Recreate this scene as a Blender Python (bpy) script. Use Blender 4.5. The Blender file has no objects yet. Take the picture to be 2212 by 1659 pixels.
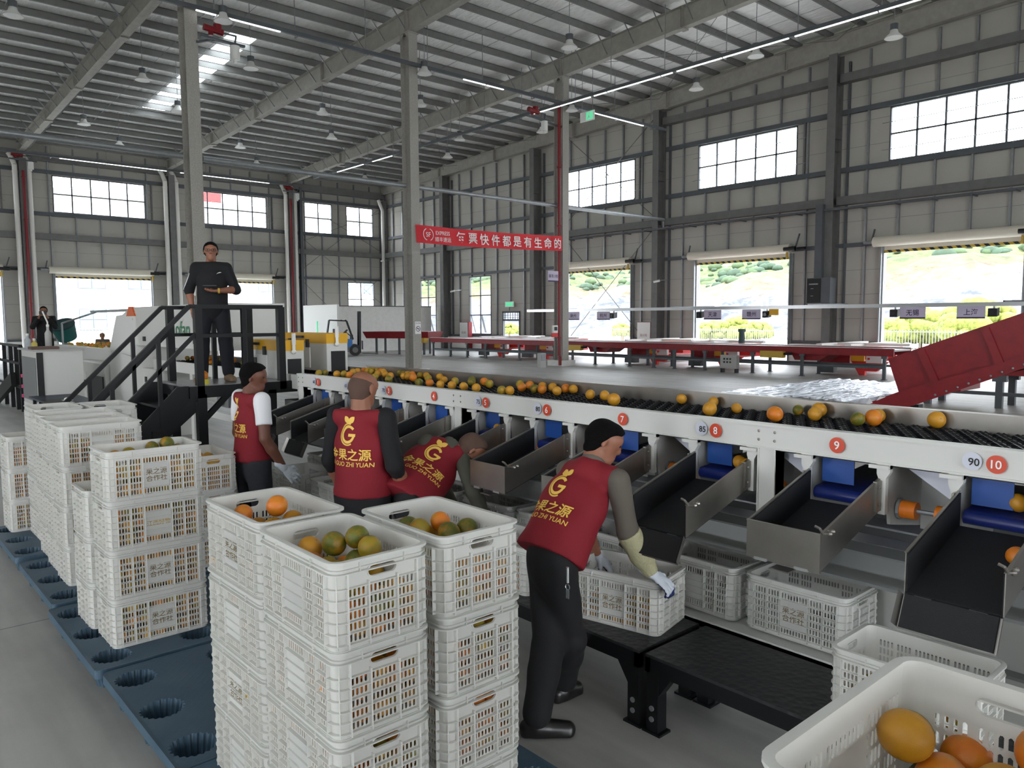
import bpy, bmesh, math, random
import numpy as np
from mathutils import Vector, Matrix
from mathutils.bvhtree import BVHTree
random.seed(7)
SC = bpy.context.scene
COL = SC.collection
# ---------------------------------------------------------------- camera
RC = ((0.6636677752648681, 0.7480115810710545, -0.004874285441139431),
      (0.059539953075105775, -0.05931965319220228, -0.9964618270325115),
      (-0.7456541276374687, 0.6610293891565926, -0.08390511670015868))   # rows: camera right, down, forward
FPX = 1661.0
CAM = Vector((0, 0, 2.05))
cd = bpy.data.cameras.new('camera'); cam = bpy.data.objects.new('camera', cd); COL.objects.link(cam)
cam.matrix_world = Matrix(((RC[0][0], -RC[1][0], -RC[2][0], 0), (RC[0][1], -RC[1][1], -RC[2][1], 0),
                           (RC[0][2], -RC[1][2], -RC[2][2], 2.05), (0, 0, 0, 1)))
cd.sensor_width = 36; cd.lens = FPX / 2212 * 36; cd.clip_start = 0.05; cd.clip_end = 2000
SC.camera = cam
def ray(x, y):
    a, b = (x - 1106) / FPX, (y - 829.5) / FPX
    return Vector([RC[0][i] * a + RC[1][i] * b + RC[2][i] for i in range(3)])
def atz(x, y, z):
    d = ray(x, y); return CAM + d * ((z - CAM.z) / d.z)
def aty(x, y, Y):
    d = ray(x, y); return CAM + d * (Y / d.y)
def atx(x, y, X):
    d = ray(x, y); return CAM + d * (X / d.x)
# ---------------------------------------------------------------- world, sun, exposure
SC.view_settings.view_transform = 'Standard'; SC.view_settings.look = 'None'
SC.view_settings.gamma = 1; SC.view_settings.use_curve_mapping = False
SC.view_settings.exposure = 0.62
SC.cycles.max_bounces = 8; SC.cycles.diffuse_bounces = 5; SC.cycles.transparent_max_bounces = 12
SC.cycles.sample_clamp_indirect = 6
W = bpy.data.worlds.new('sky'); SC.world = W; W.use_nodes = True
nt = W.node_tree; bg = nt.nodes['Background']
tc = nt.nodes.new('ShaderNodeTexCoord'); sx = nt.nodes.new('ShaderNodeSeparateXYZ'); rp = nt.nodes.new('ShaderNodeValToRGB')
nt.links.new(tc.outputs['Generated'], sx.inputs[0]); nt.links.new(sx.outputs['Z'], rp.inputs[0]); nt.links.new(rp.outputs[0], bg.inputs[0])
rp.color_ramp.elements[0].color = (0.93, 0.96, 1.0, 1); rp.color_ramp.elements[1].color = (0.78, 0.88, 1.0, 1)
bg.inputs[1].default_value = 7.0
sl = bpy.data.lights.new('sun', 'SUN'); sl.energy = 4.6; sl.angle = math.radians(3); sl.color = (1, .96, .9)
so = bpy.data.objects.new('sun', sl); COL.objects.link(so)
so.rotation_euler = Vector((-.42, .5, -.76)).to_track_quat('-Z', 'Y').to_euler()
# ---------------------------------------------------------------- helpers
def lin(c):
    c = c / 255.0
    return c / 12.92 if c <= .04045 else ((c + .055) / 1.055) ** 2.4
def rgb(r, g, b): return (lin(r), lin(g), lin(b), 1)
MATS = {}
def mat(name, col, rough=.6, metal=0, noise=0, nscale=8, bump=0, bscale=60, spec=.5, col2=None, stretch=None, trans=0, objcol=False):
    m = bpy.data.materials.new(name); m.use_nodes = True; N = m.node_tree.nodes; L = m.node_tree.links
    p = N['Principled BSDF']; p.inputs['Roughness'].default_value = rough; p.inputs['Metallic'].default_value = metal
    p.inputs['Specular IOR Level'].default_value = spec
    p.inputs['Base Color'].default_value = col
    t = N.new('ShaderNodeTexCoord'); src = t.outputs['Object']
    if stretch:
        mp = N.new('ShaderNodeMapping'); mp.inputs['Scale'].default_value = stretch; L.new(src, mp.inputs[0]); src = mp.outputs[0]
    if noise or col2:
        nz = N.new('ShaderNodeTexNoise'); nz.inputs['Scale'].default_value = nscale; nz.inputs['Detail'].default_value = 5
        nz.inputs['Roughness'].default_value = .6
        L.new(src, nz.inputs['Vector'])
        r = N.new('ShaderNodeValToRGB'); L.new(nz.outputs['Fac'], r.inputs[0])
        r.color_ramp.elements[0].position = .32; r.color_ramp.elements[1].position = .68
        if col2: a, b = col, col2
        else: a = tuple(c * (1 - noise) for c in col[:3]) + (1,); b = tuple(min(1, c * (1 + noise)) for c in col[:3]) + (1,)
        r.color_ramp.elements[0].color = a; r.color_ramp.elements[1].color = b
        L.new(r.outputs[0], p.inputs['Base Color'])
    if bump:
        n2 = N.new('ShaderNodeTexNoise'); n2.inputs['Scale'].default_value = bscale; n2.inputs['Detail'].default_value = 4; L.new(src, n2.inputs['Vector'])
        b = N.new('ShaderNodeBump'); b.inputs['Strength'].default_value = bump; b.inputs['Distance'].default_value = .02
        L.new(n2.outputs['Fac'], b.inputs['Height']); L.new(b.outputs[0], p.inputs['Normal'])
    if trans:
        tr = N.new('ShaderNodeBsdfTranslucent'); mx = N.new('ShaderNodeMixShader'); mx.inputs[0].default_value = trans
        if p.inputs['Base Color'].links: L.new(p.inputs['Base Color'].links[0].from_socket, tr.inputs[0])
        else: tr.inputs[0].default_value = col
        L.new(p.outputs[0], mx.inputs[1]); L.new(tr.outputs[0], mx.inputs[2]); L.new(mx.outputs[0], N['Material Output'].inputs[0])
    MATS[name] = m
    return m
def emis(name, col, s):
    m = bpy.data.materials.new(name); m.use_nodes = True; p = m.node_tree.nodes['Principled BSDF']
    p.inputs['Base Color'].default_value = col; p.inputs['Emission Color'].default_value = col; p.inputs['Emission Strength'].default_value = s
    MATS[name] = m; return m
ORG = {}
def thing(name, label=None, cat=None, loc=(0, 0, 0), rz=0, group=None, parent=None):
    o = bpy.data.objects.new(name, None); COL.objects.link(o); o.empty_display_size = .1
    loc = Vector(loc)
    if parent: o.parent = parent; o.location = loc - ORG[parent.name]
    else: o.location = loc
    o.rotation_euler = (0, 0, rz); ORG[o.name] = loc
    tag(o, label, cat, group)
    return o
def tag(o, label=None, cat=None, group=None, kind=None):
    if label: o['label'] = label
    if cat: o['category'] = cat
    if group: o['group'] = group
    if kind: o['kind'] = kind
    return o
def kids(o): return [c for c in bpy.data.objects if c.parent == o]
KC = {}
def copy_tree(o, loc=None, rz=None, parent=None, label=None, group=None):
    c = o.copy(); COL.objects.link(c)
    if parent: c.parent = parent
    if loc is not None: c.location = loc; ORG[c.name] = Vector(loc)
    else: ORG[c.name] = ORG.get(o.name, Vector())
    if rz is not None: c.rotation_euler = (0, 0, rz)
    if label: c['label'] = label
    if group: c['group'] = group
    if o.name not in KC: KC[o.name] = kids(o)
    for ch in KC[o.name]: copy_tree(ch, parent=c)
    return c
class MB:
    def __init__(s): s.v = []; s.f = []; s.m = []; s.cur = 0
    def add(s, vs, fs):
        n = len(s.v); s.v += [tuple(v) for v in vs]; s.f += [tuple(i + n for i in f) for f in fs]; s.m += [s.cur] * len(fs); return s
    def box(s, x0, x1, y0, y1, z0, z1):
        return s.add([(x0, y0, z0), (x1, y0, z0), (x1, y1, z0), (x0, y1, z0), (x0, y0, z1), (x1, y0, z1), (x1, y1, z1), (x0, y1, z1)],
                     [(0, 3, 2, 1), (4, 5, 6, 7), (0, 1, 5, 4), (1, 2, 6, 5), (2, 3, 7, 6), (3, 0, 4, 7)])
    def hexa(s, p):
        return s.add(p, [(0, 3, 2, 1), (4, 5, 6, 7), (0, 1, 5, 4), (1, 2, 6, 5), (2, 3, 7, 6), (3, 0, 4, 7)])
    def bar(s, a, b, w, h, up=(0, 0, 1)):
        a, b = Vector(a), Vector(b); d = (b - a).normalized(); u = Vector(up)
        if abs(d.dot(u)) > .98: u = Vector((0, 1, 0))
        r = d.cross(u).normalized() * (w / 2); u = r.cross(d).normalized() * (h / 2)
        return s.hexa([a - r - u, a + r - u, a + r + u, a - r + u, b - r - u, b + r - u, b + r + u, b - r + u])
    def cyl(s, a, b, r, n=12, r2=None, cap=True):
        a, b = Vector(a), Vector(b); d = (b - a).normalized(); r2 = r if r2 is None else r2
        q = d.orthogonal().normalized(); w = d.cross(q)
        vs = []
        for k in range(n):
            t = 2 * math.pi * k / n; e = q * math.cos(t) + w * math.sin(t); vs += [a + e * r, b + e * r2]
        fs = [(2 * k, (2 * k + 2) % (2 * n), (2 * k + 3) % (2 * n), 2 * k + 1) for k in range(n)]
        if cap: fs += [tuple(2 * k for k in range(n))[::-1], tuple(2 * k + 1 for k in range(n))]
        return s.add(vs, fs)
    def tube(s, pts, r, n=8):
        for a, b in zip(pts[:-1], pts[1:]): s.cyl(a, b, r, n)
        for p in pts[1:-1]: s.ball(p, r, n, max(3, n // 2))
        return s
    def ball(s, c, r, n=12, k=8, sq=(1, 1, 1)):
        c = Vector(c); vs = [c + Vector((0, 0, -r * sq[2]))]; fs = []
        for i in range(1, k):
            t = math.pi * i / k - math.pi / 2
            for j in range(n):
                a = 2 * math.pi * j / n; vs.append(c + Vector((math.cos(a) * math.cos(t) * r * sq[0], math.sin(a) * math.cos(t) * r * sq[1], math.sin(t) * r * sq[2])))
        vs.append(c + Vector((0, 0, r * sq[2]))); L = len(vs) - 1
        for j in range(n):
            fs.append((0, 1 + (j + 1) % n, 1 + j)); fs.append((L, 1 + (k - 2) * n + j, 1 + (k - 2) * n + (j + 1) % n))
            for i in range(k - 2): fs.append((1 + i * n + j, 1 + i * n + (j + 1) % n, 1 + (i + 1) * n + (j + 1) % n, 1 + (i + 1) * n + j))
        return s.add(vs, fs)
    def lathe(s, prof, c, n=16, ax='z'):
        c = Vector(c); vs = []; fs = []; k = len(prof)
        for j in range(n):
            a = 2 * math.pi * j / n
            for r, h in prof:
                p = (r * math.cos(a), r * math.sin(a), h)
                if ax == 'x': p = (p[2], p[0], p[1])
                if ax == 'y': p = (p[1], p[2], p[0])
                vs.append(c + Vector(p))
        for j in range(n):
            for i in range(k - 1): fs.append((j * k + i, ((j + 1) % n) * k + i, ((j + 1) % n) * k + i + 1, j * k + i + 1))
        return s.add(vs, fs)
    def prism(s, poly, d0, d1, ax='y'):
        def P(u, v, d): return {'y': (u, d, v), 'x': (d, u, v), 'z': (u, v, d)}[ax]
        n = len(poly); vs = [P(u, v, d0) for u, v in poly] + [P(u, v, d1) for u, v in poly]
        return s.add(vs, [tuple(range(n)), tuple(range(2 * n - 1, n - 1, -1))] + [(i, i + n, (i + 1) % n + n, (i + 1) % n) for i in range(n)])
    def disc(s, c, nrm, r, n=24):
        c = Vector(c); d = Vector(nrm).normalized(); q = d.orthogonal().normalized(); w = d.cross(q)
        return s.add([c + (q * math.cos(2 * math.pi * k / n) + w * math.sin(2 * math.pi * k / n)) * r for k in range(n)], [tuple(range(n))])
    def mesh(s, name, off=None):
        off = off or Vector(); me = bpy.data.meshes.new(name)
        me.from_pydata([(v[0] - off[0], v[1] - off[1], v[2] - off[2]) for v in s.v], [], s.f)
        return me
    def build(s, name, mats, parent=None, smooth=False, fix=True, local=False):
        off = Vector()
        if parent and not local: off = ORG[parent.name]
        me = s.mesh(name, off)
        for mm in (mats if isinstance(mats, (list, tuple)) else [mats]): me.materials.append(mm)
        if max(s.m or [0]) > 0: me.polygons.foreach_set('material_index', s.m)
        if fix:
            b = bmesh.new(); b.from_mesh(me); bmesh.ops.recalc_face_normals(b, faces=b.faces); b.to_mesh(me); b.free()
        if smooth: me.polygons.foreach_set('use_smooth', [True] * len(me.polygons))
        me.update(); o = bpy.data.objects.new(name, me); COL.objects.link(o)
        if parent: o.parent = parent
        ORG[o.name] = off.copy()
        return o
def struct(o, label=None): o['kind'] = 'structure'; return o
def autosmooth(o, ang=40):
    me = o.data; me.polygons.foreach_set('use_smooth', [True] * len(me.polygons))
    b = bmesh.new(); b.from_mesh(me); c = math.radians(ang)
    for e in b.edges:
        if len(e.link_faces) == 2 and e.calc_face_angle(0) > c: e.smooth = False
    b.to_mesh(me); b.free(); return o
def text2d(body, size=1, bold=0.0):
    c = bpy.data.curves.new('lettering', 'FONT'); c.body = body; c.size = size; c.offset = bold * size; c.align_x = 'CENTER'; c.resolution_u = 3
    o = bpy.data.objects.new('lettering', c); COL.objects.link(o)
    me = bpy.data.meshes.new_from_object(o.evaluated_get(bpy.context.evaluated_depsgraph_get()))
    vs = [(v.co.x, v.co.y) for v in me.vertices]; fs = [tuple(p.vertices) for p in me.polygons]
    bpy.data.objects.remove(o); bpy.data.curves.remove(c); bpy.data.meshes.remove(me)
    if vs:
        my = (min(v[1] for v in vs) + max(v[1] for v in vs)) / 2; mx = (min(v[0] for v in vs) + max(v[0] for v in vs)) / 2
        vs = [(x - mx, y - my) for x, y in vs]
    return vs, fs
def lettering(body, size, c, u, v, m, parent, bold=.0, name='lettering', wide=1):
    """flat lettering in the plane at c spanned by u, v"""
    vs, fs = text2d(body, size, bold); c, u, v = Vector(c), Vector(u), Vector(v)
    return MB().add([c + u * (x * wide) + v * y for x, y in vs], fs).build(name, m, parent, fix=False)
# ---------------------------------------------------------------- materials
M = MATS
mat('panel', rgb(196, 195, 190), .75, noise=.04, nscale=1.5)
mat('steel', rgb(108, 108, 106), .6, noise=.12, nscale=3)
mat('dark_steel', rgb(84, 88, 92), .55, noise=.08, nscale=3)
mat('zinc', rgb(150, 153, 155), .4, .6, noise=.1, nscale=6)
mat('column', rgb(164, 161, 154), .9, noise=.16, nscale=30, bump=.5, bscale=45)
mat('rafter', rgb(160, 157, 149), .7, noise=.1, nscale=4)
mat('purlin', rgb(122, 122, 120), .55, noise=.08, nscale=3)
mat('white', rgb(226, 226, 222), .45)
mat('machine_white', rgb(208, 208, 203), .35)
mat('plinth', rgb(225, 224, 220), .8, noise=.05, nscale=4)
mat('black', rgb(16, 16, 18), .5)
mat('black_paint', rgb(18, 19, 21), .42, spec=.3)
mat('rubber', rgb(12, 14, 18), .7, bump=.2, bscale=300)
mat('red_paint', rgb(132, 20, 30), .5, noise=.15, nscale=5)
mat('red_bright', rgb(214, 38, 38), .5)
mat('pipe_red', rgb(124, 16, 26), .4)
mat('yellow', rgb(222, 168, 32), .45)
mat('dull_yellow', rgb(196, 160, 60), .5)
mat('stainless', rgb(150, 146, 140), .32, .85, noise=.08, nscale=5)
mat('aluminium', rgb(210, 212, 214), .28, .8)
mat('grey_sheet', rgb(120, 122, 122), .45, .2)
mat('grey_light', rgb(172, 172, 168), .5)
mat('blue_belt', rgb(16, 34, 104), .35)
mat('blue_flap', rgb(24, 74, 150), .45)
mat('orange_wheel', rgb(226, 122, 30), .4)
mat('sticker_red', rgb(205, 70, 40), .4)
mat('sticker_white', rgb(205, 207, 220), .4)
mat('ink', rgb(14, 14, 18), .6)
mat('print_white', rgb(240, 240, 238), .6)
mat('sign_lilac', rgb(196, 186, 208), .5)
mat('sign_ink', rgb(52, 28, 70), .5)
mat('banner', rgb(222, 50, 60), .6, trans=.25)
mat('cardboard', rgb(150, 128, 100), .8)
mat('pallet_blue', rgb(58, 98, 130), .55, noise=.12, nscale=6, bump=.0)
mat('crate_clear', rgb(240, 240, 236), .35, trans=.45)
mat('crate_cream', rgb(186, 180, 164), .45, noise=.1, nscale=9, trans=.25)
mat('vest', rgb(122, 8, 26), .8, bump=.15, bscale=220)
mat('vest_print', rgb(232, 188, 84), .6)
mat('skin', rgb(140, 92, 70), .55)
mat('skin_dark', rgb(104, 64, 48), .55)
mat('hair', rgb(9, 8, 9), .8, bump=.9, bscale=260, spec=.15)
mat('stubble', rgb(84, 62, 52), .85)
mat('cloth_black', rgb(12, 12, 15), .85)
mat('cloth_navy', rgb(14, 16, 24), .9)
mat('cloth_jeans', rgb(42, 44, 50), .9, noise=.2, nscale=20)
mat('cloth_olive', rgb(74, 74, 64), .9)
mat('cloth_grey', rgb(92, 86, 78), .9)
mat('cloth_white', rgb(222, 222, 224), .85)
mat('sleeve_khaki', rgb(170, 166, 132), .8, bump=.4, bscale=40)
mat('glove', rgb(196, 202, 210), .85)
mat('glove_blue', rgb(30, 44, 96), .7)
mat('leather', rgb(24, 23, 22), .35)
mat('boot', rgb(122, 100, 78), .8)
mat('lens_glass', rgb(60, 60, 66), .2)
mat('pvc', rgb(222, 220, 214), .4)
mat('fork_blue', rgb(44, 112, 180), .45)
mat('green_bucket', rgb(28, 92, 88), .5)
mat('clear_plastic', rgb(220, 224, 228), .15, trans=.6)
mat('facade', rgb(236, 236, 234), .7, noise=.02, nscale=3)
mat('facade_glass', rgb(120, 150, 168), .2)
mat('drum', rgb(214, 208, 192), .5)
mat('tube_lit', (1, 1, 1, 1), .4); emis('tube_glow', (1, 1, .97, 1), 2.2)
emis('exit_green', (.1, .55, .28, 1), .6)
def node_mat(name, rough=.6, metal=0):
    m = bpy.data.materials.new(name); m.use_nodes = True; MATS[name] = m
    p = m.node_tree.nodes['Principled BSDF']; p.inputs['Roughness'].default_value = rough; p.inputs['Metallic'].default_value = metal
    return m, m.node_tree.nodes, m.node_tree.links, p
# wall cladding with horizontal joints every metre
m, N, L, p = node_mat('cladding', .7)
t = N.new('ShaderNodeTexCoord'); s = N.new('ShaderNodeSeparateXYZ'); L.new(t.outputs['Object'], s.inputs[0])
f = N.new('ShaderNodeMath'); f.operation = 'FRACT'; L.new(s.outputs['Z'], f.inputs[0])
c = N.new('ShaderNodeMath'); c.operation = 'LESS_THAN'; c.inputs[1].default_value = .02; L.new(f.outputs[0], c.inputs[0])
nz = N.new('ShaderNodeTexNoise'); nz.inputs['Scale'].default_value = .7; nz.inputs['Detail'].default_value = 6; L.new(t.outputs['Object'], nz.inputs['Vector'])
r = N.new('ShaderNodeValToRGB'); L.new(nz.outputs['Fac'], r.inputs[0])
r.color_ramp.elements[0].color = rgb(172, 169, 161); r.color_ramp.elements[1].color = rgb(187, 184, 176)
mx = N.new('ShaderNodeMix'); mx.data_type = 'RGBA'; L.new(c.outputs[0], mx.inputs[0]); L.new(r.outputs[0], mx.inputs[6]); mx.inputs[7].default_value = rgb(140, 138, 132)
L.new(mx.outputs[2], p.inputs['Base Color'])
# polished concrete floor
m, N, L, p = node_mat('concrete', .32)
t = N.new('ShaderNodeTexCoord')
n1 = N.new('ShaderNodeTexNoise'); n1.inputs['Scale'].default_value = .6; n1.inputs['Detail'].default_value = 9; n1.inputs['Roughness'].default_value = .65; L.new(t.outputs['Object'], n1.inputs['Vector'])
mp = N.new('ShaderNodeMapping'); mp.inputs['Scale'].default_value = (.25, 3.0, 1); mp.inputs['Rotation'].default_value = (0, 0, .35); L.new(t.outputs['Object'], mp.inputs[0])
n2 = N.new('ShaderNodeTexNoise'); n2.inputs['Scale'].default_value = 1.5; n2.inputs['Detail'].default_value = 8; L.new(mp.outputs[0], n2.inputs['Vector'])
ad = N.new('ShaderNodeMath'); ad.operation = 'ADD'; L.new(n1.outputs['Fac'], ad.inputs[0]); L.new(n2.outputs['Fac'], ad.inputs[1])
r = N.new('ShaderNodeValToRGB'); L.new(ad.outputs[0], r.inputs[0])
hm = N.new('ShaderNodeMath'); hm.operation = 'MULTIPLY'; hm.inputs[1].default_value = .5; L.new(ad.outputs[0], hm.inputs[0]); L.new(hm.outputs[0], r.inputs[0])
r.color_ramp.elements[0].position = .33; r.color_ramp.elements[1].position = .66
r.color_ramp.elements[0].color = rgb(134, 133, 129); r.color_ramp.elements[1].color = rgb(186, 185, 180)
br = N.new('ShaderNodeTexBrick'); br.inputs['Scale'].default_value = .2; br.offset = 0; br.inputs['Mortar Size'].default_value = .0012; br.inputs['Brick Width'].default_value = 1.2; br.inputs['Row Height'].default_value = 1.2
br.inputs['Color1'].default_value = br.inputs['Color2'].default_value = (1, 1, 1, 1); br.inputs['Mortar'].default_value = (.35, .35, .35, 1); L.new(t.outputs['Object'], br.inputs['Vector'])
mx = N.new('ShaderNodeMix'); mx.data_type = 'RGBA'; mx.blend_type = 'MULTIPLY'; mx.inputs[0].default_value = 1; L.new(r.outputs[0], mx.inputs[6]); L.new(br.outputs['Color'], mx.inputs[7]); L.new(mx.outputs[2], p.inputs['Base Color'])
rr = N.new('ShaderNodeMapRange'); rr.inputs[3].default_value = .42; rr.inputs[4].default_value = .6; L.new(n1.outputs['Fac'], rr.inputs[0]); L.new(rr.outputs[0], p.inputs['Roughness'])
# crinkled silver roof foil with a wire-mesh pattern
def foil(name, base, rough, metal, wx, bstr):
    m, N, L, p = node_mat(name, rough, metal)
    t = N.new('ShaderNodeTexCoord'); mp = N.new('ShaderNodeMapping'); mp.inputs['Scale'].default_value = wx; L.new(t.outputs['Object'], mp.inputs[0])
    n1 = N.new('ShaderNodeTexNoise'); n1.inputs['Scale'].default_value = 2.2; n1.inputs['Detail'].default_value = 7; n1.inputs['Distortion'].default_value = .6; L.new(mp.outputs[0], n1.inputs['Vector'])
    b = N.new('ShaderNodeBump'); b.inputs['Strength'].default_value = bstr; b.inputs['Distance'].default_value = .12; L.new(n1.outputs['Fac'], b.inputs['Height']); L.new(b.outputs[0], p.inputs['Normal'])
    r = N.new('ShaderNodeValToRGB'); L.new(n1.outputs['Fac'], r.inputs[0]); r.color_ramp.elements[0].position = .3; r.color_ramp.elements[1].position = .7
    r.color_ramp.elements[0].color = tuple(c * .86 for c in base[:3]) + (1,); r.color_ramp.elements[1].color = base
    L.new(r.outputs[0], p.inputs['Base Color'])
foil('roof_foil', rgb(252, 252, 250), .42, .15, (1.0, 2.6, 1), .8)
foil('wrap_foil', rgb(215, 220, 228), .25, .6, (5, .8, 3), 1.0)
# citrus peel, tinted by the colour of each fruit
def peel(name, rnd):
    m, N, L, p = node_mat(name, .42)
    t = N.new('ShaderNodeTexCoord'); oi = N.new('ShaderNodeObjectInfo'); ge = N.new('ShaderNodeNewGeometry')
    n1 = N.new('ShaderNodeTexNoise'); n1.inputs['Scale'].default_value = 1.3; n1.inputs['Detail'].default_value = 3
    vm = N.new('ShaderNodeVectorMath'); vm.operation = 'ADD'; L.new(t.outputs['Object'], vm.inputs[0]); L.new(oi.outputs['Random'], vm.inputs[1]); L.new(vm.outputs[0], n1.inputs['Vector'])
    if rnd:
        r = N.new('ShaderNodeValToRGB'); L.new(ge.outputs['Random Per Island'], r.inputs[0]); e = r.color_ramp.elements
        e[0].color = rgb(224, 132, 40); e[1].color = rgb(112, 118, 34); a = e.new(.4); a.color = rgb(222, 158, 50); a = e.new(.7); a.color = rgb(186, 158, 46)
        base = r.outputs[0]
    else: base = oi.outputs['Color']
    mx = N.new('ShaderNodeMix'); mx.data_type = 'RGBA'; mx.inputs[7].default_value = rgb(190, 132, 32)
    rr = N.new('ShaderNodeMapRange'); rr.inputs[1].default_value = .42; rr.inputs[2].default_value = .72; rr.inputs[4].default_value = .75; L.new(n1.outputs['Fac'], rr.inputs[0]); L.new(rr.outputs[0], mx.inputs[0])
    L.new(base, mx.inputs[6]); L.new(mx.outputs[2], p.inputs['Base Color'])
    n2 = N.new('ShaderNodeTexVoronoi'); n2.inputs['Scale'].default_value = 26; L.new(t.outputs['Object'], n2.inputs['Vector'])
    b = N.new('ShaderNodeBump'); b.inputs['Strength'].default_value = .12; b.inputs['Distance'].default_value = .03; L.new(n2.outputs['Distance'], b.inputs['Height']); L.new(b.outputs[0], p.inputs['Normal'])
peel('peel', False); peel('peel_pile', True)
# window glass
m = bpy.data.materials.new('glass'); m.use_nodes = True; MATS['glass'] = m; N = m.node_tree.nodes; L = m.node_tree.links
N.remove(N['Principled BSDF']); a = N.new('ShaderNodeBsdfTransparent'); g = N.new('ShaderNodeBsdfGlossy'); g.inputs['Roughness'].default_value = .05
x = N.new('ShaderNodeMixShader'); x.inputs[0].default_value = .06; L.new(a.outputs[0], x.inputs[1]); L.new(g.outputs[0], x.inputs[2]); L.new(x.outputs[0], N['Material Output'].inputs[0])
m = bpy.data.materials.new('skylight_sheet'); m.use_nodes = True; MATS['skylight_sheet'] = m; N = m.node_tree.nodes; L = m.node_tree.links
N.remove(N['Principled BSDF']); a = N.new('ShaderNodeBsdfTranslucent'); a.inputs[0].default_value = (.8, .82, .8, 1); L.new(a.outputs[0], N['Material Output'].inputs[0])
# hazard stripes for shutter edges
m, N, L, p = node_mat('hazard', .5)
t = N.new('ShaderNodeTexCoord'); s = N.new('ShaderNodeSeparateXYZ'); L.new(t.outputs['Object'], s.inputs[0])
ad = N.new('ShaderNodeMath'); ad.operation = 'ADD'; L.new(s.outputs[0], ad.inputs[0]); L.new(s.outputs[1], ad.inputs[1])
a2 = N.new('ShaderNodeMath'); a2.operation = 'ADD'; L.new(ad.outputs[0], a2.inputs[0]); L.new(s.outputs[2], a2.inputs[1])
ml = N.new('ShaderNodeMath'); ml.operation = 'MULTIPLY'; ml.inputs[1].default_value = 3.2; L.new(a2.outputs[0], ml.inputs[0])
f = N.new('ShaderNodeMath'); f.operation = 'FRACT'; L.new(ml.outputs[0], f.inputs[0]); c = N.new('ShaderNodeMath'); c.operation = 'LESS_THAN'; c.inputs[1].default_value = .5; L.new(f.outputs[0], c.inputs[0])
mx = N.new('ShaderNodeMix'); mx.data_type = 'RGBA'; L.new(c.outputs[0], mx.inputs[0]); mx.inputs[6].default_value = rgb(190, 160, 60); mx.inputs[7].default_value = rgb(24, 24, 26); L.new(mx.outputs[2], p.inputs['Base Color'])
# checkered bench plate
m, N, L, p = node_mat('bench_plate', .42)
t = N.new('ShaderNodeTexCoord'); n1 = N.new('ShaderNodeTexVoronoi'); n1.inputs['Scale'].default_value = 28; L.new(t.outputs['Object'], n1.inputs['Vector'])
b = N.new('ShaderNodeBump'); b.inputs['Strength'].default_value = .4; b.inputs['Distance'].default_value = .01; L.new(n1.outputs['Distance'], b.inputs['Height']); L.new(b.outputs[0], p.inputs['Normal']); p.inputs['Base Color'].default_value = rgb(40, 41, 43)
mat('yard', rgb(196, 194, 188), .9, noise=.05, nscale=.3)
# ================================================================ building shell
WX, WY = -50.6, 32.0                       # left wall plane x, right wall plane y
def ztop(x): return 12.25 + .047 * (x + 43.4)      # rafter top / purlin seat
def zbot(x): return ztop(x) - (.55 + .009 * max(0, min(26, x + 50.6)))
XR = 22.0
fl = MB(); fl.add([(WX, -14, 0), (60, -14, 0), (60, WY, 0), (WX, WY, 0)], [(0, 1, 2, 3)])
struct(fl.build('floor', M['concrete'], fix=False))
fl = MB()
for x0, x1, y0, y1 in ((WX - 60, WX, -60, WY + 45), (WX, 60, WY, WY + 45), (WX, 60, -60, -14)): fl.add([(x0, y0, -.01), (x1, y0, -.01), (x1, y1, -.01), (x0, y1, -.01)], [(0, 1, 2, 3)])
struct(fl.build('yard', M['yard'], fix=False))
def wall_cells(b, u0, u1, holes, zt, put):
    us = sorted({u0, u1} | {h[0] for h in holes} | {h[1] for h in holes})
    for a, c in zip(us[:-1], us[1:]):
        zs = sorted([(h[2], h[3]) for h in holes if h[0] <= a + 1e-6 and h[1] >= c - 1e-6]); z = 0
        for z0, z1 in zs + [(None, None)]:
            if z0 is None: put(b, a, c, z, zt(a), zt(c))
            else:
                if z0 > z + 1e-6: put(b, a, c, z, z0, z0)
                z = z1
def put_r(b, a, c, z, za, zc): b.hexa([(a, WY, z), (c, WY, z), (c, WY + .12, z), (a, WY + .12, z), (a, WY, za), (c, WY, zc), (c, WY + .12, zc), (a, WY + .12, za)])
def put_l(b, a, c, z, za, zc): b.hexa([(WX - .12, a, z), (WX, a, z), (WX, c, z), (WX - .12, c, z), (WX - .12, a, za), (WX, a, za), (WX, c, zc), (WX - .12, c, zc)])
RWIN = [(-31.4, -26.3, 8.25, 10.36), (-22.4, -17.3, 8.25, 10.36), (-13.4, -8.3, 8.25, 10.36), (-4.4, .7, 8.25, 10.36), (4.6, 9.7, 8.25, 10.36), (13.6, 18.7, 8.25, 10.36), (-40.3, -38.05, 1.08, 4.86), (-46.0, -44.05, 1.1, 4.86)]
RDOOR = [(-31.2, -26.4, 0, 4.85), (-22.3, -17.45, 0, 4.85), (-13.4, -8.55, 0, 4.85), (-4.4, .45, 0, 4.85), (4.6, 9.45, 0, 4.85), (13.6, 18.45, 0, 4.85), (-36.95, -35.3, 0, 2.55)]
LWIN = [(10.0, 14.95, 8.25, 10.33), (17.75, 22.7, 8.25, 10.33), (25.45, 27.6, 8.2, 10.32), (28.75, 31.0, 8.2, 10.32), (28.75, 31.0, 1.1, 4.82), (2.2, 7.15, 8.25, 10.33)]
LDOOR = [(9.9, 15.05, 0, 4.75), (17.8, 22.85, 0, 4.75), (2.1, 7.25, 0, 4.75)]
b = MB(); wall_cells(b, WX, XR, RWIN + RDOOR, lambda x: ztop(x) + .25, put_r); wr = struct(b.build('wall_right', M['cladding']))
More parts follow.
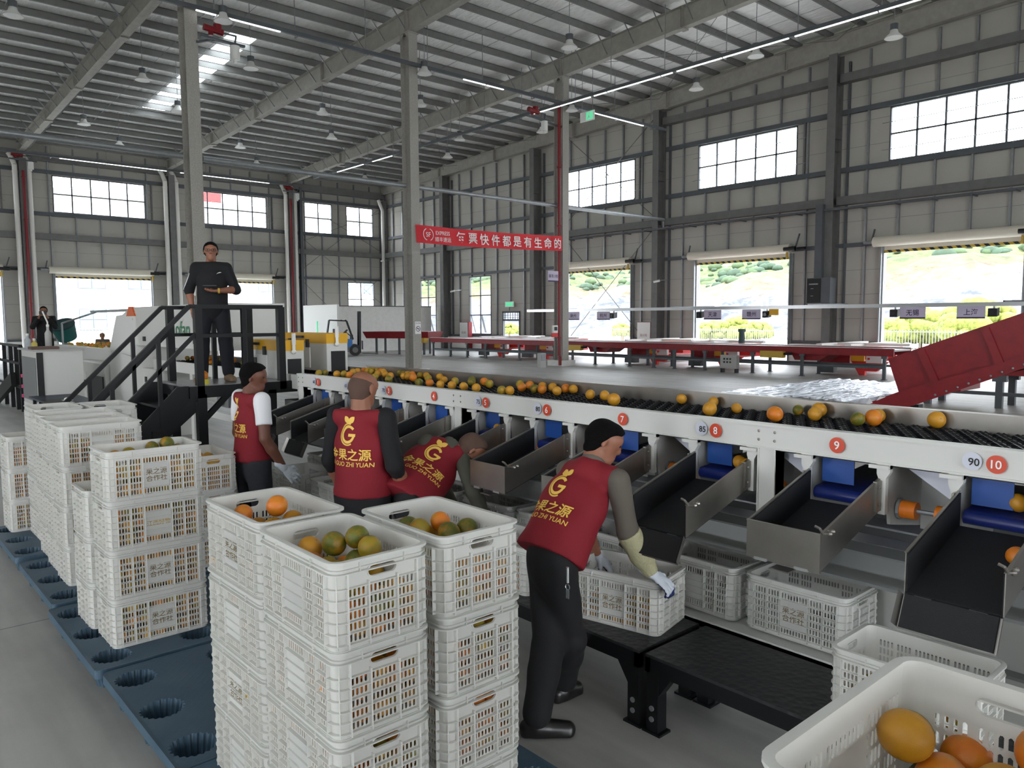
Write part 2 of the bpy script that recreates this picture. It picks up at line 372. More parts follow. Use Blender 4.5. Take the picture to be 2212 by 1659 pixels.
b = MB(); wall_cells(b, -14, WY, LWIN + LDOOR, lambda y: ztop(WX) + .25, put_l); wl = struct(b.build('wall_left', M['cladding']))
END_LIGHT_GAP = [(-11, 9, 0, 7.4)]; NEAR_LIGHT_DOOR = [(x, x + 4.85, 0, 4.85) for x in (-40.3, -13.3, -4.3)]; NEAR_LIGHT_WIN = [(x, x + 5.05, 8.25, 10.36) for x in (-4.3, 4.7)]  # openings of the unseen walls, chosen to tune daylight on the foreground
b = MB(); wall_cells(b, WX, XR, NEAR_LIGHT_DOOR + NEAR_LIGHT_WIN, lambda x: ztop(x) + .25, lambda b, a, c, z, za, zc: b.hexa([(a, -14.12, z), (c, -14.12, z), (c, -14, z), (a, -14, z), (a, -14.12, za), (c, -14.12, zc), (c, -14, zc), (a, -14, za)])); struct(b.build('wall_near_unseen', M['cladding']))  # added wall out of view, cuts daylight from behind the camera
b = MB(); wall_cells(b, -14, WY, END_LIGHT_GAP, lambda y: ztop(XR) + .25, lambda b, a, c, z, za, zc: b.hexa([(XR, a, z), (XR + .12, a, z), (XR + .12, c, z), (XR, c, z), (XR, a, za), (XR + .12, a, za), (XR + .12, c, zc), (XR, c, zc)])); struct(b.build('wall_end_unseen', M['cladding']))  # added end wall out of view, its opening sets the side light
RCOL = [-42.5, -33.55, -24.5, -15.5, -6.5, 2.5, 11.5]; LCOL = [.65, 8.5, 16.35, 24.2]
CX, CY = -24.0, [8.5, 16.35, 24.2]
def hcol(b, x, y, z0, z1, fw, d, ax):
    """H section: flange width fw, depth d along axis ax"""
    if ax == 'x':
        for s in (-1, 1): b.box(x + s * d / 2 - .012, x + s * d / 2 + .012, y - fw / 2, y + fw / 2, z0, z1)
        b.box(x - d / 2, x + d / 2, y - .02, y + .02, z0, z1)
    else:
        for s in (-1, 1): b.box(x - fw / 2, x + fw / 2, y + s * d / 2 - .012, y + s * d / 2 + .012, z0, z1)
        b.box(x - .02, x + .02, y - d / 2, y + d / 2, z0, z1)
for x in RCOL:
    b = MB(); hcol(b, x, WY - .34, 0, zbot(x), .36, .6, 'y')
    for z in (6.7, 8.9, 9.4, 11.6): b.box(x - .18, x + .18, WY - .62, WY - .06, z, z + .015)
    b.build('wall_column', M['steel'], wr)
    for z0, z1 in ((0, zbot(x) - .3),):                     # conduit run beside each column
        MB().box(x + .42, x + .5, WY - .12, WY, z0 + 1, z1).build('post', M['dark_steel'], wr)
hb = MB(); hcol(hb, WX + .35, WY - .34, 0, 10.9, .36, .5, 'x'); hb.build('wall_column', M['steel'], wl)
for y in LCOL:
    b = MB(); hcol(b, WX + .35, y, 0, 11.0, .36, .6, 'x'); b.build('wall_column', M['steel'], wl)
b = MB(); hcol(b, WX + .3, 25.0, 0, 11.2, .2, .3, 'x'); b.build('wall_column', M['dark_steel'], wl)
# girts along both walls
def clear(u0, u1, z, holes):
    segs = [(u0, u1)]
    for a, c, z0, z1 in holes:
        if z0 - .01 < z < z1 + .01:
            n = []
            for s, e in segs:
                if c <= s or a >= e: n.append((s, e))
                else:
                    if a > s: n.append((s, a))
                    if c < e: n.append((c, e))
            segs = n
    return segs
def girts(u0, u1, spec, holes, put, parent):
    for z, h, d, mt in spec:
        for s, e in clear(u0, u1, z, holes): put(s, e, z, h, d).build('girt', M[mt], parent)
pr = lambda s, e, z, h, d: MB().box(s, e, WY - d, WY, z - h / 2, z + h / 2)
pl = lambda s, e, z, h, d: MB().box(WX, WX + d, s, e, z - h / 2, z + h / 2)
for i, (a, c) in enumerate(zip([WX] + RCOL, RCOL + [XR])):
    sp = [(10.47, .2, .16, 'dark_steel'), (8.13, .2, .16, 'dark_steel'), (6.86, .34, .4, 'steel'), (5.04, .16, .16, 'dark_steel'), (1.0, .12, .14, 'dark_steel')]
    if i >= 3: sp.append((11.8, .34, .4, 'steel'))
    girts(a + .2, c - .2, sp, RWIN + RDOOR, pr, wr)
for a, c in zip([-14] + LCOL, LCOL + [WY]):
    girts(a + .2, c - .2, [(10.47, .2, .16, 'dark_steel'), (8.12, .2, .16, 'dark_steel'), (6.84, .34, .4, 'steel'), (5.03, .15, .16, 'dark_steel'), (11.25, .45, .4, 'steel'), (1.0, .12, .14, 'dark_steel')], LWIN + LDOOR, pl, wl)
# studs between girts
def studs(us, zt, holes, put, parent):
    for u in us:
        zs = [(0.95, zt(u))]
        for a, c, z0, z1 in holes:
            if a - .03 < u < c + .03:
                n = []
                for s, e in zs:
                    if z1 <= s or z0 >= e: n.append((s, e))
                    else:
                        if z0 > s: n.append((s, z0))
                        if z1 < e: n.append((z1, e))
                zs = n
        bb = MB()
        for s, e in zs:
            if e - s > .15: put(bb, u, s, e)
        if bb.v: bb.build('stud', M['zinc'], parent)
rs = [c - 9 + 1.286 * k for c in RCOL[1:] for k in range(1, 7)] + [WX + 1.3 * k for k in range(1, 6)]
studs(rs, lambda x: zbot(x) - .05, RWIN + [(a, c, z0, z1 + .3) for a, c, z0, z1 in RDOOR], lambda bb, u, s, e: bb.box(u - .035, u + .035, WY - .13, WY, s, e), wr)
ls = [y - 7.85 + 1.31 * k for y in [LCOL[0]] + LCOL[1:] + [WY] for k in range(1, 6)]
studs(ls, lambda y: 11.9, LWIN + [(a, c, z0, z1 + .3) for a, c, z0, z1 in LDOOR], lambda bb, u, s, e: bb.box(WX, WX + .13, u - .035, u + .035, s, e), wl)
b = MB()
for s, e in clear(WX, XR, .4, RDOOR): b.box(s, e, WY - .2, WY, 0, .92)
b.build('plinth', M['plinth'], wr)
b = MB()
for s, e in clear(-14, WY, .4, LDOOR): b.box(WX, WX + .2, s, e, 0, .92)
b.build('plinth', M['plinth'], wl)
# ---- windows and doors
nwin = 0
def window(rect, wall, nx, nz, rods=True, tilt=False):
    global nwin; nwin += 1
    u0, u1, z0, z1 = rect; R_ = wall == 'r'
    loc = (u0, WY + .05, z0) if R_ else (WX - .05, u0, z0)
    w = thing('window_%d' % nwin, loc=loc); w['kind'] = 'structure'
    def bx(bb, a, c, n0, n1, za, zb): bb.box(a, c, WY + n0, WY + n1, za, zb) if R_ else bb.box(WX - n1, WX - n0, a, c, za, zb)
    f = MB(); t = .05
    bx(f, u0, u1, -.03, .1, z0, z0 + t); bx(f, u0, u1, -.03, .1, z1 - t, z1); bx(f, u0, u0 + t, -.03, .1, z0, z1); bx(f, u1 - t, u1, -.03, .1, z0, z1)
    f.build('frame', M['dark_steel'], w)
    for k in range(1, nx):
        u = u0 + (u1 - u0) * k / nx; f = MB(); bx(f, u - .035, u + .035, 0, .07, z0 + t, z1 - t); f.build('mullion', M['dark_steel'], w)
    for k in range(1, nz):
        z = z0 + (z1 - z0) * k / nz; f = MB(); bx(f, u0 + t, u1 - t, 0, .07, z - .03, z + .03); f.build('transom', M['dark_steel'], w)
    for i in range(nx):
        for k in range(nz):
            f = MB(); bx(f, u0 + (u1 - u0) * i / nx + .03, u0 + (u1 - u0) * (i + 1) / nx - .03, .04, .048, z0 + (z1 - z0) * k / nz + .03, z0 + (z1 - z0) * (k + 1) / nz - .03); f.build('pane', M['glass'], w)
    if rods:
        for k in range(nz):
            z = z0 + (z1 - z0) * (k + .42) / nz; f = MB()
            if R_: f.cyl((u0 - .25, WY - .12, z), (u1 + .5, WY - .12, z), .014, 6)
            else: f.cyl((WX + .12, u0 - .25, z), (WX + .12, u1 + .5, z), .014, 6)
            for i in range(nx):
                u = u0 + (u1 - u0) * (i + .25) / nx
                pts = [(u, -.1, z), (u - .12, .0, z - .12), (u + .1, .03, z - .34)]
                f.tube([(p[0], WY + p[1], p[2]) if R_ else (WX - p[1], p[0], p[2]) for p in pts], .01, 5)
            f.build('opener_rod', M['zinc'], w)
        f = MB(); bx(f, u1 + .32, u1 + .4, -.12, -.04, z0 - .1, z1 + .05); f.build('opener_rail', M['steel'], w)
    if tilt:
        for i in range(nx):
            a, c = u0 + (u1 - u0) * i / nx, u0 + (u1 - u0) * (i + 1) / nx; za = z0 + (z1 - z0) / nz; f = MB()
            for u in (a + .05, c - .05): f.bar((u, WY + .1, za) if R_ else (WX - .1, u, za), (u, WY + .45, z0 + .1) if R_ else (WX - .45, u, z0 + .1), .04, .04)
            f.build('tilted_sash', M['dark_steel'], w)
    return w
for r_ in RWIN[:6]: window(r_, 'r', 5, 2)
window(RWIN[6], 'r', 2, 3, False, True); window(RWIN[7], 'r', 2, 3, False, True)
window(LWIN[0], 'l', 5, 2); window(LWIN[1], 'l', 5, 2); window(LWIN[2], 'l', 2, 2, False); window(LWIN[3], 'l', 2, 2, False); window(LWIN[4], 'l', 2, 3, False); window(LWIN[5], 'l', 5, 2)
ndoor = 0
def shutter(rect, wall):
    global ndoor; ndoor += 1
    u0, u1, z0, z1 = rect; R_ = wall == 'r'
    d = thing('door_%d' % ndoor, loc=(u0, WY, 0) if R_ else (WX, u0, 0)); d['kind'] = 'structure'
    P = (lambda u, n, z: (u, WY - n, z)) if R_ else (lambda u, n, z: (WX + n, u, z))
    b = MB(); b.cyl(P(u0 - .35, .32, z1 + .22), P(u1 + .1, .32, z1 + .22), .2, 20); o = b.build('shutter_roll', M['drum'], d, smooth=False); autosmooth(o)
    b = MB(); b.cyl(P(u0 - .75, .32, z1 + .22), P(u0 - .35, .32, z1 + .22), .07, 10); b.build('axle', M['zinc'], d)
    def bx(bb, a, c, n0, n1, za, zb): bb.box(a, c, WY - n1, WY - n0, za, zb) if R_ else bb.box(WX + n0, WX + n1, a, c, za, zb)
    b = MB(); bx(b, u0, u1, .08, .13, z1 - .12, z1 + .12); b.build('curtain', M['drum'], d)
    b = MB(); bx(b, u0, u1, .06, .15, z1 - .22, z1 - .12); b.build('safety_edge', M['hazard'], d)
    for u in (u0 - .14, u1):
        b = MB(); bx(b, u, u + .14, .02, .16, 0, z1 + .02); bx(b, u + .05, u + .09, .16, .3, 0, z1 + .02); b.build('guide_rail', M['zinc'], d)
    b = MB(); b.bar(P(u1 + .25, .2, z1 + .2), P(u1 + .45, .2, z1 + .85), .05, .05); b.bar(P(u0 - .5, .2, z1 + .2), P(u0 - .38, .2, z1 + .75), .05, .05)
    bx(b, u1 + .1, u1 + .75, .1, .3, z1 + .18, z1 + .24); b.build('bracket', M['dark_steel'], d)
    b = MB(); b.cyl(P(u1 - .12, .45, z1 + .2), P(u1 + .4, .45, z1 + .2), .1, 12); b.cyl(P(u1 + .45, .35, z1 + .2), P(u1 + .8, .35, z1 + .2), .06, 10); b.build('motor', M['black'], d)
    b = MB(); b.cyl(P(u1 + .02, .45, z1 - .25), P(u1 + .02, .45, z1 + .05), .05, 8); b.build('pull_chain', M['dull_yellow'], d)
for r_ in RDOOR[:6]: shutter(r_, 'r')
for r_ in LDOOR: shutter(r_, 'l')
u0, u1, z0, z1 = RDOOR[6]
d = thing('door_10', loc=(u0, WY, 0)); d['kind'] = 'structure'
b = MB(); b.box(u0, u0 + .08, WY - .05, WY + .12, 0, z1); b.box(u1 - .08, u1, WY - .05, WY + .12, 0, z1); b.box(u0, u1, WY - .05, WY + .12, z1 - .1, z1); b.box(u0, u1, WY - .03, WY + .1, 1.95, 2.05); b.build('frame', M['dark_steel'], d)
b = MB(); b.box(u0 + .08, u1 - .08, WY + .03, WY + .04, 2.05, z1 - .1); b.build('fanlight', M['glass'], d)
b = MB()
for x in np.linspace(u0 + .25, u1 - .25, 6): b.box(x - .015, x + .015, WY, WY + .03, 2.05, z1 - .1)
for z in (2.15, 2.3): b.box(u0 + .08, u1 - .08, WY, WY + .03, z, z + .02)
b.build('grille', M['dark_steel'], d)
# ---- roof: foil, purlins, rafters
SKY = (-41.4, -30.2, 12.3, 13.35)
foil_z = lambda x: ztop(x) + .27
b = MB(); xs = [WX - .3, SKY[0], SKY[1], XR]; ys = [-14, SKY[2], SKY[3], WY + .3]
for i in range(3):
    for j in range(3):
        if i == 1 and j == 1: continue
        b.add([(xs[i], ys[j], foil_z(xs[i])), (xs[i + 1], ys[j], foil_z(xs[i + 1])), (xs[i + 1], ys[j + 1], foil_z(xs[i + 1])), (xs[i], ys[j + 1], foil_z(xs[i]))], [(0, 3, 2, 1)])
roof = struct(b.build('ceiling', M['roof_foil'], fix=False))
b = MB(); b.add([(SKY[0], SKY[2], foil_z(SKY[0]) + .02), (SKY[1], SKY[2], foil_z(SKY[1]) + .02), (SKY[1], SKY[3], foil_z(SKY[1]) + .02), (SKY[0], SKY[3], foil_z(SKY[0]) + .02)], [(0, 3, 2, 1)])
b.build('skylight', M['skylight_sheet'], roof, fix=False)
pm = MB(); pm.box(-.012, .012, -14, WY, 0, .26); pm.box(-.04, .04, -14, WY, 0, .012); pm.box(-.04, .04, -14, WY, .248, .26)
p0 = pm.build('purlin', M['purlin'], roof, local=True)
PX = [-48.6 + 1.365 * k for k in range(-1, 52)]
for k, x in enumerate(PX):
    o = p0 if k == 0 else copy_tree(p0, parent=roof); o.location = (x, 0, ztop(x))
sg = MB()
for i in range(len(PX) - 1):
    for y in (4.6, 12.5 - 1.1, 20.3, 28.1):
        for s in (-.6, .6): sg.cyl((PX[i], y + s, ztop(PX[i]) + .1), (PX[i + 1], y + s, ztop(PX[i + 1]) + .1), .008, 4, cap=False)
sg.build('sag_rod', M['zinc'], roof)
def rafter(y, xa, xb):
    def sl(bb, y0, y1, za, zb):
        n = 16
        for k in range(n):
            x0, x1 = xa + (xb - xa) * k / n, xa + (xb - xa) * (k + 1) / n
            bb.hexa([(x0, y0, za(x0)), (x1, y0, za(x1)), (x1, y1, za(x1)), (x0, y1, za(x0)), (x0, y0, zb(x0)), (x1, y0, zb(x1)), (x1, y1, zb(x1)), (x0, y1, zb(x0))])
    b = MB(); sl(b, y - .012, y + .012, zbot, ztop); w = b.build('rafter', M['rafter'], roof)
    b = MB(); sl(b, y - .15, y + .15, zbot, lambda x: zbot(x) + .02); b.build('lower_flange', M['rafter'], w)
    b = MB(); sl(b, y - .15, y + .15, lambda x: ztop(x) - .02, ztop); b.build('upper_flange', M['rafter'], w)
    for x in (-43.0, -37.2, -30.4, CX, -17.7, -9.0):
        b = MB()
        for s in (-.03, .03): b.box(x + s - .012, x + s + .012, y - .15, y + .15, zbot(x) - .03, ztop(x))
        b.box(x - .12, x + .12, y - .17, y + .17, zbot(x) - .05, zbot(x) - .01); b.build('splice_plate', M['rafter'], w)
    return w
fb = None
for y in CY + [.65]:
    w = rafter(y, WX + .1, XR)
    for i, x in enumerate(PX[1:-1]):
        for s in (-1, 1):
            if fb is None or s == 1 and fb2 is None:
                q = MB().bar((0, .12 * s, -.64), (0, .78 * s, .12), .05, .02, (1, 0, 0)).build('fly_brace', M['zinc'], w, local=True)
                if fb is None: fb = q; fb2 = None
                else: fb2 = q
                o = q
            else: o = copy_tree(fb if s == -1 else fb2, parent=w)
            o.location = (x, y, ztop(x))
rafter(WY - .34, WX + .1, XR)
# roof cross bracing and strut tubes
b = MB()
for x0 in (-50, -42.5, -33.5, -24.5, -15.5):
    b.cyl((x0, 24.2, ztop(x0) - .2), (x0 + 9, 31.6, ztop(x0 + 9) - .2), .012, 5); b.cyl((x0 + 9, 24.2, ztop(x0 + 9) - .2), (x0, 31.6, ztop(x0) - .2), .012, 5)
b.build('cross_brace', M['steel'], roof)
for a, c in ((-31.5, -24.7),):
    for (za, zc) in ((6.95, .3), (.3, 6.75), (12.6, 7.1), (7.1, 12.2)):
        MB().cyl((a, WY - .3, za), (c, WY - .3, zc), .018, 6).build('cross_brace', M['steel'], wr)
for (ya, za, yc, zc) in ((24.5, 5.2, 31.8, 10.6), (24.5, 8.2, 31.8, 3.0), (25.2, 10.2, 31.8, 7.0), (24.5, 7.3, 31.8, 10.2), (24.5, 5.3, 29.2, 1.0), (31.8, 5.6, 26.4, 1.0)):
    MB().cyl((WX + .3, ya, za), (WX + .3, yc, zc), .016, 6).build('cross_brace', M['steel'], wl)
# ---- free-standing columns with pedestals
LBL = ['grey sprayed steel column behind the man standing on the platform', 'grey steel column at the left end of the red banner', 'grey steel column at the right end of the red banner with a red pipe']
for i, y in enumerate(CY):
    c = thing('steel_column', LBL[i], 'column', (CX, y, 0))
    b = MB(); hcol(b, CX, y, .05, zbot(CX), .37, .52, 'x'); b.build('shaft', M['column'], c)
    b = MB(); b.box(CX - .3, CX + .3, y - .24, y + .24, zbot(CX) - .06, zbot(CX) - .03)
    for s in (-1, 1): b.prism([(CX + s * .27, zbot(CX) - .06), (CX + s * .05, zbot(CX) - .06), (CX + s * .27, zbot(CX) - .3)], y - .2, y - .18)
    b.build('cap_plate', M['rafter'], c)
    b = MB(); b.box(CX - .45, CX + .45, y - .42, y + .42, 0, .24); b.build('pedestal', M['plinth'], c)
tx = -24.0
LB2 = ['long grey tube brace from the left wall column to the column behind the standing man', 'grey tube brace between the standing man column and the banner column, near the eaves', 'grey tube brace above the red banner between two columns', 'grey tube brace from the banner column to the right wall']
for i, (a, c) in enumerate(((.65, 8.2), (8.8, 16.1), (16.6, 24.0), (24.4, 31.4))):
    o = MB(); o.cyl((tx, a, 6.94), (tx, c, 6.94), .085, 14)
    if i == 3: o.cyl((tx, c, 6.94), (tx, c, 6.55), .05, 10)
    o = o.build('tube_brace', M['zinc']); autosmooth(o); tag(o, LB2[i], 'pipe')
# ================================================================ outside
rng = np.random.RandomState(3)
def hill_h(x, y):
    t = np.clip((y - 62) / 150, 0, 1); h = -1 + 34 * t ** 1.15
    h += np.clip((y - 80) / 40, 0, 1) * (3.2 * np.sin(x * .035 + 1.2) + 1.6 * np.sin(x * .09 + y * .05)) + np.clip((y - 66) / 10, 0, 1) * (.8 * np.sin(x * .31 + y * .2) + .5 * np.sin(x * .7 - y * .5))
    h += 3.0 / (1 + np.exp(-(y - 74 - 3 * np.sin(x * .08)) / 1.2))            # quarried bank
    return h
b = MB(); xs = np.linspace(-330, 60, 131); ys = np.concatenate([np.linspace(58, 100, 36), np.linspace(103, 250, 50)])
vs = [(x, y, float(hill_h(x, y)) + rng.rand() * .35) for y in ys for x in xs]; nx = len(xs)
b.add(vs, [(j * nx + i, j * nx + i + 1, (j + 1) * nx + i + 1, (j + 1) * nx + i) for j in range(len(ys) - 1) for i in range(nx - 1)])
m, N, L, p = node_mat('hillside', .95)
t = N.new('ShaderNodeTexCoord'); s = N.new('ShaderNodeSeparateXYZ'); L.new(t.outputs['Object'], s.inputs[0])
n1 = N.new('ShaderNodeTexNoise'); n1.inputs['Scale'].default_value = .05; n1.inputs['Detail'].default_value = 8; L.new(t.outputs['Object'], n1.inputs['Vector'])
mp = N.new('ShaderNodeMapping'); mp.inputs['Scale'].default_value = (.6, .6, 1.6); L.new(t.outputs['Object'], mp.inputs[0])
n2 = N.new('ShaderNodeTexNoise'); n2.inputs['Scale'].default_value = .9; n2.inputs['Detail'].default_value = 8; n2.inputs['Roughness'].default_value = .7; L.new(mp.outputs[0], n2.inputs['Vector'])
zz = N.new('ShaderNodeMath'); zz.operation = 'MULTIPLY_ADD'; zz.inputs[1].default_value = 9; zz.inputs[2].default_value = -4.5; L.new(n1.outputs['Fac'], zz.inputs[0])
za = N.new('ShaderNodeMath'); za.operation = 'ADD'; L.new(zz.outputs[0], za.inputs[0]); L.new(s.outputs['Z'], za.inputs[1])
zr = N.new('ShaderNodeMapRange'); zr.inputs[1].default_value = -1; zr.inputs[2].default_value = 26; L.new(za.outputs[0], zr.inputs[0])
r = N.new('ShaderNodeValToRGB'); L.new(zr.outputs[0], r.inputs[0]); e = r.color_ramp.elements
e[0].position = 0; e[0].color = rgb(79, 79, 65); e[1].position = 1; e[1].color = rgb(55, 73, 48)
for q, c in ((.05, rgb(84, 86, 94)), (.2, rgb(94, 96, 104)), (.24, rgb(108, 92, 72)), (.3, rgb(96, 86, 60)), (.35, rgb(79, 91, 48)), (.7, rgb(67, 86, 51))):
    a = e.new(q); a.color = c
r2 = N.new('ShaderNodeValToRGB'); L.new(n2.outputs['Fac'], r2.inputs[0]); r2.color_ramp.elements[0].position = .38; r2.color_ramp.elements[1].position = .62; r2.color_ramp.elements[0].color = (.42, .44, .42, 1); r2.color_ramp.elements[1].color = (1.2, 1.2, 1.15, 1)
mx = N.new('ShaderNodeMix'); mx.data_type = 'RGBA'; mx.blend_type = 'MULTIPLY'; mx.inputs[0].default_value = 1; L.new(r.outputs[0], mx.inputs[6]); L.new(r2.outputs[0], mx.inputs[7]); L.new(mx.outputs[2], p.inputs['Base Color'])
hill = b.build('hillside', m, smooth=True, fix=False); tag(hill, 'quarried hillside of grey rock, tan earth and green scrub beyond the loading doors', 'hill')
leaf_y = mat('leaf_yellow', rgb(103, 111, 43), .8, noise=.55, nscale=5); leaf_g = mat('leaf_green', rgb(53, 70, 41), .8, noise=.3, nscale=.8); leaf_d = mat('leaf_dark', rgb(39, 58, 39), .8, noise=.3, nscale=.8)
def blob(b, c, r, n=9, seed=0):
    q = np.random.RandomState(seed)
    for _ in range(n):
        d = q.randn(3); d /= np.linalg.norm(d) + 1e-6; d *= r * .75 * q.rand() ** .4; rr = r * (.1 + .14 * q.rand())
        b.ball((c[0] + d[0], c[1] + d[1], c[2] + abs(d[2]) * .8), rr, 7, 5, (1, 1, .85))
bs = MB(); q = np.random.RandomState(11)
for k in range(2600):
    y = 95 + 130 * q.rand() ** 1.2; x = -(y * 1.15) + (q.rand() - .5) * y * 1.9; z = float(hill_h(x, y))
    if z < 6.5: continue
    bs.cur = int(q.rand() > .5)
    bs.ball((x, y, z + .3), .35 + .9 * q.rand() ** 2, 6, 4, (1.3, 1.3, .8))
o = bs.build('hill_scrub', [leaf_g, leaf_d], smooth=True, fix=False); tag(o, 'green scrub bushes covering the upper hillside', 'bushes', kind='stuff')
TREES = [(1535, 730, 2.6, 'first'), (1590, 722, 3.2, 'second'), (1640, 728, 2.4, 'third'), (1925, 715, 3.0, 'fourth'), (1990, 705, 4.2, 'fifth'), (2060, 712, 3.4, 'sixth'), (2120, 690, 4.6, 'seventh'), (1345, 728, 2.0, 'small'), (1100, 712, 2.2, 'doorway')]
TL = {'first': 'yellow-green bush at the left edge of the middle loading door', 'second': 'round yellow-green bush in the middle of the second loading door', 'third': 'yellow-green bush near the right edge of the middle loading door', 'fourth': 'yellow-green bush at the left edge of the right loading door', 'fifth': 'tall rounded yellow-green tree inside the right loading door, beside the lamp pole', 'sixth': 'bright yellow-green tree right of the lamp pole in the right loading door', 'seventh': 'large yellow-green tree above the red inclined conveyor', 'small': 'small yellow bush low in the left loading door', 'doorway': 'yellow bush seen through the narrow open doorway'}
for i, (px, py, r_, key) in enumerate(TREES):
    g = aty(px, py, 52 + 1.3 * (i % 3)); t = thing('tree', TL[key], 'tree', (g.x, g.y, 0))
    MB().cyl((g.x, g.y, 0), (g.x, g.y, max(.6, g.z)), .12, 8).build('trunk', M['cardboard'], t)
    b = MB(); blob(b, (g.x, g.y, max(.7, g.z - r_ * .2)), r_ * .66, 150, i); b.build('foliage', leaf_y, t, smooth=True, fix=False)
POLES = [(1889, 622, 62, 'white lamp pole in the middle of the right loading door'), (2175, 600, 60, 'white lattice pole near the right edge of the picture'), (1646, 640, 60, 'twin armed white street lamp in the middle loading door'), (1658, 640, 66, 'plain concrete pole just right of the twin armed street lamp'), (1570, 570, 130, 'thin utility pole on the hillside in the middle door, leftmost'), (1584, 578, 132, 'thin utility pole on the hillside in the middle door, centre'), (1602, 577, 134, 'thin utility pole on the hillside in the middle door, rightmost'), (1289, 640, 62, 'white street lamp pole in the left loading door'), (1920, 542, 120, 'white utility pole at the far left of the right loading door')]
for i, (px, py, Y, lb) in enumerate(POLES):
    g = aty(px, py, Y); z0 = float(hill_h(g.x, Y)) if Y > 60 else 0; g0 = Vector((g.x, g.y, min(z0, g.z - 3)))
    t = thing('utility_pole' if Y > 100 else 'lamp_pole', lb, 'pole', g0)
    MB().cyl(g0, g, .16 if Y < 100 else .14, 8, .1).build('shaft', M['white'], t)
    if i in (2, 7):
        for s in (-1, 1): MB().bar(g - Vector((0, 0, .3)), g + Vector((1.1 * s, 0, .55)), .12, .08).build('arm', M['white'], t)
    elif i == 1:
        bb = MB()
        for k in range(8): bb.box(g.x - .3, g.x + .3, g.y - .05, g.y + .05, g.z - .5 - k * .55, g.z - .4 - k * .55)
        bb.box(g.x + .28, g.x + .36, g.y - .05, g.y + .05, g.z - 6, g.z); bb.build('rungs', M['white'], t)
    elif Y > 100:
        MB().bar(g - Vector((.7, 0, .3)), g + Vector((.7, 0, -.3)), .1, .1).build('crossarm', M['white'], t)
b = MB()
for x in np.arange(-42, -6, .16): b.box(x - .012, x + .012, 46, 46.03, .1, 1.35)
b.box(-42, -6, 46, 46.04, .2, .25); b.box(-42, -6, 46, 46.04, 1.2, 1.25)
tag(b.build('railing_fence', M['zinc']), 'low grey metal fence outside the loading doors, below the yellow trees', 'fence')
# office block outside the left wall
bx = -78
bl = thing('office_building', 'white tiled office block with grey windows beyond the left loading doors', 'building', (bx, 18, 0))
MB().box(bx - 8, bx, -10, 52, 0, 13.2).build('wall', M['facade'], bl)
b = MB(); b.box(bx - 8.2, bx + .5, -10.4, 52.4, 13.2, 13.7); b.box(bx - 8.2, bx + .8, -10.4, 52.4, 12.6, 12.75); b.build('cornice', M['grey_light'], bl)
wz = [(1.2, 3.2), (5.0, 7.0), (9.0, 11.0)]
for (z0, z1) in wz:
    for k in range(13):
        y = -4 + 4.2 * k
        f = MB(); f.box(bx, bx + .06, y, y + 2.3, z0, z1); w = f.build('window', M['dark_steel'], bl)
        f = MB()
        for a in range(2):
            for c in range(2): f.box(bx + .06, bx + .09, y + .06 + a * 1.13, y + 1.1 + a * 1.13, z0 + .06 + c * .97, z0 + .95 + c * .97)
        f.build('pane', M['facade_glass'], w)
        f = MB()
        for a in range(10): f.box(bx, bx + .05, y + 2.7, y + 3.7, z0 + a * .2, z0 + a * .2 + .13)
        f.build('louvre', M['grey_light'], bl)
b = MB(); b.box(bx + .6, bx + .7, 27.6, 30, 13.7, 15.0); tag(b.build('rooftop_sign', M['red_bright']), 'red rooftop sign on the office block, seen through an upper left window', 'sign')
ww = thing('boundary_railing', 'pale railing in front of the office block outside the left door', 'fence', (-60, 12, 0))
b = MB()
for y in np.arange(2, 24, .22): b.box(-60.02, -59.98, y - .015, y + .015, .1, 1.6)
b.box(-60.03, -59.97, 2, 24, 1.5, 1.58); b.box(-60.03, -59.97, 2, 24, .2, .26); b.build('bars', M['zinc'], ww)
# ================================================================ things on walls and roof
def lamp_at(px, py, z=11.0): return atz(px, py, z)
LM = [(28, 25, 'nearest the top left corner'), (482, 37, 'behind the red fire nozzle near the roof'), (308, 166, 'just left of the standing man column'), (542, 141, 'hanging just right of the white camera pod'), (384, 234, 'in front of the bright skylight strip'), (181, 263, 'in the left third of the roof, above the first rafter end'), (258, 310, 'low at the far left, nearest the left wall'), (519, 314, 'right of the standing man column, nearest the left wall'), (908, 222, 'beside the banner column, just right of its shaft'), (697, 240, 'above the second rafter in the middle of the roof'), (716, 294, 'just above the third rafter in the middle of the roof'), (917, 152, 'right of the banner column near its top'), (993, 297, 'between the two banner columns, upper one'), (967, 335, 'between the banner columns, lower one'), (788, 383, 'tucked low near the far corner of the roof'), (554, 351, 'above the window nearest the far corner'), (1171, 280, 'left of the red pipe of the right banner column'), (1230, 95, 'above the third rafter, right of centre'), (1504, 186, 'in front of the right wall top beam'), (1633, 114, 'just below the long tube light, right of centre'), (1235, 233, 'behind the junction of the two cable trays'), (1931, 73, 'in front of the right wall near the top right corner')]
hl = None
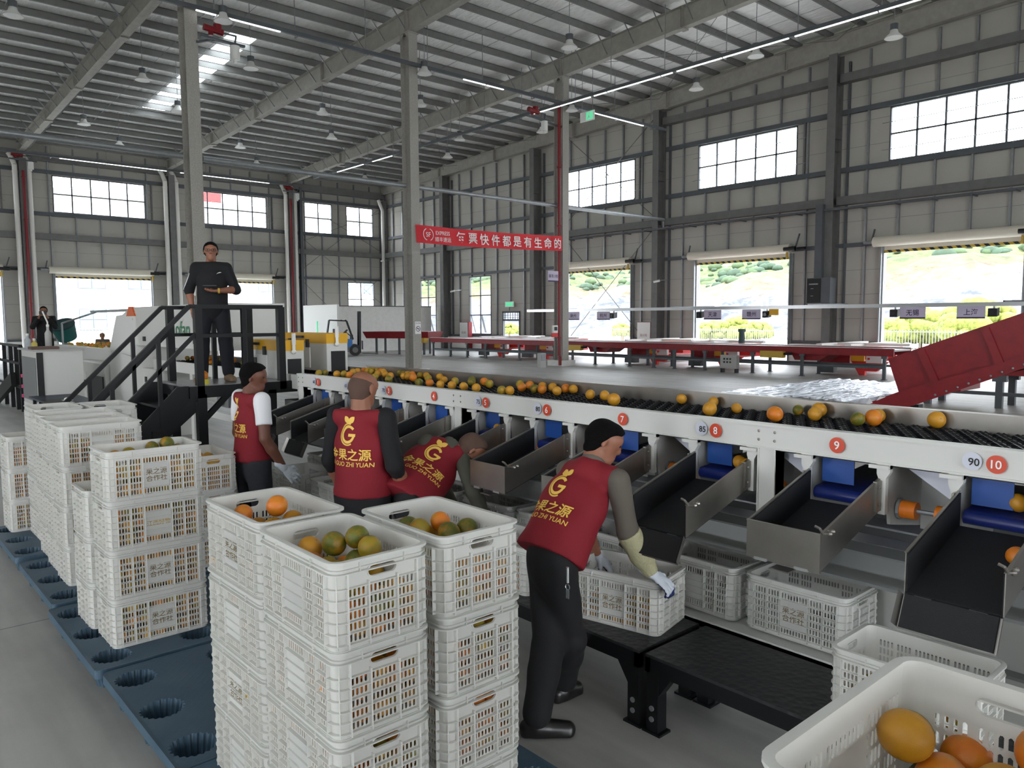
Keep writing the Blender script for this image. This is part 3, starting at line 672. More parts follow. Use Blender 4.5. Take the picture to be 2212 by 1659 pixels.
for px, py, where in LM:
    g = lamp_at(px, py); zr = ztop(g.x) + .268 - g.z
    lb = 'white dome high-bay lamp ' + where
    if hl is None:
        hl = thing('high_bay_lamp', lb, 'lamp', g, group='high-bay lamps under the roof')
        b = MB(); b.lathe([(.06, .16), (.1, .14), (.13, .02), (.27, -.11), (.28, -.13)], g, 24); o = b.build('lamp_shade', M['white'], hl, smooth=True)
        b = MB(); b.cyl(g + Vector((0, 0, .12)), g + Vector((0, 0, .3)), .12, 16); b.build('housing', M['dark_steel'], hl)
        b = MB(); b.lathe([(0, -.12), (.26, -.125)], g, 24); b.build('lens', M['white'], hl)
        b = MB(); b.cyl(g + Vector((0, 0, .3)), g + Vector((0, 0, zr)), .012, 6); b.build('hanging_rod', M['zinc'], hl)
    else:
        c = copy_tree(hl, loc=g, label=lb); rod = [k for k in c.children if k.name.startswith('hanging')]
        for k in rod: k.scale = (1, 1, zr / (ztop(ORG[hl.name].x) + .268 - ORG[hl.name].z))
def tray(name, a, c, lb, tubes, hang, seed=0):
    a, c = Vector(a), Vector(c); t = thing(name, lb, 'light fixture', a); d = (c - a); n = d.length; u = d / n
    MB().bar(a, c, .1, .12).build('channel', M['dark_steel'], t)
    for s, e in tubes:
        MB().bar(a + u * s - Vector((0, 0, .075)), a + u * e - Vector((0, 0, .075)), .05, .03).build('tube_light', M['tube_glow'], t)
    side = Vector((-u.y, u.x, 0)) * .2
    for k in np.arange(1.0, n, hang):
        p_ = a + u * k; q_ = p_ + side; b = MB(); b.cyl(q_ - Vector((0, 0, .08)), (q_.x, q_.y, ztop(q_.x)), .014, 6); b.bar(p_ - side * .2 - Vector((0, 0, .08)), q_ - Vector((0, 0, .08)), .04, .03); b.build('hanger', M['zinc'], t)
tray('cable_tray_light', (-23.55, 3.0, 11.19), (-23.55, 30.9, 11.14), 'dark cable tray with strip lights crossing from the top left towards the right wall', [(2.2, 3.2), (5.6, 8.2), (15.5, 17.5), (22.6, 26.2)], 2.6)
tray('cable_tray_light', (-45, 23.35, 10.95), (-6, 23.3, 10.95), 'dark cable tray with bright double tube lights running alongside the right wall', [(3, 6), (7, 9), (20, 23.5), (23.7, 27.5), (27.7, 32), (32.2, 38)], 2.6)
tray('cable_tray_light', (-48.4, 3.0, 11.0), (-48.5, 23.6, 11.0), 'dark cable tray with long white tube along the left wall, above the windows', [(7.0, 12.6), (13.4, 19)], 2.8)
# white drain pipes and red fire pipes on the left wall
for y, k in ((8.5, 'leftmost wall column'), (16.35, 'wall column left of the standing man'), (24.2, 'wall column right of the standing man')):
    for s, nm in ((-.36, 'left'), (.3, 'right')):
        b = MB(); b.cyl((WX + .55, y + s, .1), (WX + .55, y + s, 10.6), .13, 14); b.tube([(WX + .55, y + s, 10.6), (WX + .4, y + s - .1, 11.0), (WX + .4, y + s - .25, 11.25)], .13, 12)
        for z in (2.2, 4.2, 6.2, 8.2, 10.2): b.cyl((WX + .55, y + s, z), (WX + .55, y + s, z + .06), .145, 14)
        o = b.build('drain_pipe', M['pvc']); autosmooth(o); tag(o, 'white drain pipe on the %s side of the %s' % (nm, k), 'pipe')
b = MB(); b.cyl((WX + .5, 31.55, .1), (WX + .5, 31.55, 10.2), .13, 14); b.tube([(WX + .5, 31.55, 10.2), (WX + .5, 31.3, 10.7), (WX + .5, 31.2, 10.95)], .13, 12)
o = b.build('drain_pipe', M['pvc']); autosmooth(o); tag(o, 'white drain pipe in the far corner of the hall', 'pipe')
for P_, lb in (((WX + .75, 8.5), 'red fire pipe climbing the leftmost wall column'), ((WX + .75, 24.1), 'red fire pipe on the wall column right of the standing man')):
    b = MB(); b.cyl((P_[0], P_[1], .2), (P_[0], P_[1], 10.3), .075, 12)
    for z in (1.2, 3.0, 5.2, 7.6, 9.9): b.cyl((P_[0], P_[1], z), (P_[0], P_[1], z + .08), .11, 12)
    o = b.build('fire_pipe', M['pipe_red']); autosmooth(o); tag(o, lb, 'pipe')
b = MB(); x, y = CX + .1, 24.2 - .34; b.tube([(x + .35, y - .2, .05), (x + .35, y - .2, .4), (x + .1, y, .4), (x + .1, y, 11.2)], .07, 12)
for z in (1.2, 4.0, 6.0, 8.5): b.cyl((x + .1, y, z), (x + .1, y, z + .08), .1, 12)
o = b.build('fire_pipe', M['pipe_red']); autosmooth(o); tag(o, 'dark red fire pipe beside the column at the right end of the banner', 'pipe')
def monitor(loc, lb, arm):
    t = thing('fire_monitor', lb, 'fire-fighting device', loc); x, y, z = loc
    b = MB(); b.cyl((x, y, z), (x, y, z - .4), .14, 16); b.cyl((x, y, z - .4), (x, y, z - .5), .06, 10); b.build('camera_pod', M['white'], t)
    b = MB(); b.cyl((x, y - .9, z + .35), (x, y - .35, z + .3), .1, 12); b.cyl((x, y - .5, z + .25), (x, y - .5, z + .5), .12, 12); b.cyl((x, y - .7, z + .3), (x, y - .7, z + .15), .07, 10); b.build('nozzle', M['pipe_red'], t)
    b = MB(); b.tube([(x, y, z), (x, y + .05, z + .3), (x, y - .4, z + .3)], .03, 8); b.bar((x, y - 1, z + .08), (x, y + .3, z + .05), .12, .06); b.bar((x, y - .6, z + .06), (arm[0], arm[1], z + .06), .06, .06); b.build('bracket', M['dark_steel'], t)
g = atx(507, 100, -23.2); monitor(g, 'red fire nozzle with white camera pod near the roof, right of the standing man column', (CX, 8.5))
g = atx(1176, 262, -23.6); monitor(g, 'white camera pod and valve at the top of the dark red fire pipe', (CX, 24.2))
g = atx(66, 350, WX + .9); monitor(g, 'white camera pod at the top of the leftmost wall column', (WX, 8.5))
g = atx(642, 418, WX + .9); monitor(g, 'white camera pod at the top of the red pipe right of the standing man', (WX, 24.2))
# red banner between the columns
bn = thing('banner', 'red cloth banner with white Chinese slogan strung between two columns', 'banner', (-23.68, 16.45, 4.9))
BA, BB, BC, BD = [atx(*p, -23.68) for p in ((897, 485), (1214, 510), (1214, 542), (900, 524))]
b = MB(); n = 40; vs = []
for k in range(n + 1):
    t = k / n; top = BA.lerp(BB, t); bot = BD.lerp(BC, t); o_ = .03 * math.sin(t * 19) + .02 * math.sin(t * 47)
    for j in range(5): q_ = top.lerp(bot, j / 4); vs.append((q_.x + o_ * (1 - .3 * j / 4), q_.y, q_.z - .05 * math.sin(math.pi * t)))
b.add(vs, [(k * 5 + j, k * 5 + j + 1, k * 5 + j + 6, k * 5 + j + 5) for k in range(n) for j in range(4)]); b.build('cloth', M['banner'], bn, smooth=True, fix=False)
ud = (BB - BA).normalized(); vd = (BA - BD).normalized(); ny = Vector((1, 0, 0))
def on_banner(t, f): return BA.lerp(BB, t).lerp(BD.lerp(BC, t), f) + ny * .07 - Vector((0, 0, .05 * math.sin(math.pi * t)))
for i, ch in enumerate('每票快件都是有生命的'):
    lettering(ch, .46, on_banner(.268 + i * .0765, .52), ud, vd, M['print_white'], bn, .012)
b = MB()
for a0, a1 in ((20, 160), (200, 340)):
    for k in range(16):
        t0, t1 = [math.radians(a0 + (a1 - a0) * (k + j) / 16 + 90) for j in (0, 1)]; c = on_banner(.067, .5)
        P_ = lambda t, r: c + (ud * math.cos(t) + vd * math.sin(t)) * r
        b.add([P_(t0, .21), P_(t0, .235), P_(t1, .235), P_(t1, .21)], [(0, 1, 2, 3)])
b.build('emblem_ring', M['print_white'], bn, fix=False)
lettering('SF', .24, on_banner(.067, .5), ud, vd, M['print_white'], bn, .005)
lettering('EXPRESS', .2, on_banner(.155, .36), ud, vd, M['print_white'], bn, .004, wide=.9)
lettering('顺丰速运', .19, on_banner(.155, .72), ud, vd, M['print_white'], bn, .002)
# exit sign, notices, column fittings
def plate(name, lb, cat, c, w, h, ax, m_, txt=None, ts=.1, tm='sign_ink', strip=None, bold=.01):
    c = Vector(c); t = thing(name, lb, cat, c); d = .02
    if ax == 'x': MB().box(c.x - d, c.x, c.y - w / 2, c.y + w / 2, c.z - h / 2, c.z + h / 2).build('board', M[m_], t); u, o_ = Vector((0, 1, 0)), Vector((.006, 0, 0))
    else: MB().box(c.x - w / 2, c.x + w / 2, c.y, c.y + d, c.z - h / 2, c.z + h / 2).build('board', M[m_], t); u, o_ = Vector((1, 0, 0)), Vector((0, -.006, 0))
    if strip:
        q = MB(); a = c + o_ * .7 - u * (w / 2) - Vector((0, 0, h / 2)); q.add([a, a + u * w, a + u * w + Vector((0, 0, h * .12)), a + Vector((0, 0, h * .12))], [(0, 1, 2, 3)]); q.build('strip', M[strip], t, fix=False)
    if txt: lettering(txt, ts, c + o_ + Vector((0, 0, h * .03)), u, (0, 0, 1), M[tm], t, bold)
    return t
g = atx(1195, 597, -23.66); plate('sign_board', 'lilac sign reading 装车1线 on the column at the right end of the banner', 'sign', g, .62, .46, 'x', 'sign_lilac', '装车1线', .16, strip='sign_ink')
g = atx(903, 708, -23.72); t = plate('notice_plate', 'small white no smoking notice on the column at the left end of the banner', 'sign', g, .26, .46, 'x', 'print_white')
b = MB(); c = g + Vector((.006, 0, -.04)); n = 24
for k in range(n):
    t0, t1 = 2 * math.pi * k / n, 2 * math.pi * (k + 1) / n; q = lambda a, r_: c + Vector((0, math.cos(a) * r_, math.sin(a) * r_)); b.add([q(t0, .08), q(t0, .1), q(t1, .1), q(t1, .08)], [(0, 1, 2, 3)])
b.add([c + Vector((0, -.065, .055)), c + Vector((0, -.055, .065)), c + Vector((0, .065, -.055)), c + Vector((0, .055, -.065))], [(0, 1, 2, 3)])
b.add([c + Vector((0, -.06, -.012)), c + Vector((0, .06, -.012)), c + Vector((0, .06, .012)), c + Vector((0, -.06, .012))], [(0, 1, 2, 3)]); b.build('prohibition_mark', M['sign_ink'], t, fix=False)
lettering('禁止吸烟', .055, g + Vector((.006, 0, .17)), (0, 1, 0), (0, 0, 1), M['sign_ink'], t)
g = atx(1197, 718, -23.68); t = thing('alarm_box', 'white and red fire alarm call box low on the column right of the banner', 'alarm', g)
MB().box(g.x, g.x + .1, g.y - .13, g.y + .13, g.z - .02, g.z + .3).build('speaker', M['white'], t); MB().box(g.x, g.x + .06, g.y - .17, g.y + .17, g.z - .2, g.z - .03).build('call_plate', M['red_bright'], t)
MB().box(g.x + .1, g.x + .11, g.y - .09, g.y + .09, g.z + .08, g.z + .24).build('grille', M['black'], t)
g = atx(1170, 768, -23.4); t = thing('socket_box', 'grey socket box standing beside the base of the column right of the banner', 'box', g); MB().box(g.x - .1, g.x + .1, g.y - .16, g.y + .16, .0, .62).build('case', M['grey_light'], t); MB().box(g.x + .1, g.x + .115, g.y - .12, g.y + .12, .3, .58).build('lid', M['zinc'], t)
g = aty(1268, 251, 24.5)
t = thing('exit_sign', 'hanging green emergency exit sign near the roof, right of the banner columns', 'sign', g)
MB().box(g.x - .4, g.x + .4, g.y, g.y + .05, g.z - .2, g.z + .2).build('panel', M['print_white'], t)
b = MB(); b.box(g.x - .05, g.x + .34, g.y - .008, g.y - .002, g.z - .16, g.z + .16); b.build('green_field', M['exit_green'], t)
b = MB(); c = g + Vector((.14, -.014, 0)); b.box(c.x - .02, c.x + .03, c.y, c.y + .002, c.z + .07, c.z + .12); b.bar(c + Vector((.0, 0, .07)), c + Vector((-.03, 0, -.03)), .04, .002, (0, 1, 0)); b.bar(c + Vector((-.03, 0, -.03)), c + Vector((-.1, 0, -.12)), .03, .002, (0, 1, 0)); b.bar(c + Vector((-.03, 0, -.03)), c + Vector((.06, 0, -.1)), .03, .002, (0, 1, 0)); b.build('running_figure', M['print_white'], t)
MB().cyl((g.x - .3, g.y + .02, g.z + .2), (g.x - .3, g.y + .02, ztop(g.x) + .26), .012, 6).build('hanging_rod', M['zinc'], t); MB().cyl((g.x + .3, g.y + .02, g.z + .2), (g.x + .3, g.y + .02, ztop(g.x) + .26), .012, 6).build('hanging_rod', M['zinc'], t)
g = Vector((-36.1, WY - .2, 2.98)); t = thing('exit_sign', 'pale green exit sign above the narrow doorway in the right wall', 'sign', g)
MB().box(g.x - .4, g.x + .4, g.y, g.y + .05, g.z - .17, g.z + .17).build('panel', M['print_white'], t); MB().box(g.x - .34, g.x + .34, g.y - .01, g.y - .001, g.z - .12, g.z + .12).build('green_field', M['exit_green'], t); MB().cyl((g.x, g.y + .02, g.z - .17), (g.x, g.y + .02, g.z - .4), .02, 6).build('bracket', M['dark_steel'], t)
for (px, py, lb) in ((1003, 719, 'white and red fire hose cabinet on the right wall, left of the narrow doorway'), (1392, 716, 'white and red fire hose cabinet between the two left loading doors')):
    g = aty(px, py, WY - .55); t = thing('fire_cabinet', lb, 'cabinet', (g.x, g.y, .1)); w_ = .45
    MB().box(g.x - w_, g.x + w_, g.y, g.y + .3, .1, 1.88).build('case', M['red_paint'], t); MB().box(g.x - w_, g.x + w_ - .06, g.y - .03, g.y, .12, 1.86).build('door', M['white'], t)
    lettering('消火栓', .16, (g.x - .04, g.y - .036, 1.2), (1, 0, 0), (0, 0, 1), M['pipe_red'], t); lettering('119', .14, (g.x - .04, g.y - .036, .75), (1, 0, 0), (0, 0, 1), M['pipe_red'], t)
# black network cabinet on the right wall with cable duct above
t = thing('network_cabinet', 'black wall cabinet with glass door on the column between the middle and right loading doors', 'cabinet', (-15.6, 31.0, 2.65))
MB().box(-16.1, -15.1, 30.85, 31.35, 2.65, 3.7).build('case', M['dark_steel'], t); MB().box(-16.08, -15.5, 30.82, 30.85, 2.68, 3.67).build('door', M['black'], t)
b = MB(); b.box(-15.98, -15.6, 30.78, 30.82, 3.42, 3.47); b.build('shelf', M['zinc'], t)
for z in (2.95, 3.25): MB().box(-15.9, -15.8, 30.78, 30.82, z, z + .02).build('indicator', M['zinc'], t)
o = MB().box(-15.95, -15.65, 31.12, 31.36, 3.7, 6.75).build('cable_duct', M['dark_steel']); tag(o, 'dark vertical cable duct dropping to the black wall cabinet', 'duct')
o = MB()
o.box(-34, 4, 31.2, 31.5, 6.46, 6.54)
for x in np.arange(-33, 4, 1.35): o.box(x - .03, x + .03, 31.0, 31.6, 6.42, 6.46)
o = o.build('cable_ladder', M['dark_steel']); tag(o, 'dark cable ladder running under the heavy girt of the right wall', 'cable tray')
# galvanised sign rail with city boards
rl = thing('sign_rail', 'long galvanised rail hanging level across the loading doors, carrying city boards', 'rail', (-30, 28, 2.45))
MB().bar((-30.3, 28, 2.49), (-2, 28, 2.45), .1, .13).build('rail_bar', M['aluminium'], rl)
for x in (-29.9, -21, -14.6, -8): MB().bar((x, 28, 2.55), (x, 31.4, 2.6), .06, .06).build('support_arm', M['dark_steel'], rl)
PL = {'泉州': 'first (Quanzhou)', '杭州': 'second (Hangzhou)', '天津': 'third (Tianjin)', '赣州': 'fourth (Ganzhou)', '无锡': 'fifth (Wuxi)', '上海': 'sixth (Shanghai)'}
for px, txt in ((1238, '泉州'), (1303, '杭州'), (1539, '天津'), (1623, '赣州'), (1971, '无锡'), (2097, '上海')):
    g = aty(px, 676, 27.93); plate('city_board', 'lilac board %s under the galvanised rail, the %s from the left' % (txt, PL[txt]), 'sign', (g.x, g.y, 2.2), .84, .4, 'y', 'sign_lilac', txt, .22, strip='sign_ink')
for px, lb in ((1222, 'first from the left, beside the column'), (1326, 'second from the left, in the left loading door'), (1514, 'third from the left, at the middle door edge'), (1657, 'fourth from the left, beside a yellow plate'), (1934, 'fifth from the left, in the right loading door'), (2147, 'sixth from the left, rightmost')):
    g = aty(px, 674, 28); t = thing('scanner_camera', 'small black camera under the galvanised rail, ' + lb, 'camera', (g.x, 28, 2.2))
    b = MB(); b.hexa([(g.x - .13, 27.85, 2.06), (g.x + .13, 27.85, 2.06), (g.x + .13, 28.1, 2.1), (g.x - .13, 28.1, 2.1), (g.x - .13, 27.85, 2.32), (g.x + .13, 27.85, 2.32), (g.x + .13, 28.1, 2.36), (g.x - .13, 28.1, 2.36)]); b.build('body', M['black'], t); MB().cyl((g.x, 28, 2.34), (g.x, 28, 2.43), .03, 8).build('mount', M['zinc'], t); MB().cyl((g.x, 27.85, 2.19), (g.x, 27.82, 2.19), .07, 12).build('lens', M['lens_glass'], t)
g = aty(1665, 672, 27.95); o = MB().box(g.x - .05, g.x + .35, 27.9, 27.94, 2.16, 2.4).build('tag_plate', M['yellow']); tag(o, 'small yellow plate hanging beside a black camera in the middle loading door', 'sign')
for (px, py, lb) in ((830, 562, 'white dome camera in the far corner'), (1425, 606, 'white bullet camera on the wall column between the left loading doors'), (982, 628, 'small camera on the wall column left of the tall window')):
    g = aty(px, py, WY - .8); t = thing('security_camera', lb, 'camera', g); b = MB(); b.cyl(g, g + Vector((-.3, -.1, -.06)), .06, 10); b.build('body', M['white'], t); MB().bar(g, g + Vector((.1, .5, .05)), .04, .04).build('mount', M['zinc'], t)
g = atx(462, 567, -23.7); t = thing('security_camera', 'white bullet camera on the column, just left of the standing man head', 'camera', g); MB().cyl(g, g + Vector((.05, .3, -.04)), .06, 10).build('body', M['white'], t); MB().bar(g, g + Vector((-.1, -.25, .05)), .04, .04).build('mount', M['zinc'], t)
# white partition wall, forklift, junction box
pw = thing('partition_wall', 'low white partition wall with dark coping in front of the far corner', 'wall', (-44, 26, 0))
MB().box(-44.2, -44, 22.2, 31.5, 0, 2.92).build('panel', M['plinth'], pw); MB().box(-44.24, -43.96, 22.2, 31.5, 2.92, 2.98).build('coping', M['dark_steel'], pw)
b = MB(); b.box(-44.2, -40, 22.0, 22.15, 0, 2.95); b.build('return_panel', M['white'], pw)
g = atx(686, 703, -43.9); t = thing('junction_box', 'grey electrical box with pipe on the white partition wall, left of the forklift', 'box', g); MB().box(-43.98, -43.75, g.y - .35, g.y + .35, g.z - .45, g.z + .45).build('case', M['grey_light'], t); MB().box(-43.98, -43.88, g.y - .15, g.y + .05, 0, 2.9).build('conduit', M['steel'], t)
def forklift():
    g = Vector((-39.6, 22.6, 0)); t = thing('forklift', 'blue and black forklift truck parked by the white partition wall', 'forklift', g)
    P = lambda u, v, z: (g.x + .3 * u - .6 * v, g.y + .95 * u * 1 + .3 * v, z)      # u forward (to the right), v sideways
    def hx(b, u0, u1, v0, v1, z0, z1): b.hexa([P(u0, v0, z0), P(u1, v0, z0), P(u1, v1, z0), P(u0, v1, z0), P(u0, v0, z1), P(u1, v0, z1), P(u1, v1, z1), P(u0, v1, z1)])
    b = MB(); hx(b, -1.5, .1, -.6, .6, .3, .95); hx(b, -1.5, -.9, -.6, .6, .95, 1.15); b.build('body', M['fork_blue'], t)
    b = MB(); hx(b, -1.5, .4, -.62, .62, .22, .5); hx(b, -.9, -.4, -.3, .3, .95, 1.1); hx(b, -1.0, -.85, -.3, .3, 1.05, 1.55); hx(b, .0, .15, -.5, .5, .9, 1.2); b.build('chassis', M['dark_steel'], t)
    for u, r_ in ((-1.1, .26), (.25, .33)):
        for v in (-.6, .6):
            a = Vector(P(u, v - .1, r_)); c = Vector(P(u, v + .1, r_)); o = MB().cyl(a, c, r_, 20); o = o.build('wheel', M['black'], t); MB().cyl(Vector(P(u, v - .11, r_)), Vector(P(u, v + .11, r_)), r_ * .5, 12).build('hub', M['steel'], o)
    b = MB()
    for v in (-.5, .5):
        b.bar(P(-1.35, v, 1.1), P(-1.2, v, 2.05), .07, .07); b.bar(P(-1.2, v, 2.05), P(-.2, v, 2.0), .07, .07); b.bar(P(-.2, v, 2.0), P(.15, v, .95), .07, .07)
    for u in (-1.1, -.8, -.5, -.25): b.bar(P(u, -.5, 2.05), P(u, .5, 2.05), .05, .04)
    b.build('overhead_guard', M['black'], t)
    for v in (-.35, -.12, .12, .35): MB().bar(P(.48 + abs(v) * .1, v, .15), P(.52 + abs(v) * .1, v, 2.55), .1, .14).build('mast_rail', M['black'], t)
    b = MB(); b.bar(P(.5, -.4, 2.5), P(.5, .4, 2.5), .1, .1); b.bar(P(.5, -.4, 1.2), P(.5, .4, 1.2), .08, .1); b.bar(P(.7, -.45, .6), P(.7, .45, .6), .05, .5); b.build('carriage', M['dark_steel'], t)
    for v in (-.25, .25): MB().bar(P(.72, v, .12), P(1.6, v, .1), .12, .05).build('fork', M['steel'], t)
    b = MB(); b.cyl(P(.0, 0, 1.15), P(-.25, 0, 1.35), .03, 8); b.cyl(P(-.26, 0, 1.36), P(-.3, 0, 1.4), .18, 14); b.build('steering_wheel', M['black'], t)
    b = MB(); hx(b, -1.9, -1.82, -.3, -.22, .6, 2.0); b.cur = 0; b.build('beacon_post', M['exit_green'], t)
forklift()
# ================================================================ red parcel conveyors at the back
mc = thing('belt_conveyor', 'long red belt conveyor on grey legs running along the right wall', 'conveyor', (-38, 26.4, 0))
MB().box(-36.0, -10.4, 25.72, 27.1, .94, 1.0).build('belt', M['grey_light'], mc)
for y in (25.7, 27.04): MB().box(-36.0, -10.4, y, y + .07, .78, 1.03).build('side_rail', M['red_paint'], mc); MB().box(-36.0, -10.4, y - .01, y + .08, 1.03, 1.05).build('edge_strip', M['aluminium'], mc)
for x in (-35.8, -34.2, -32.7, -31.1, -28.5, -26.0, -23.4, -21.4, -20.1, -19.05, -17.6, -15.5, -13.55, -10.7):
    for y in (25.76, 27.0): b = MB(); b.box(x - .05, x + .05, y - .04, y + .04, 0, .8); b.box(x - .09, x + .09, y - .05, y + .05, .7, .8); b.box(x - .08, x + .08, y - .07, y + .07, 0, .02); b.build('leg', M['dark_steel'], mc)
for y in (25.76, 27.0): MB().box(-35.8, -10.7, y - .03, y + .03, .36, .44).build('stringer', M['dark_steel'], mc)
for px in (1241, 1669): 
    g = aty(px, 753, 25.6); b = MB(); b.box(g.x - .45, g.x + .45, 25.5, 25.72, .62, .86); o = b.build('drive_cover', M['dull_yellow'], mc); MB().cyl((g.x + .45, 25.6, .76), (g.x + .75, 25.6, .78), .05, 8).build('shaft', M['black'], mc)
    b = MB(); b.prism([(g.x + .5, .9), (g.x + 2.2, .9), (g.x + 1.6, .55), (g.x + .7, .55)], 25.9, 26.9); b.build('transfer_chute', M['red_paint'], mc)
UN = [(-33.0, 'partly behind the column right of the banner'), (-29.4, 'in front of the left loading door'), (-22.4, 'just left of the middle loading door'), (-18.9, 'in front of the middle loading door'), (-13.2, 'left of the inclined red conveyor')]
for i, (x, where) in enumerate(UN):
    t = thing('extending_conveyor', 'red telescopic conveyor with white top rails %s' % where, 'conveyor', (x, 27.6, 0))
    MB().box(x - .6, x + .55, 27.5, 31.2, .35, .98).build('body', M['red_paint'], t); MB().box(x - .65, x + 1.7, 28.6, 29.2, .5, 1.0).build('boom', M['red_bright'], t)
    for q in (-.58, .5): MB().box(x + q - .1, x + q + .12, 27.4, 31.3, 1.0, 1.1).build('top_rail', M['white'], t)
    MB().box(x - .4, x + 2.2, 28.5, 28.7, 1.02, 1.12).build('top_rail', M['white'], t)
    MB().box(x - .5, x + .1, 27.2, 27.5, .06, .42).build('motor_box', M['dark_steel'], t)
    MB().box(x + .62, x + 1.1, 27.42, 27.5, .5, .86).build('warning_panel', M['yellow'], t); b = MB(); b.box(x + 1.2, x + 1.75, 27.35, 27.5, .45, .88); o = b.build('control_panel', M['white'], t)
    b = MB(); b.cyl((x + 1.3, 27.35, .76), (x + 1.3, 27.3, .76), .05, 10); b.cyl((x + 1.3, 27.35, .6), (x + 1.3, 27.3, .6), .04, 10); b.build('stop_button', M['red_bright'], o)
    b = MB(); b.prism([(x + .6, .5), (x + 1.9, .5), (x + 1.5, .15), (x + 1.1, .15), (x + 1.1, 0), (x + .9, 0)], 27.5, 27.65); b.build('foot', M['red_bright'], t)
    if i in (1, 3): b = MB(); b.cyl((x + 1.9, 27.4, 1.05), (x + 1.9, 27.4, 1.5), .13, 14, .11); b.cyl((x + 1.9, 27.4, 1.5), (x + 1.9, 27.4, 1.62), .15, 14); b.build('motor', mat('motor_green', rgb(40, 66, 66), .5) if 'motor_green' not in MATS else M['motor_green'], t)
t = thing('belt_conveyor', 'short red hopper conveyor on legs beside the forklift mast', 'conveyor', (-38.5, 25.5, 0))
b = MB(); b.hexa([(-40.5, 24.2, .95), (-36.9, 26.2, .95), (-37.6, 27.6, .95), (-41.2, 25.6, .95), (-40.6, 24.0, 1.35), (-36.8, 26.1, 1.35), (-37.6, 27.8, 1.35), (-41.4, 25.7, 1.35)]); b.build('trough', M['red_paint'], t)
for p_ in ((-40, 24.6), (-38.6, 25.3), (-37.2, 26.1), (-40.6, 25.6), (-38, 27.1)): MB().box(p_[0] - .05, p_[0] + .05, p_[1] - .05, p_[1] + .05, 0, .95).build('leg', M['dark_steel'], t)
MB().box(-37.3, -36.9, 25.9, 26.2, .7, .98).build('drive_cover', M['dull_yellow'], t)
t = thing('control_box', 'grey control box with six buttons standing on the floor before the red conveyor', 'control box', (-16.25, 25.4, 0))
MB().box(-16.6, -15.9, 25.3, 25.5, .16, .66).build('case', M['grey_light'], t)
for i in range(3):
    for j in range(2): MB().cyl((-16.42 + i * .13, 25.3, .4 + j * .12), (-16.42 + i * .13, 25.28, .4 + j * .12), .035, 10).build('button', M['black'], t)
for x in (-16.55, -15.95): MB().box(x - .03, x + .03, 25.3, 25.5, 0, .16).build('foot', M['black'], t)
# inclined red conveyor on the right
Y0 = 14.0
t = thing('inclined_conveyor', 'dark red inclined conveyor with deep side panels rising out of the right edge', 'conveyor', (-5.7, Y0, 0))
Q = [(1918, 775), (2212, 675), (2300, 645), (2300, 770), (2212, 795), (1945, 858)]; pts = [aty(x, y, Y0) for x, y in Q]
for y in (Y0, Y0 + 1.1):
    b = MB(); b.prism([(p_.x, p_.z) for p_ in pts], y, y + .05, 'y'); b.build('side_panel', M['red_paint'], t)
Q2 = [(1845, 882), (1945, 845), (2300, 745), (2300, 770), (2212, 795), (1960, 880)]; p2 = [aty(x, y, Y0 - .04) for x, y in Q2]
b = MB(); b.prism([(p_.x, p_.z) for p_ in p2], Y0 - .06, Y0 - .005, 'y'); b.build('frame_beam', M['red_paint'], t)
b = MB(); b.hexa([(p2[0].x, Y0, p2[0].z), (p2[0].x, Y0 + 1.1, p2[0].z), (p2[3].x, Y0 + 1.1, p2[3].z), (p2[3].x, Y0, p2[3].z), (p2[0].x, Y0, p2[0].z + .04), (p2[0].x, Y0 + 1.1, p2[0].z + .04), (p2[3].x, Y0 + 1.1, p2[3].z + .04), (p2[3].x, Y0, p2[3].z + .04)]); b.build('belt', M['black'], t)
for a, c in (((1990, 757), (2030, 845)), ((2128, 710), (2166, 800))):
    a, c = aty(*a, Y0 - .02), aty(*c, Y0 - .02); MB().bar(a, c, .12, .05, (0, 1, 0)).build('stiffener', M['red_paint'], t)
b = MB()
for k in range(9): g = aty(2020 + k * 24, 853 - k * 8.2, Y0 - .07); b.ball(g, .02, 8, 5)
b.build('bolt', M['zinc'], t)
g = aty(1868, 876, Y0 - .07); b = MB(); b.add([g, g + Vector((.14, 0, .06)), g + Vector((.08, 0, .14))], [(0, 1, 2)]); g = g + Vector((.2, 0, .1)); b.add([g, g + Vector((.16, 0, .08)), g + Vector((.06, 0, .09))], [(0, 1, 2)]); b.build('warning_mark', M['print_white'], t, fix=False)
for px in (1968, 1982):
    g = aty(px, 888, Y0 + .5); MB().box(g.x - .05, g.x + .05, Y0 + .4, Y0 + .6, 0, .5).build('leg', M['black'], t)
for px, py in ((2300, 780),): g = aty(px, py, Y0 + .5); MB().box(g.x - .08, g.x + .08, Y0, Y0 + 1, 0, g.z).build('leg', M['dark_steel'], t)
t = thing('belt_conveyor', 'red conveyor with grey legs standing behind the inclined conveyor, at the right edge', 'conveyor', (-7, 20, 0))
MB().box(-7.3, -1, 19.5, 20.6, .75, 1.15).build('bed', M['red_paint'], t); MB().box(-7.5, -6.3, 19.3, 20.6, .35, .75).build('drive_box', M['red_paint'], t)
for x in (-7.1, -5.6, -3.4):
    for y in (19.6, 20.5): b = MB(); b.box(x - .07, x + .07, y - .06, y + .06, 0, .75); b.box(x - .14, x + .14, y - .07, y + .07, .6, .75); b.build('leg', M['dark_steel'], t)
MB().box(-7.1, -1, 19.57, 19.63, .28, .36).build('stringer', M['dark_steel'], t)
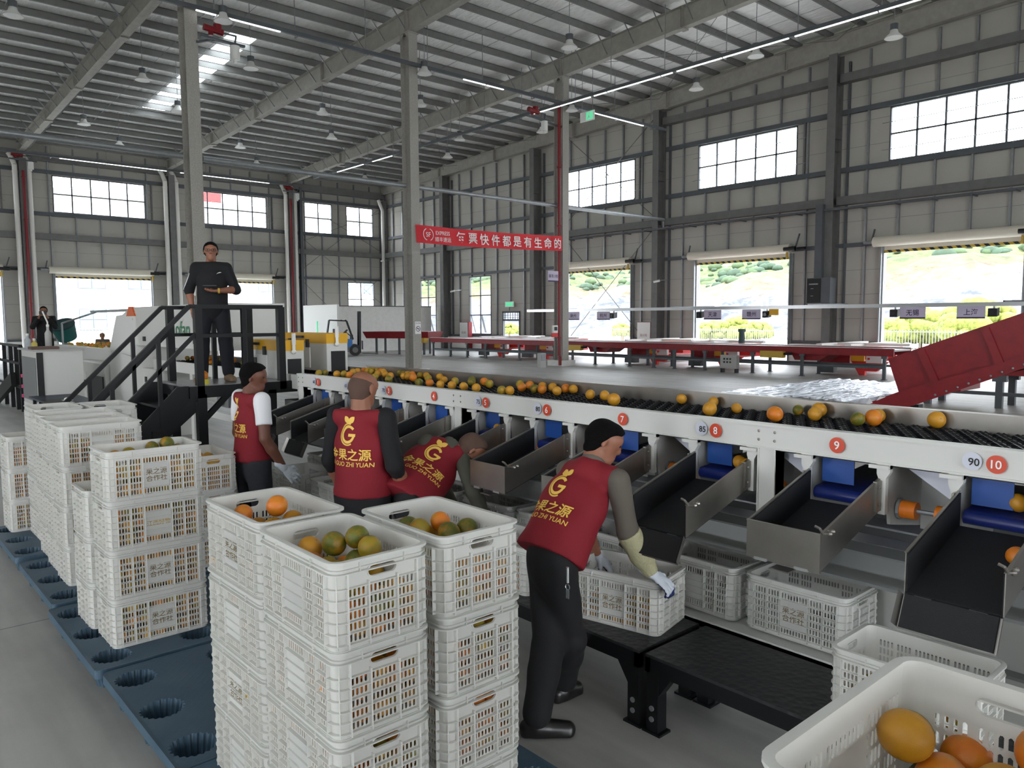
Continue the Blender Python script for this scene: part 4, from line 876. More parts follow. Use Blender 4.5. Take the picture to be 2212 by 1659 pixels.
# foil-wrapped roller bundles on the floor
for (x0, x1, y0, y1, lb) in ((-10.7, -9.1, 15.5, 22.2, 'silver foil wrapped bundle on the floor, the left one'), (-9.05, -7.6, 16.0, 22.6, 'silver foil wrapped bundle on the floor, nearer the inclined conveyor')):
    t = thing('wrapped_bundle', lb, 'bundle', ((x0 + x1) / 2, (y0 + y1) / 2, 0)); b = MB(); q = np.random.RandomState(5); n_, m_ = 26, 30; vs = []
    for i in range(n_ + 1):
        for j in range(m_ + 1):
            u, v = i / n_, j / m_; e = min(u, 1 - u, v * 2, 2 - 2 * v); z = .27 * min(1, e * 16) ** .5 + (q.rand() - .5) * .03 + .02 * math.sin(u * 40); vs.append((x0 + (x1 - x0) * u, y0 + (y1 - y0) * v, max(.005, z if e > 0 else .0)))
    b.add(vs, [(i * (m_ + 1) + j, (i + 1) * (m_ + 1) + j, (i + 1) * (m_ + 1) + j + 1, i * (m_ + 1) + j + 1) for i in range(n_) for j in range(m_)]); b.build('wrapping', M['wrap_foil'], t, smooth=True, fix=False)
    MB().box(x0 + .05, x1 - .05, y0 - .04, y0 + .1, .0, .2).build('cardboard_end', M['cardboard'], t)
# ================================================================ fruit sorting line
YB = 3.6; ZB = 1.47
sl_ = thing('sorting_line', 'long white fruit sorting line with a black roller belt and numbered front beam', 'sorting machine', (-3.5, YB, 0))
XA, XE = -7.4, .45
b = MB(); b.box(XA, XE, YB, YB + .05, 1.38, 1.5); b.box(XA, XE, YB - .012, YB + .05, 1.492, 1.505); b.box(XA, XE, YB - .008, YB + .05, 1.376, 1.384); b.build('front_beam', M['machine_white'], sl_)
b = MB(); b.box(XA, XE, 4.42, 4.46, 1.3, 1.55); b.box(XA, XE, 4.41, 4.475, 1.543, 1.553); b.build('far_rail', M['stainless'], sl_)
MB().box(XA, XE, YB + .05, 4.42, 1.36, 1.41).build('belt_bed', M['black'], sl_)
PXS = [-7.33, -4.7, -2.075, .4]
for x in PXS:
    b = MB(); b.box(x - .05, x + .05, YB + .005, YB + .09, .8, 1.38); b.box(x - .05, x - .043, YB - .005, YB + .09, .9, 1.38); b.box(x + .043, x + .05, YB - .005, YB + .09, .9, 1.38); p_ = b.build('post', M['machine_white'], sl_)
    b = MB(); b.cyl((x - .15, YB - .1, .02), (x - .15, YB - .1, .17), .012, 8); b.box(x - .18, x - .12, YB - .13, YB - .07, .17, .37); b.lathe([(.045, 0), (.045, .008), (.015, .03)], (x - .15, YB - .1, 0), 14); b.build('levelling_foot', M['aluminium'], p_)
    b = MB(); b.box(x - .05, x + .05, 4.36, 4.44, 0, 1.38); b.build('post', M['machine_white'], sl_)
    b = MB()
    for dx in (-.045, .045):
        for z in (1.42, 1.465): b.ball((x + dx, YB - .003, z), .0075, 8, 5, (1, .5, 1))
    b.build('bolt', M['stainless'], sl_)
# roller cups: bi-conical rollers on cross shafts
b = MB(); prof = [(.005, -.034), (.031, -.034), (.031, -.026), (.017, -.004), (.017, .004), (.031, .026), (.031, .034), (.005, .034)]
lanes = np.linspace(YB + .1, 4.37, 10)
for k in range(int((XE - XA) / .082)):
    for j, y in enumerate(lanes):
        b.lathe(prof, (XA + .04 + k * .082 + (.041 if j % 2 else 0), y, 1.437), 8, 'y')
b.build('roller_cups', mat('cup', rgb(20, 22, 28), .3), sl_, fix=False)
b = MB()
for k in range(int((XE - XA) / .082)):
    for j, y in enumerate(lanes):
        x = XA + .04 + k * .082 + (.041 if j % 2 else 0)
        b.add([(x + .022, y - .03, 1.46), (x + .04, y - .03, 1.452), (x + .046, y, 1.464), (x + .03, y, 1.472), (x + .04, y + .03, 1.452), (x + .022, y + .03, 1.46)], [(0, 1, 2, 3), (3, 2, 4, 5)])
b.build('chain_links', M['black_paint'], sl_, fix=False)
STN = {10: -1.023, 9: -1.698, 8: -2.374, 7: -3.032, 6: -3.695, 5: -4.34, 4: -4.988, 3: -5.646, 2: -6.30, 1: -6.93}
GR = {10: '90', 8: '85', 6: '80', 5: '75', 3: '70', 2: '65', 1: '60'}
ux, uz = Vector((1, 0, 0)), Vector((0, 0, 1))
for n, x in STN.items():
    c = Vector((x, YB - .014, 1.44)); o = MB().disc(c, (0, -1, 0), .0385, 32).build('number_sticker', M['sticker_red'], sl_, fix=False)
    lettering(str(n), .056 if n < 10 else .05, c - Vector((0, .003, 0)), ux, uz, M['print_white'], o, .012, 'number')
    if n in GR:
        c = Vector((x - .092, YB - .013, 1.442)); o = MB().disc(c, (0, -1, 0), .038, 28).build('grade_sticker', M['sticker_white'], sl_, fix=False)
        lettering(GR[n], .045, c + Vector((.008, -.003, -.002)), ux, uz, M['ink'], o, .012, 'number')
# lower trays, bars, skirts
MB().box(XA + .02, XE, 3.6, 4.4, .785, .8).build('return_tray', M['grey_sheet'], sl_)
for y, z in ((4.12, .96), (3.98, .9)): b = MB(); b.hexa([(XA + .1, y, z - .03), (XE, y, z - .03), (XE, y + .06, z + .0), (XA + .1, y + .06, z + .0), (XA + .1, y, z - .02), (XE, y, z - .02), (XE, y + .06, z + .012), (XA + .1, y + .06, z + .012)]); b.build('cross_channel', M['aluminium'], sl_)
b = MB(); b.hexa([(XA + .1, 3.9, .84), (XE, 3.9, .84), (XE, 4.4, 1.02), (XA + .1, 4.4, 1.02), (XA + .1, 3.9, .85), (XE, 3.9, .85), (XE, 4.4, 1.03), (XA + .1, 4.4, 1.03)]); b.build('sloping_tray', M['grey_sheet'], sl_)
MB().box(XA + .1, XE, 3.93, 3.96, .735, .785).build('painted_gap_shade', M['black'], sl_)  # black strip paints the shade in the gap below the tray
b = MB(); b.hexa([(XA + .1, 4.0, .42), (XE, 4.0, .42), (XE, 4.03, .42), (XA + .1, 4.03, .42), (XA + .1, 3.94, .745), (XE, 3.94, .745), (XE, 3.97, .75), (XA + .1, 3.97, .75)]); b.build('skirt_panel', M['grey_light'], sl_)
MB().box(XA + .1, XE, 3.93, 4.4, .38, .42).build('lower_deck', M['grey_sheet'], sl_)
b = MB(); b.box(XA + .1, XE, 3.47, 3.95, .37, .405); b.box(XA + .1, XE, 3.47, 3.49, .33, .415); b.build('shelf_ledge', M['machine_white'], sl_)
# outlet gear of each station
def station(n, x):
    c = x + .03
    for s in (-1, 1):
        xx = c + s * .185
        b = MB(); b.prism([(xx - .03, 1.38), (xx + .03, 1.38), (xx + .03, 1.34), (xx + .012, 1.31), (xx + .012, 1.14), (xx - .02, 1.14), (xx - .02, 1.3), (xx - .03, 1.33)], YB + .0, YB + .03); b.box(xx - .06, xx + .03, YB - .02, YB + .03, 1.355, 1.372); b.build('hanger_bracket', M['machine_white'], sl_)
        b = MB(); b.prism([(YB + .02, 1.36), (YB + .5, 1.36), (YB + .5, 1.0), (YB + .08, 1.08)], xx - .008, xx + .008, 'x'); b.build('cheek_plate', M['grey_light'], sl_)
    b = MB(); b.box(c - .15, c + .01, YB + .09, YB + .095, 1.235, 1.4); b.build('curtain_flap', M['blue_flap'], sl_)
    b = MB(); b.box(c + .03, c + .14, YB + .3, YB + .305, 1.26, 1.4); b.build('curtain_flap', M['blue_flap'], sl_)
    b = MB(); b.cyl((c - .16, YB + .05, 1.185), (c + .165, YB + .05, 1.185), .03, 14); b.hexa([(c - .16, YB + .05, 1.16), (c + .165, YB + .05, 1.16), (c + .165, YB + .6, 1.19), (c - .16, YB + .6, 1.19), (c - .16, YB + .05, 1.215), (c + .165, YB + .05, 1.215), (c + .165, YB + .6, 1.25), (c - .16, YB + .6, 1.25)]); o = b.build('outfeed_belt', M['blue_belt'], sl_); autosmooth(o)
    b = MB(); b.prism([(c + .2, 1.37), (c + .46, 1.37), (c + .44, 1.22)], YB + .14, YB + .15); b.build('gusset', M['sign_lilac'] if 0 else M['sticker_white'], sl_)
    b = MB(); b.box(c + .2, c + .48, YB + .42, YB + .43, 1.0, 1.37); b.build('cheek_plate', M['grey_light'], sl_)
    for q in (.245, .4):
        b = MB(); b.cyl((c + q - .035, YB + .16, 1.145), (c + q + .035, YB + .16, 1.145), .042, 18); o = b.build('drive_wheel', M['orange_wheel'], sl_); autosmooth(o)
    b = MB(); b.cyl((c + .2, YB + .16, 1.145), (c + .47, YB + .16, 1.145), .012, 8); b.cyl((c + .198, YB + .16, 1.145), (c + .212, YB + .16, 1.145), .05, 12); b.build('drive_shaft', M['zinc'], sl_)
for n, x in STN.items(): station(n, x)
MB().box(-2.02, -1.95, YB + .1, YB + .2, 1.06, 1.17).build('gear_motor', M['zinc'], sl_)
# discharge chutes, each hung under its number
L_ = .55
def chute(n, x, opened):
    c = x + .03; st = 'open with its gate hanging down' if opened else 'closed by its steel gate'
    t = thing('discharge_chute', 'sloping steel chute lined in black rubber under number %d, %s' % (n, st), 'chute', (c, YB, 1.16), group='discharge chutes of the sorting line')
    y0, y1 = YB - .005, YB - L_
    for s in (-1, 1):
        xs = c + s * .168; b = MB(); b.prism([(y0, 1.15), (y0, 1.305), (y1, 1.148), (y1, .99)], xs - .002, xs + .002, 'x'); b.bar((xs, y0, 1.306), (xs, y1, 1.149), .012, .004); o = b.build('side_wall', M['stainless'], t)
        b = MB(); b.prism([(y0, 1.155), (y0, 1.299), (y1 + .005, 1.142), (y1 + .005, .995)], xs - s * .003, xs - s * .008, 'x'); b.build('rubber_lining', M['rubber'], o)
        b = MB(); b.box(xs - .004, xs + s * .014, y0 - .05, y0, 1.16, 1.3); b.ball((xs + s * .016, y0 - .025, 1.27), .007, 8, 5); b.ball((xs + s * .016, y0 - .025, 1.19), .007, 8, 5); b.build('mounting_plate', M['stainless'], o)
    b = MB(); b.hexa([(c - .166, y0, 1.145), (c + .166, y0, 1.145), (c + .166, y1, .985), (c - .166, y1, .985), (c - .166, y0, 1.155), (c + .166, y0, 1.155), (c + .166, y1, .995), (c - .166, y1, .995)]); b.build('rubber_floor', M['rubber'], t)
    if opened:
        a = Vector((c, y1 - .005, .985)); d = Vector((0, -.055, -.115)); g = MB(); w = .168
        g.hexa([a + Vector((-w, 0, -.004)), a + Vector((w, 0, -.004)), a + d + Vector((w, 0, -.004)), a + d + Vector((-w, 0, -.004)), a + Vector((-w, 0, 0)), a + Vector((w, 0, 0)), a + d + Vector((w, 0, 0)), a + d + Vector((-w, 0, 0))])
        for s in (-1, 1):
            p_ = a + Vector((s * w, 0, 0)); q = Vector((s * .012, -.03, .025)); g.add([p_, p_ + d, p_ + d + q, p_ + q * .9], [(0, 1, 2, 3)])
        g = g.build('gate', M['stainless'], t)
        k = MB(); o_ = Vector((0, -.012, .008)); w -= .008; k.hexa([a + o_ + Vector((-w, .006, -.003)), a + o_ + Vector((w, .006, -.003)), a + d + o_ + Vector((w, .006, -.003)), a + d + o_ + Vector((-w, .006, -.003)), a + o_ + Vector((-w, 0, 0)), a + o_ + Vector((w, 0, 0)), a + d + o_ + Vector((w, 0, 0)), a + d + o_ + Vector((-w, 0, 0))]); k.build('rubber_lining', M['rubber'], g)
    else:
        g = MB(); g.box(c - .172, c + .172, y1 - .012, y1 - .008, .985, 1.15); g.box(c - .172, c + .172, y1 - .016, y1 - .004, 1.146, 1.152); g.box(c + .15, c + .174, y1 - .018, y1 - .004, .985, 1.15); g = g.build('gate', M['stainless'], t)
        MB().box(c - .05, c + .04, y1 - .03, y1 + .04, .955, .96).build('catch_plate', M['stainless'], g)
    for q in (-.1, .09): b = MB(); b.box(c + q - .03, c + q + .03, y1 - .018, y1 - .004, .978, .99); b.build('hinge', M['aluminium'], t)
    b = MB(); xs = c + .176; b.tube([(xs, y1 + .06, 1.14), (xs - .004, y1 + .01, 1.15), (xs - .01, y1 - .01, 1.175), (xs - .03, y1 - .012, 1.182)], .006, 6); b.ball((xs, y1 + .06, 1.14), .012, 8, 6); b.ball((xs, y1 + .085, 1.145), .012, 8, 6); b.build('latch', M['stainless'], t)
for n, x in STN.items(): chute(n, x, n in (1, 2, 8, 10))
# black benches at the foot of the line
def bench(x0, x1, lb, y0=2.93, y1=3.44):
    t = thing('bench', lb, 'bench', ((x0 + x1) / 2, (y0 + y1) / 2, 0))
    MB().box(x0, x1, y0, y1, .385, .4).build('top_plate', M['bench_plate'], t)
    b = MB(); b.box(x0, x1, y0, y0 + .03, .31, .385); b.box(x0, x1, y1 - .03, y1, .31, .385); b.box(x0, x0 + .03, y0, y1, .31, .385); b.box(x1 - .03, x1, y0, y1, .31, .385); b.build('apron', M['black_paint'], t)
    for x, s in ((x0 + .04, 1), (x1 - .04, -1)):
        for y in (y0 + .04, y1 - .04):
            b = MB(); b.box(x - .035, x + .035, y - .035, y + .035, .012, .385); b.prism([(x + s * .035, .31), (x + s * .11, .31), (x + s * .035, .2)], y - .03, y + .03); b.box(x - .055, x + .055, y - .045, y + .045, 0, .012); l = b.build('leg', M['black_paint'], t)
            b = MB()
            for z in (.075, .13): b.cyl((x, y - .036, z), (x, y - .042, z), .014, 10)
            b.build('bolt', M['zinc'], l)
bench(-4.75, -2.36, 'low black steel bench under the crate held by the nearest worker')
bench(-2.32, -.02, 'low black steel bench in front of the empty crates at the right')
bench(-7.2, -4.8, 'low black steel bench between the two standing workers, farther left')
# ================================================================ infeed, boxes, machine, platform
YI, ZI = 4.2, 1.36
inf = thing('infeed_conveyor', 'white infeed conveyor with black rollers running out of the big sorting machine', 'conveyor', (-10, YI, 0))
b = MB(); b.box(-14.15, -7.6, YI, YI + .06, 1.22, 1.39); b.build('front_beam', M['machine_white'], inf); MB().box(-14.15, -7.6, 5.12, 5.16, 1.2, 1.44).build('far_rail', M['stainless'], inf)
MB().box(-14.15, -7.6, YI + .06, 5.12, 1.24, 1.3).build('belt_bed', M['black'], inf)
b = MB()
for k in range(61):
    for j, y in enumerate(np.linspace(YI + .12, 5.06, 10)): b.lathe(prof, (-14.1 + .105 * k, y, 1.326), 6, 'y')
b.build('roller_cups', M['cup'], inf, fix=False)
for x in (-13.9, -12.3, -10.2, -7.75): MB().box(x - .06, x + .06, YI, YI + .09, 0, 1.22).build('post', M['machine_white'], inf)
for x in (-11.3, -9.0): b = MB(); b.box(x - .22, x + .22, YI + .1, YI + .5, .78, 1.05); b.cyl((x, YI + .1, .9), (x, YI + .06, .9), .1, 16); b.build('gear_motor', M['grey_sheet'], inf)
b = MB(); b.box(-14.15, -7.6, YI - .02, YI + .02, .62, .72); b.box(-14.15, -7.6, 5.05, 5.1, .62, .72); b.build('stringer', M['machine_white'], inf)
def insp(lb, x0, x1, y0, y1, zb):
    t = thing('inspection_box', lb, 'machine', (x1, y0, zb)); zt = zb + .49
    MB().box(x0, x1, y0, y1, zb, zt - .13).build('body', M['machine_white'], t)
    MB().box(x0 - .004, x1 + .004, y0 - .004, y1 + .004, zt - .13, zt).build('lid', M['yellow'], t)
    MB().box(x0 + .08, x1 - .45, y0 - .012, y0, zb + .03, zb + .3).build('access_panel', M['white'], t)
    b = MB(); b.box(x0 + .35, x0 + .5, y0 - .022, y0 - .012, zb + .19, zb + .26); b.build('window', M['black'], t)
    for x in (x0 + .18, x1 - .5): MB().box(x - .03, x + .03, y0 - .03, y0, zt - .19, zt - .08).build('clasp', M['black'], t)
    b = MB(); b.bar((x0 + .3, y0 - .03, zt - .05), (x0 + .6, y0 - .03, zt - .05), .03, .03); b.build('handle', M['black'], t)
    b = MB(); b.box(x1, x1 + .012, y0 + .06, y1 - .04, zb, zb + .26); b.build('strip_curtain', M['black'], t)
    b = MB(); b.cyl((x1 + .06, y0 + .12, zb + .36), (x1 + .06, y0 + .12, zb + .44), .02, 8); b.ball((x1 + .06, y0 + .12, zb + .35), .03, 10, 6); b.cyl((x1 + .06, y0 + .12, zb + .44), (x1 + .06, y0 + .12, zb + .58), .026, 10); b.build('signal_lamp', M['white'], t)
insp('white inspection box with yellow lid on the infeed line, the left one of two', -10.25, -9.0, 4.19, 4.47, 1.31)
insp('white inspection box with yellow lid on the infeed line, the right one of two', -10.2, -9.0, 4.79, 5.09, 1.39)
gm = thing('grading_machine', 'big white fruit grading machine with sloped front and orange corner flash', 'machine', (-13, 4.4, 0))
Yg = 4.15; q = lambda x, z: (x, z)
fb_ = [(-10.85, 1.62), (-10.85, 2.3), (-15.2, 2.3), (-15.9, 2.12), (-16.1, 1.62)]
b = MB(); b.prism(fb_, Yg, Yg + .95); b.build('hood', M['machine_white'], gm)
b = MB(); b.hexa([(-16.6, Yg - .05, .5), (-14.9, Yg - .05, .5), (-14.9, Yg + 1, .5), (-16.6, Yg + 1, .5), (-16.5, Yg - .05, 1.5), (-14.95, Yg - .05, 1.4), (-14.95, Yg + 1, 1.4), (-16.5, Yg + 1, 1.5)]); b.hexa([(-16.5, Yg - .05, 1.5), (-14.8, Yg - .05, 1.4), (-14.8, Yg + 1, 1.4), (-16.5, Yg + 1, 1.5), (-16.05, Yg - .02, 2.15), (-14.9, Yg - .02, 2.2), (-14.9, Yg + 1, 2.2), (-16.05, Yg + 1, 2.15)]); b.build('end_housing', M['white'], gm)
b = MB(); y = Yg - .03; b.prism([(-15.35, 2.14), (-14.85, 2.14), (-15.0, 2.31), (-15.2, 2.31)], y, y + .06); b.build('corner_flash', mat('flash_orange', rgb(216, 98, 44), .5), gm)
b = MB(); b.box(-15.0, -14.98, Yg - .025, Yg, .5, 2.1); b.box(-13.2, -13.18, Yg - .01, Yg, 1.62, 2.3); b.build('panel_joint', M['grey_sheet'], gm)
for x in (-14.4, -11.9): b = MB(); b.box(x - .06, x + .06, Yg - .02, Yg, 1.7, 1.78); b.build('latch', M['black'], gm)
lettering('Kofan', .34, (-12.55, Yg - .012, 1.93), ux, uz, mat('brand_green', rgb(30, 120, 76), .5), gm, -.0, 'brand_lettering', 1.15)
lettering('R', .22, (-11.6, Yg - .012, 1.88), ux, uz, mat('brand_blue', rgb(36, 60, 120), .5), gm, .01, 'brand_lettering')
b = MB(); b.cyl((-12.95, 4.5, 2.3), (-12.95, 4.5, 2.46), .03, 8); b.cyl((-12.95, 4.5, 2.46), (-12.95, 4.5, 2.72), .05, 10); b.build('signal_lamp', M['white'], gm)
MB().box(-15.0, -14.2, Yg + .1, Yg + .9, 0, 1.2).build('base_cabinet', M['machine_white'], gm)
for x in (-14.75, -14.4): MB().box(x - .04, x + .04, Yg + .08, Yg + .1, .95, 1.05).build('lock', M['black'], gm)
# feed table with fruit
ft = thing('roller_table', 'pale feed roller table heaped with oranges, left of the big grading machine', 'conveyor', (-19.5, 4.9, 0))
MB().box(-23.5, -16.4, 4.5, 6.2, 1.3, 1.42).build('bed', M['drum'], ft); MB().box(-23.5, -16.4, 4.42, 4.5, 1.1, 1.46).build('side_rail', M['machine_white'], ft)
for x in (-23, -20, -17): MB().box(x - .06, x + .06, 4.5, 4.6, 0, 1.3).build('leg', M['machine_white'], ft)
b = MB()
for x in (-22.5, -17.2): b.tube([(x, 4.5, 1.4), (x, 4.5, 2.0), (x + .6 * (1 if x < -20 else -1), 5.2, 2.3)], .025, 6)
b.bar((-22, 5.2, 2.3), (-17.7, 5.2, 2.3), .3, .05); b.build('overhead_frame', M['zinc'], ft)
lf = thing('transfer_cabinet', 'white cabinet housing under the feed table with small doors', 'cabinet', (-17, 4.2, 0))
MB().box(-19.3, -16.6, 4.02, 4.4, .1, 1.2).build('body', M['machine_white'], lf)
for x in (-18.9, -18.3): o = MB().box(x - .27, x + .27, 4.0, 4.02, .2, 1.0).build('door', M['white'], lf); MB().box(x + .1, x + .18, 3.985, 4.0, .7, .82).build('lock', M['black'], o)
MB().box(-17.6, -16.7, 3.99, 4.02, .35, .95).build('painted_bay_dark', M['black'], lf)  # black slab on the closed body, paints the dark inside of a bay
# control cabinet at the left
CXF = -15.6; gA = atx(79, 757, CXF); gB = atx(178, 755, CXF); zt = gA.z - .02; gl_ = aty(46, 757, gA.y).x
cc = thing('control_cabinet', 'large plain white control cabinet standing at the far left', 'cabinet', (CXF - .4, (gA.y + gB.y) / 2, 0))
MB().box(gl_, CXF, gA.y, gB.y, 0, zt).build('body', M['machine_white'], cc); MB().box(CXF, CXF + .012, gA.y - .01, gA.y + .09, .1, zt - .02).build('black_trim', M['black'], cc)
MB().box(gl_ + .05, CXF - .12, gA.y - .012, gA.y, .62, zt - .12).build('glazed_panel', M['grey_sheet'], cc)
MB().box(gl_ + .05, CXF - .12, gA.y - .012, gA.y, .1, .55).build('door', M['white'], cc)
b = MB()
for z in (.62, .8, 1.0): b.box(gl_ - .02, gl_ + .05, gA.y - .03, gA.y, z, z + .06)
b.build('pink_tags', mat('pink', rgb(236, 60, 130), .5), cc)
MB().box(gl_ - .1, CXF + .05, gA.y - .05, gB.y + .02, zt, zt + .03).build('worktop', M['grey_light'], cc)
zt += .03; XW = CXF - .3; m_y = lambda px: atx(px, 745, XW).y
t = MB().box(XW - .1, XW + .22, m_y(62), m_y(122), zt, zt + .05).build('tray', mat('brown_tray', rgb(96, 70, 60), .5)); tag(t, 'flat brown tray lying on top of the white control cabinet', 'tray')
def bottle(px, h, r, lb, body, top=None):
    x, y = XW - .25, atx(px, 745, XW - .25).y; t = thing('bottle', lb, 'bottle', (x, y, zt)); b = MB(); b.lathe([(0, 0), (r, 0), (r, h * .7), (r * .4, h * .85), (r * .4, h)], (x, y, zt), 14); b.build('body', body, t, smooth=True)
    b = MB(); b.cyl((x, y, zt + h), (x, y, zt + h + .04), r * .45, 10)
    if top: b.tube([(x, y, zt + h), (x, y, zt + h + .08), (x, y - .07, zt + h + .28)], .014, 6)
    b.build('cap', M['white'], t)
bottle(60, .24, .05, 'clear plastic water bottle on the control cabinet, leftmost', M['clear_plastic']); bottle(74, .15, .05, 'small yellow pump bottle on the control cabinet', mat('soap', rgb(230, 214, 120), .3, trans=.4)); bottle(105, .4, .055, 'tall grey bottle with a long spout on the control cabinet', M['grey_light'], 1)
t = thing('bucket', 'dark teal tilted bucket standing behind the control cabinet beside the man with the phone', 'bucket', (-17.4, 4.9, 1.46)); g = aty(140, 715, 5.2); d = Vector((.35, -.3, .75)).normalized(); b = MB(); b.cyl(g - d * .25, g + d * .22, .26, 24, .33, cap=False); b.disc(g - d * .24, d, .26); b.build('shell', M['green_bucket'], t); MB().box(g.x - .05, g.x + .05, g.y - .05, g.y + .05, 0, g.z).build('stand', M['steel'], t); b = MB(); b.cyl(g + d * .2, g + d * .24, .34, 24); o = b.build('net_cover', mat('net', rgb(46, 70, 74), .9), t)
tb = thing('work_table', 'low dark folding table littered with papers and fruit, below the white cabinet', 'table', (-14.3, 3.0, 0))
MB().box(-15.6, -13.2, 2.55, 3.25, .72, .75).build('tabletop', mat('table_navy', rgb(46, 56, 74), .5), tb)
for x in (-15.5, -13.3):
    for y in (2.62, 3.18): MB().box(x - .025, x + .025, y - .025, y + .025, 0, .72).build('leg', M['black'], tb)
o = MB().box(-14.4, -13.3, 2.5, 2.9, .75, .78).build('folder', M['black']); tag(o, 'flat black folder lying on the low folding table', 'folder')
b = MB(); q = np.random.RandomState(4)
for k in range(6): x, y = -14.2 + q.rand() * .8, 2.6 + q.rand() * .3; b.box(x, x + .2, y, y + .14, .78 + k * .003, .782 + k * .003)
b.ball((-13.9, 2.8, .81), .05, 8, 6, (1.4, 1, .6)); o = b.build('paper_scraps', M['white']); tag(o, 'crumpled white papers on the low folding table', 'paper', kind='stuff')
# access platform with stairs and railings
pf = thing('access_platform', 'black steel access platform with stairs and railings', 'platform', (-9.3, 3.3, 0))
PX0, PX1, PY0, PY1, PZ = -9.8, -8.8, 2.98, 4.12, 1.32
MB().box(PX0, PX1, PY0, PY1, PZ - .02, PZ).build('deck', mat('deck_plate', rgb(150, 150, 150), .35, .5, noise=.1, nscale=30), pf)
b = MB(); b.box(PX1 - .05, PX1 + .01, PY0, PY1 + .15, PZ - .14, PZ - .005); b.box(PX0, PX0 + .05, PY0, PY1, PZ - .14, PZ - .02); b.box(PX0, PX1, PY0, PY0 + .05, PZ - .14, PZ - .02); b.box(PX0, PX1, PY1 - .05, PY1, PZ - .14, PZ - .02); b.build('deck_frame', M['black_paint'], pf)
for x, y, h in ((PX1 - .03, 3.11, 2.21), (PX0 + .03, 3.11, 2.21), (PX1 - .03, 4.09, 2.21), (PX0 + .03, 4.09, 2.21)):
    MB().box(x - .04, x + .04, y - .04, y + .04, PZ - .1, h).build('railing_post', M['black_paint'], pf)
for x in (PX1 - .03, PX0 + .03): MB().box(x - .025, x + .025, 3.61, 3.66, PZ, 2.21).build('railing_post', M['black_paint'], pf)
for x, y in ((PX1 - .04, 3.12), (PX0 + .04, 3.12), (PX1 - .04, 3.95), (PX0 + .04, 3.95), (PX1 - .04, 2.62)):
    h = PZ - .1 if y > 3 else .85
    MB().box(x - .05, x + .05, y - .05, y + .05, 0, h).build('support_post', M['black_paint'], pf)
for a, c in (((2.66, .5), (3.1, .5)), ((2.66, .82), (3.08, 1.2)), ((3.12, .9), (3.45, 1.22))): MB().bar((PX1 - .04, *a), (PX1 - .04, *c), .05, .06).build('support_brace', M['black_paint'], pf)
SL = 1.0
for x in (PX1 - .03, PX0 + .03):
    MB().bar((x, 3.02, 2.21), (x, 4.12, 2.21), .045, .045).build('handrail', M['black_paint'], pf)
    MB().bar((x, 3.1, 1.88), (x, 4.12, 1.88), .04, .04).build('mid_rail', M['black_paint'], pf)
    MB().bar((x, 3.02, 2.21), (x, 1.85, 1.04), .045, .045).build('handrail', M['black_paint'], pf)
    MB().bar((x, 3.1, 1.92), (x, 1.95, .77), .04, .04).build('mid_rail', M['black_paint'], pf)
    for y in (2.68, 2.2): MB().bar((x, y, y - 3.1 + 1.3), (x, y, y - 3.02 + 2.2), .04, .04, (0, 1, 0)).build('railing_post', M['black_paint'], pf)
    b = MB(); b.prism([(3.05, 1.32), (3.05, 1.02), (1.83, .0), (1.6, 0), (1.6, .06), (2.86, 1.32)], x - .012, x + .012, 'x'); b.build('stringer', M['black_paint'], pf)
for k in range(5): z = 1.1 - k * .22; y = 2.84 - k * .25; MB().box(PX0 + .04, PX1 - .04, y - .14, y + .12, z - .025, z).build('tread', M['black_paint'], pf)
# second platform at the far left edge
p2_ = thing('access_platform', 'black railing and stair of another platform at the far left edge', 'platform', (-20.8, 3.0, 0))
gx = aty(40, 760, 3.2).x
for x in (gx, gx - .6, gx - 1.3, gx - 2.2): MB().box(x - .04, x + .04, 3.2, 3.28, 0, 1.5).build('railing_post', M['black_paint'], p2_)
for z in (1.5, 1.1, .55): MB().box(gx - 3.5, gx + .05, 3.2, 3.27, z - .03, z + .03).build('handrail', M['black_paint'], p2_)
MB().bar((gx - .2, 3.1, .75), (gx - 3.2, 3.1, -.0), .1, .3).build('stringer', M['black_paint'], p2_)
gs = thing('grading_stand', 'raised grey floor stand behind the control cabinet', 'platform', (-20.5, 4.6, 0)); MB().box(-22.5, -18.2, 4.15, 4.41, .7, .76).build('deck', M['dark_steel'], gs)
for x in (-22.4, -18.3): MB().box(x - .05, x + .05, 4.2, 4.35, 0, .7).build('leg', M['dark_steel'], gs)
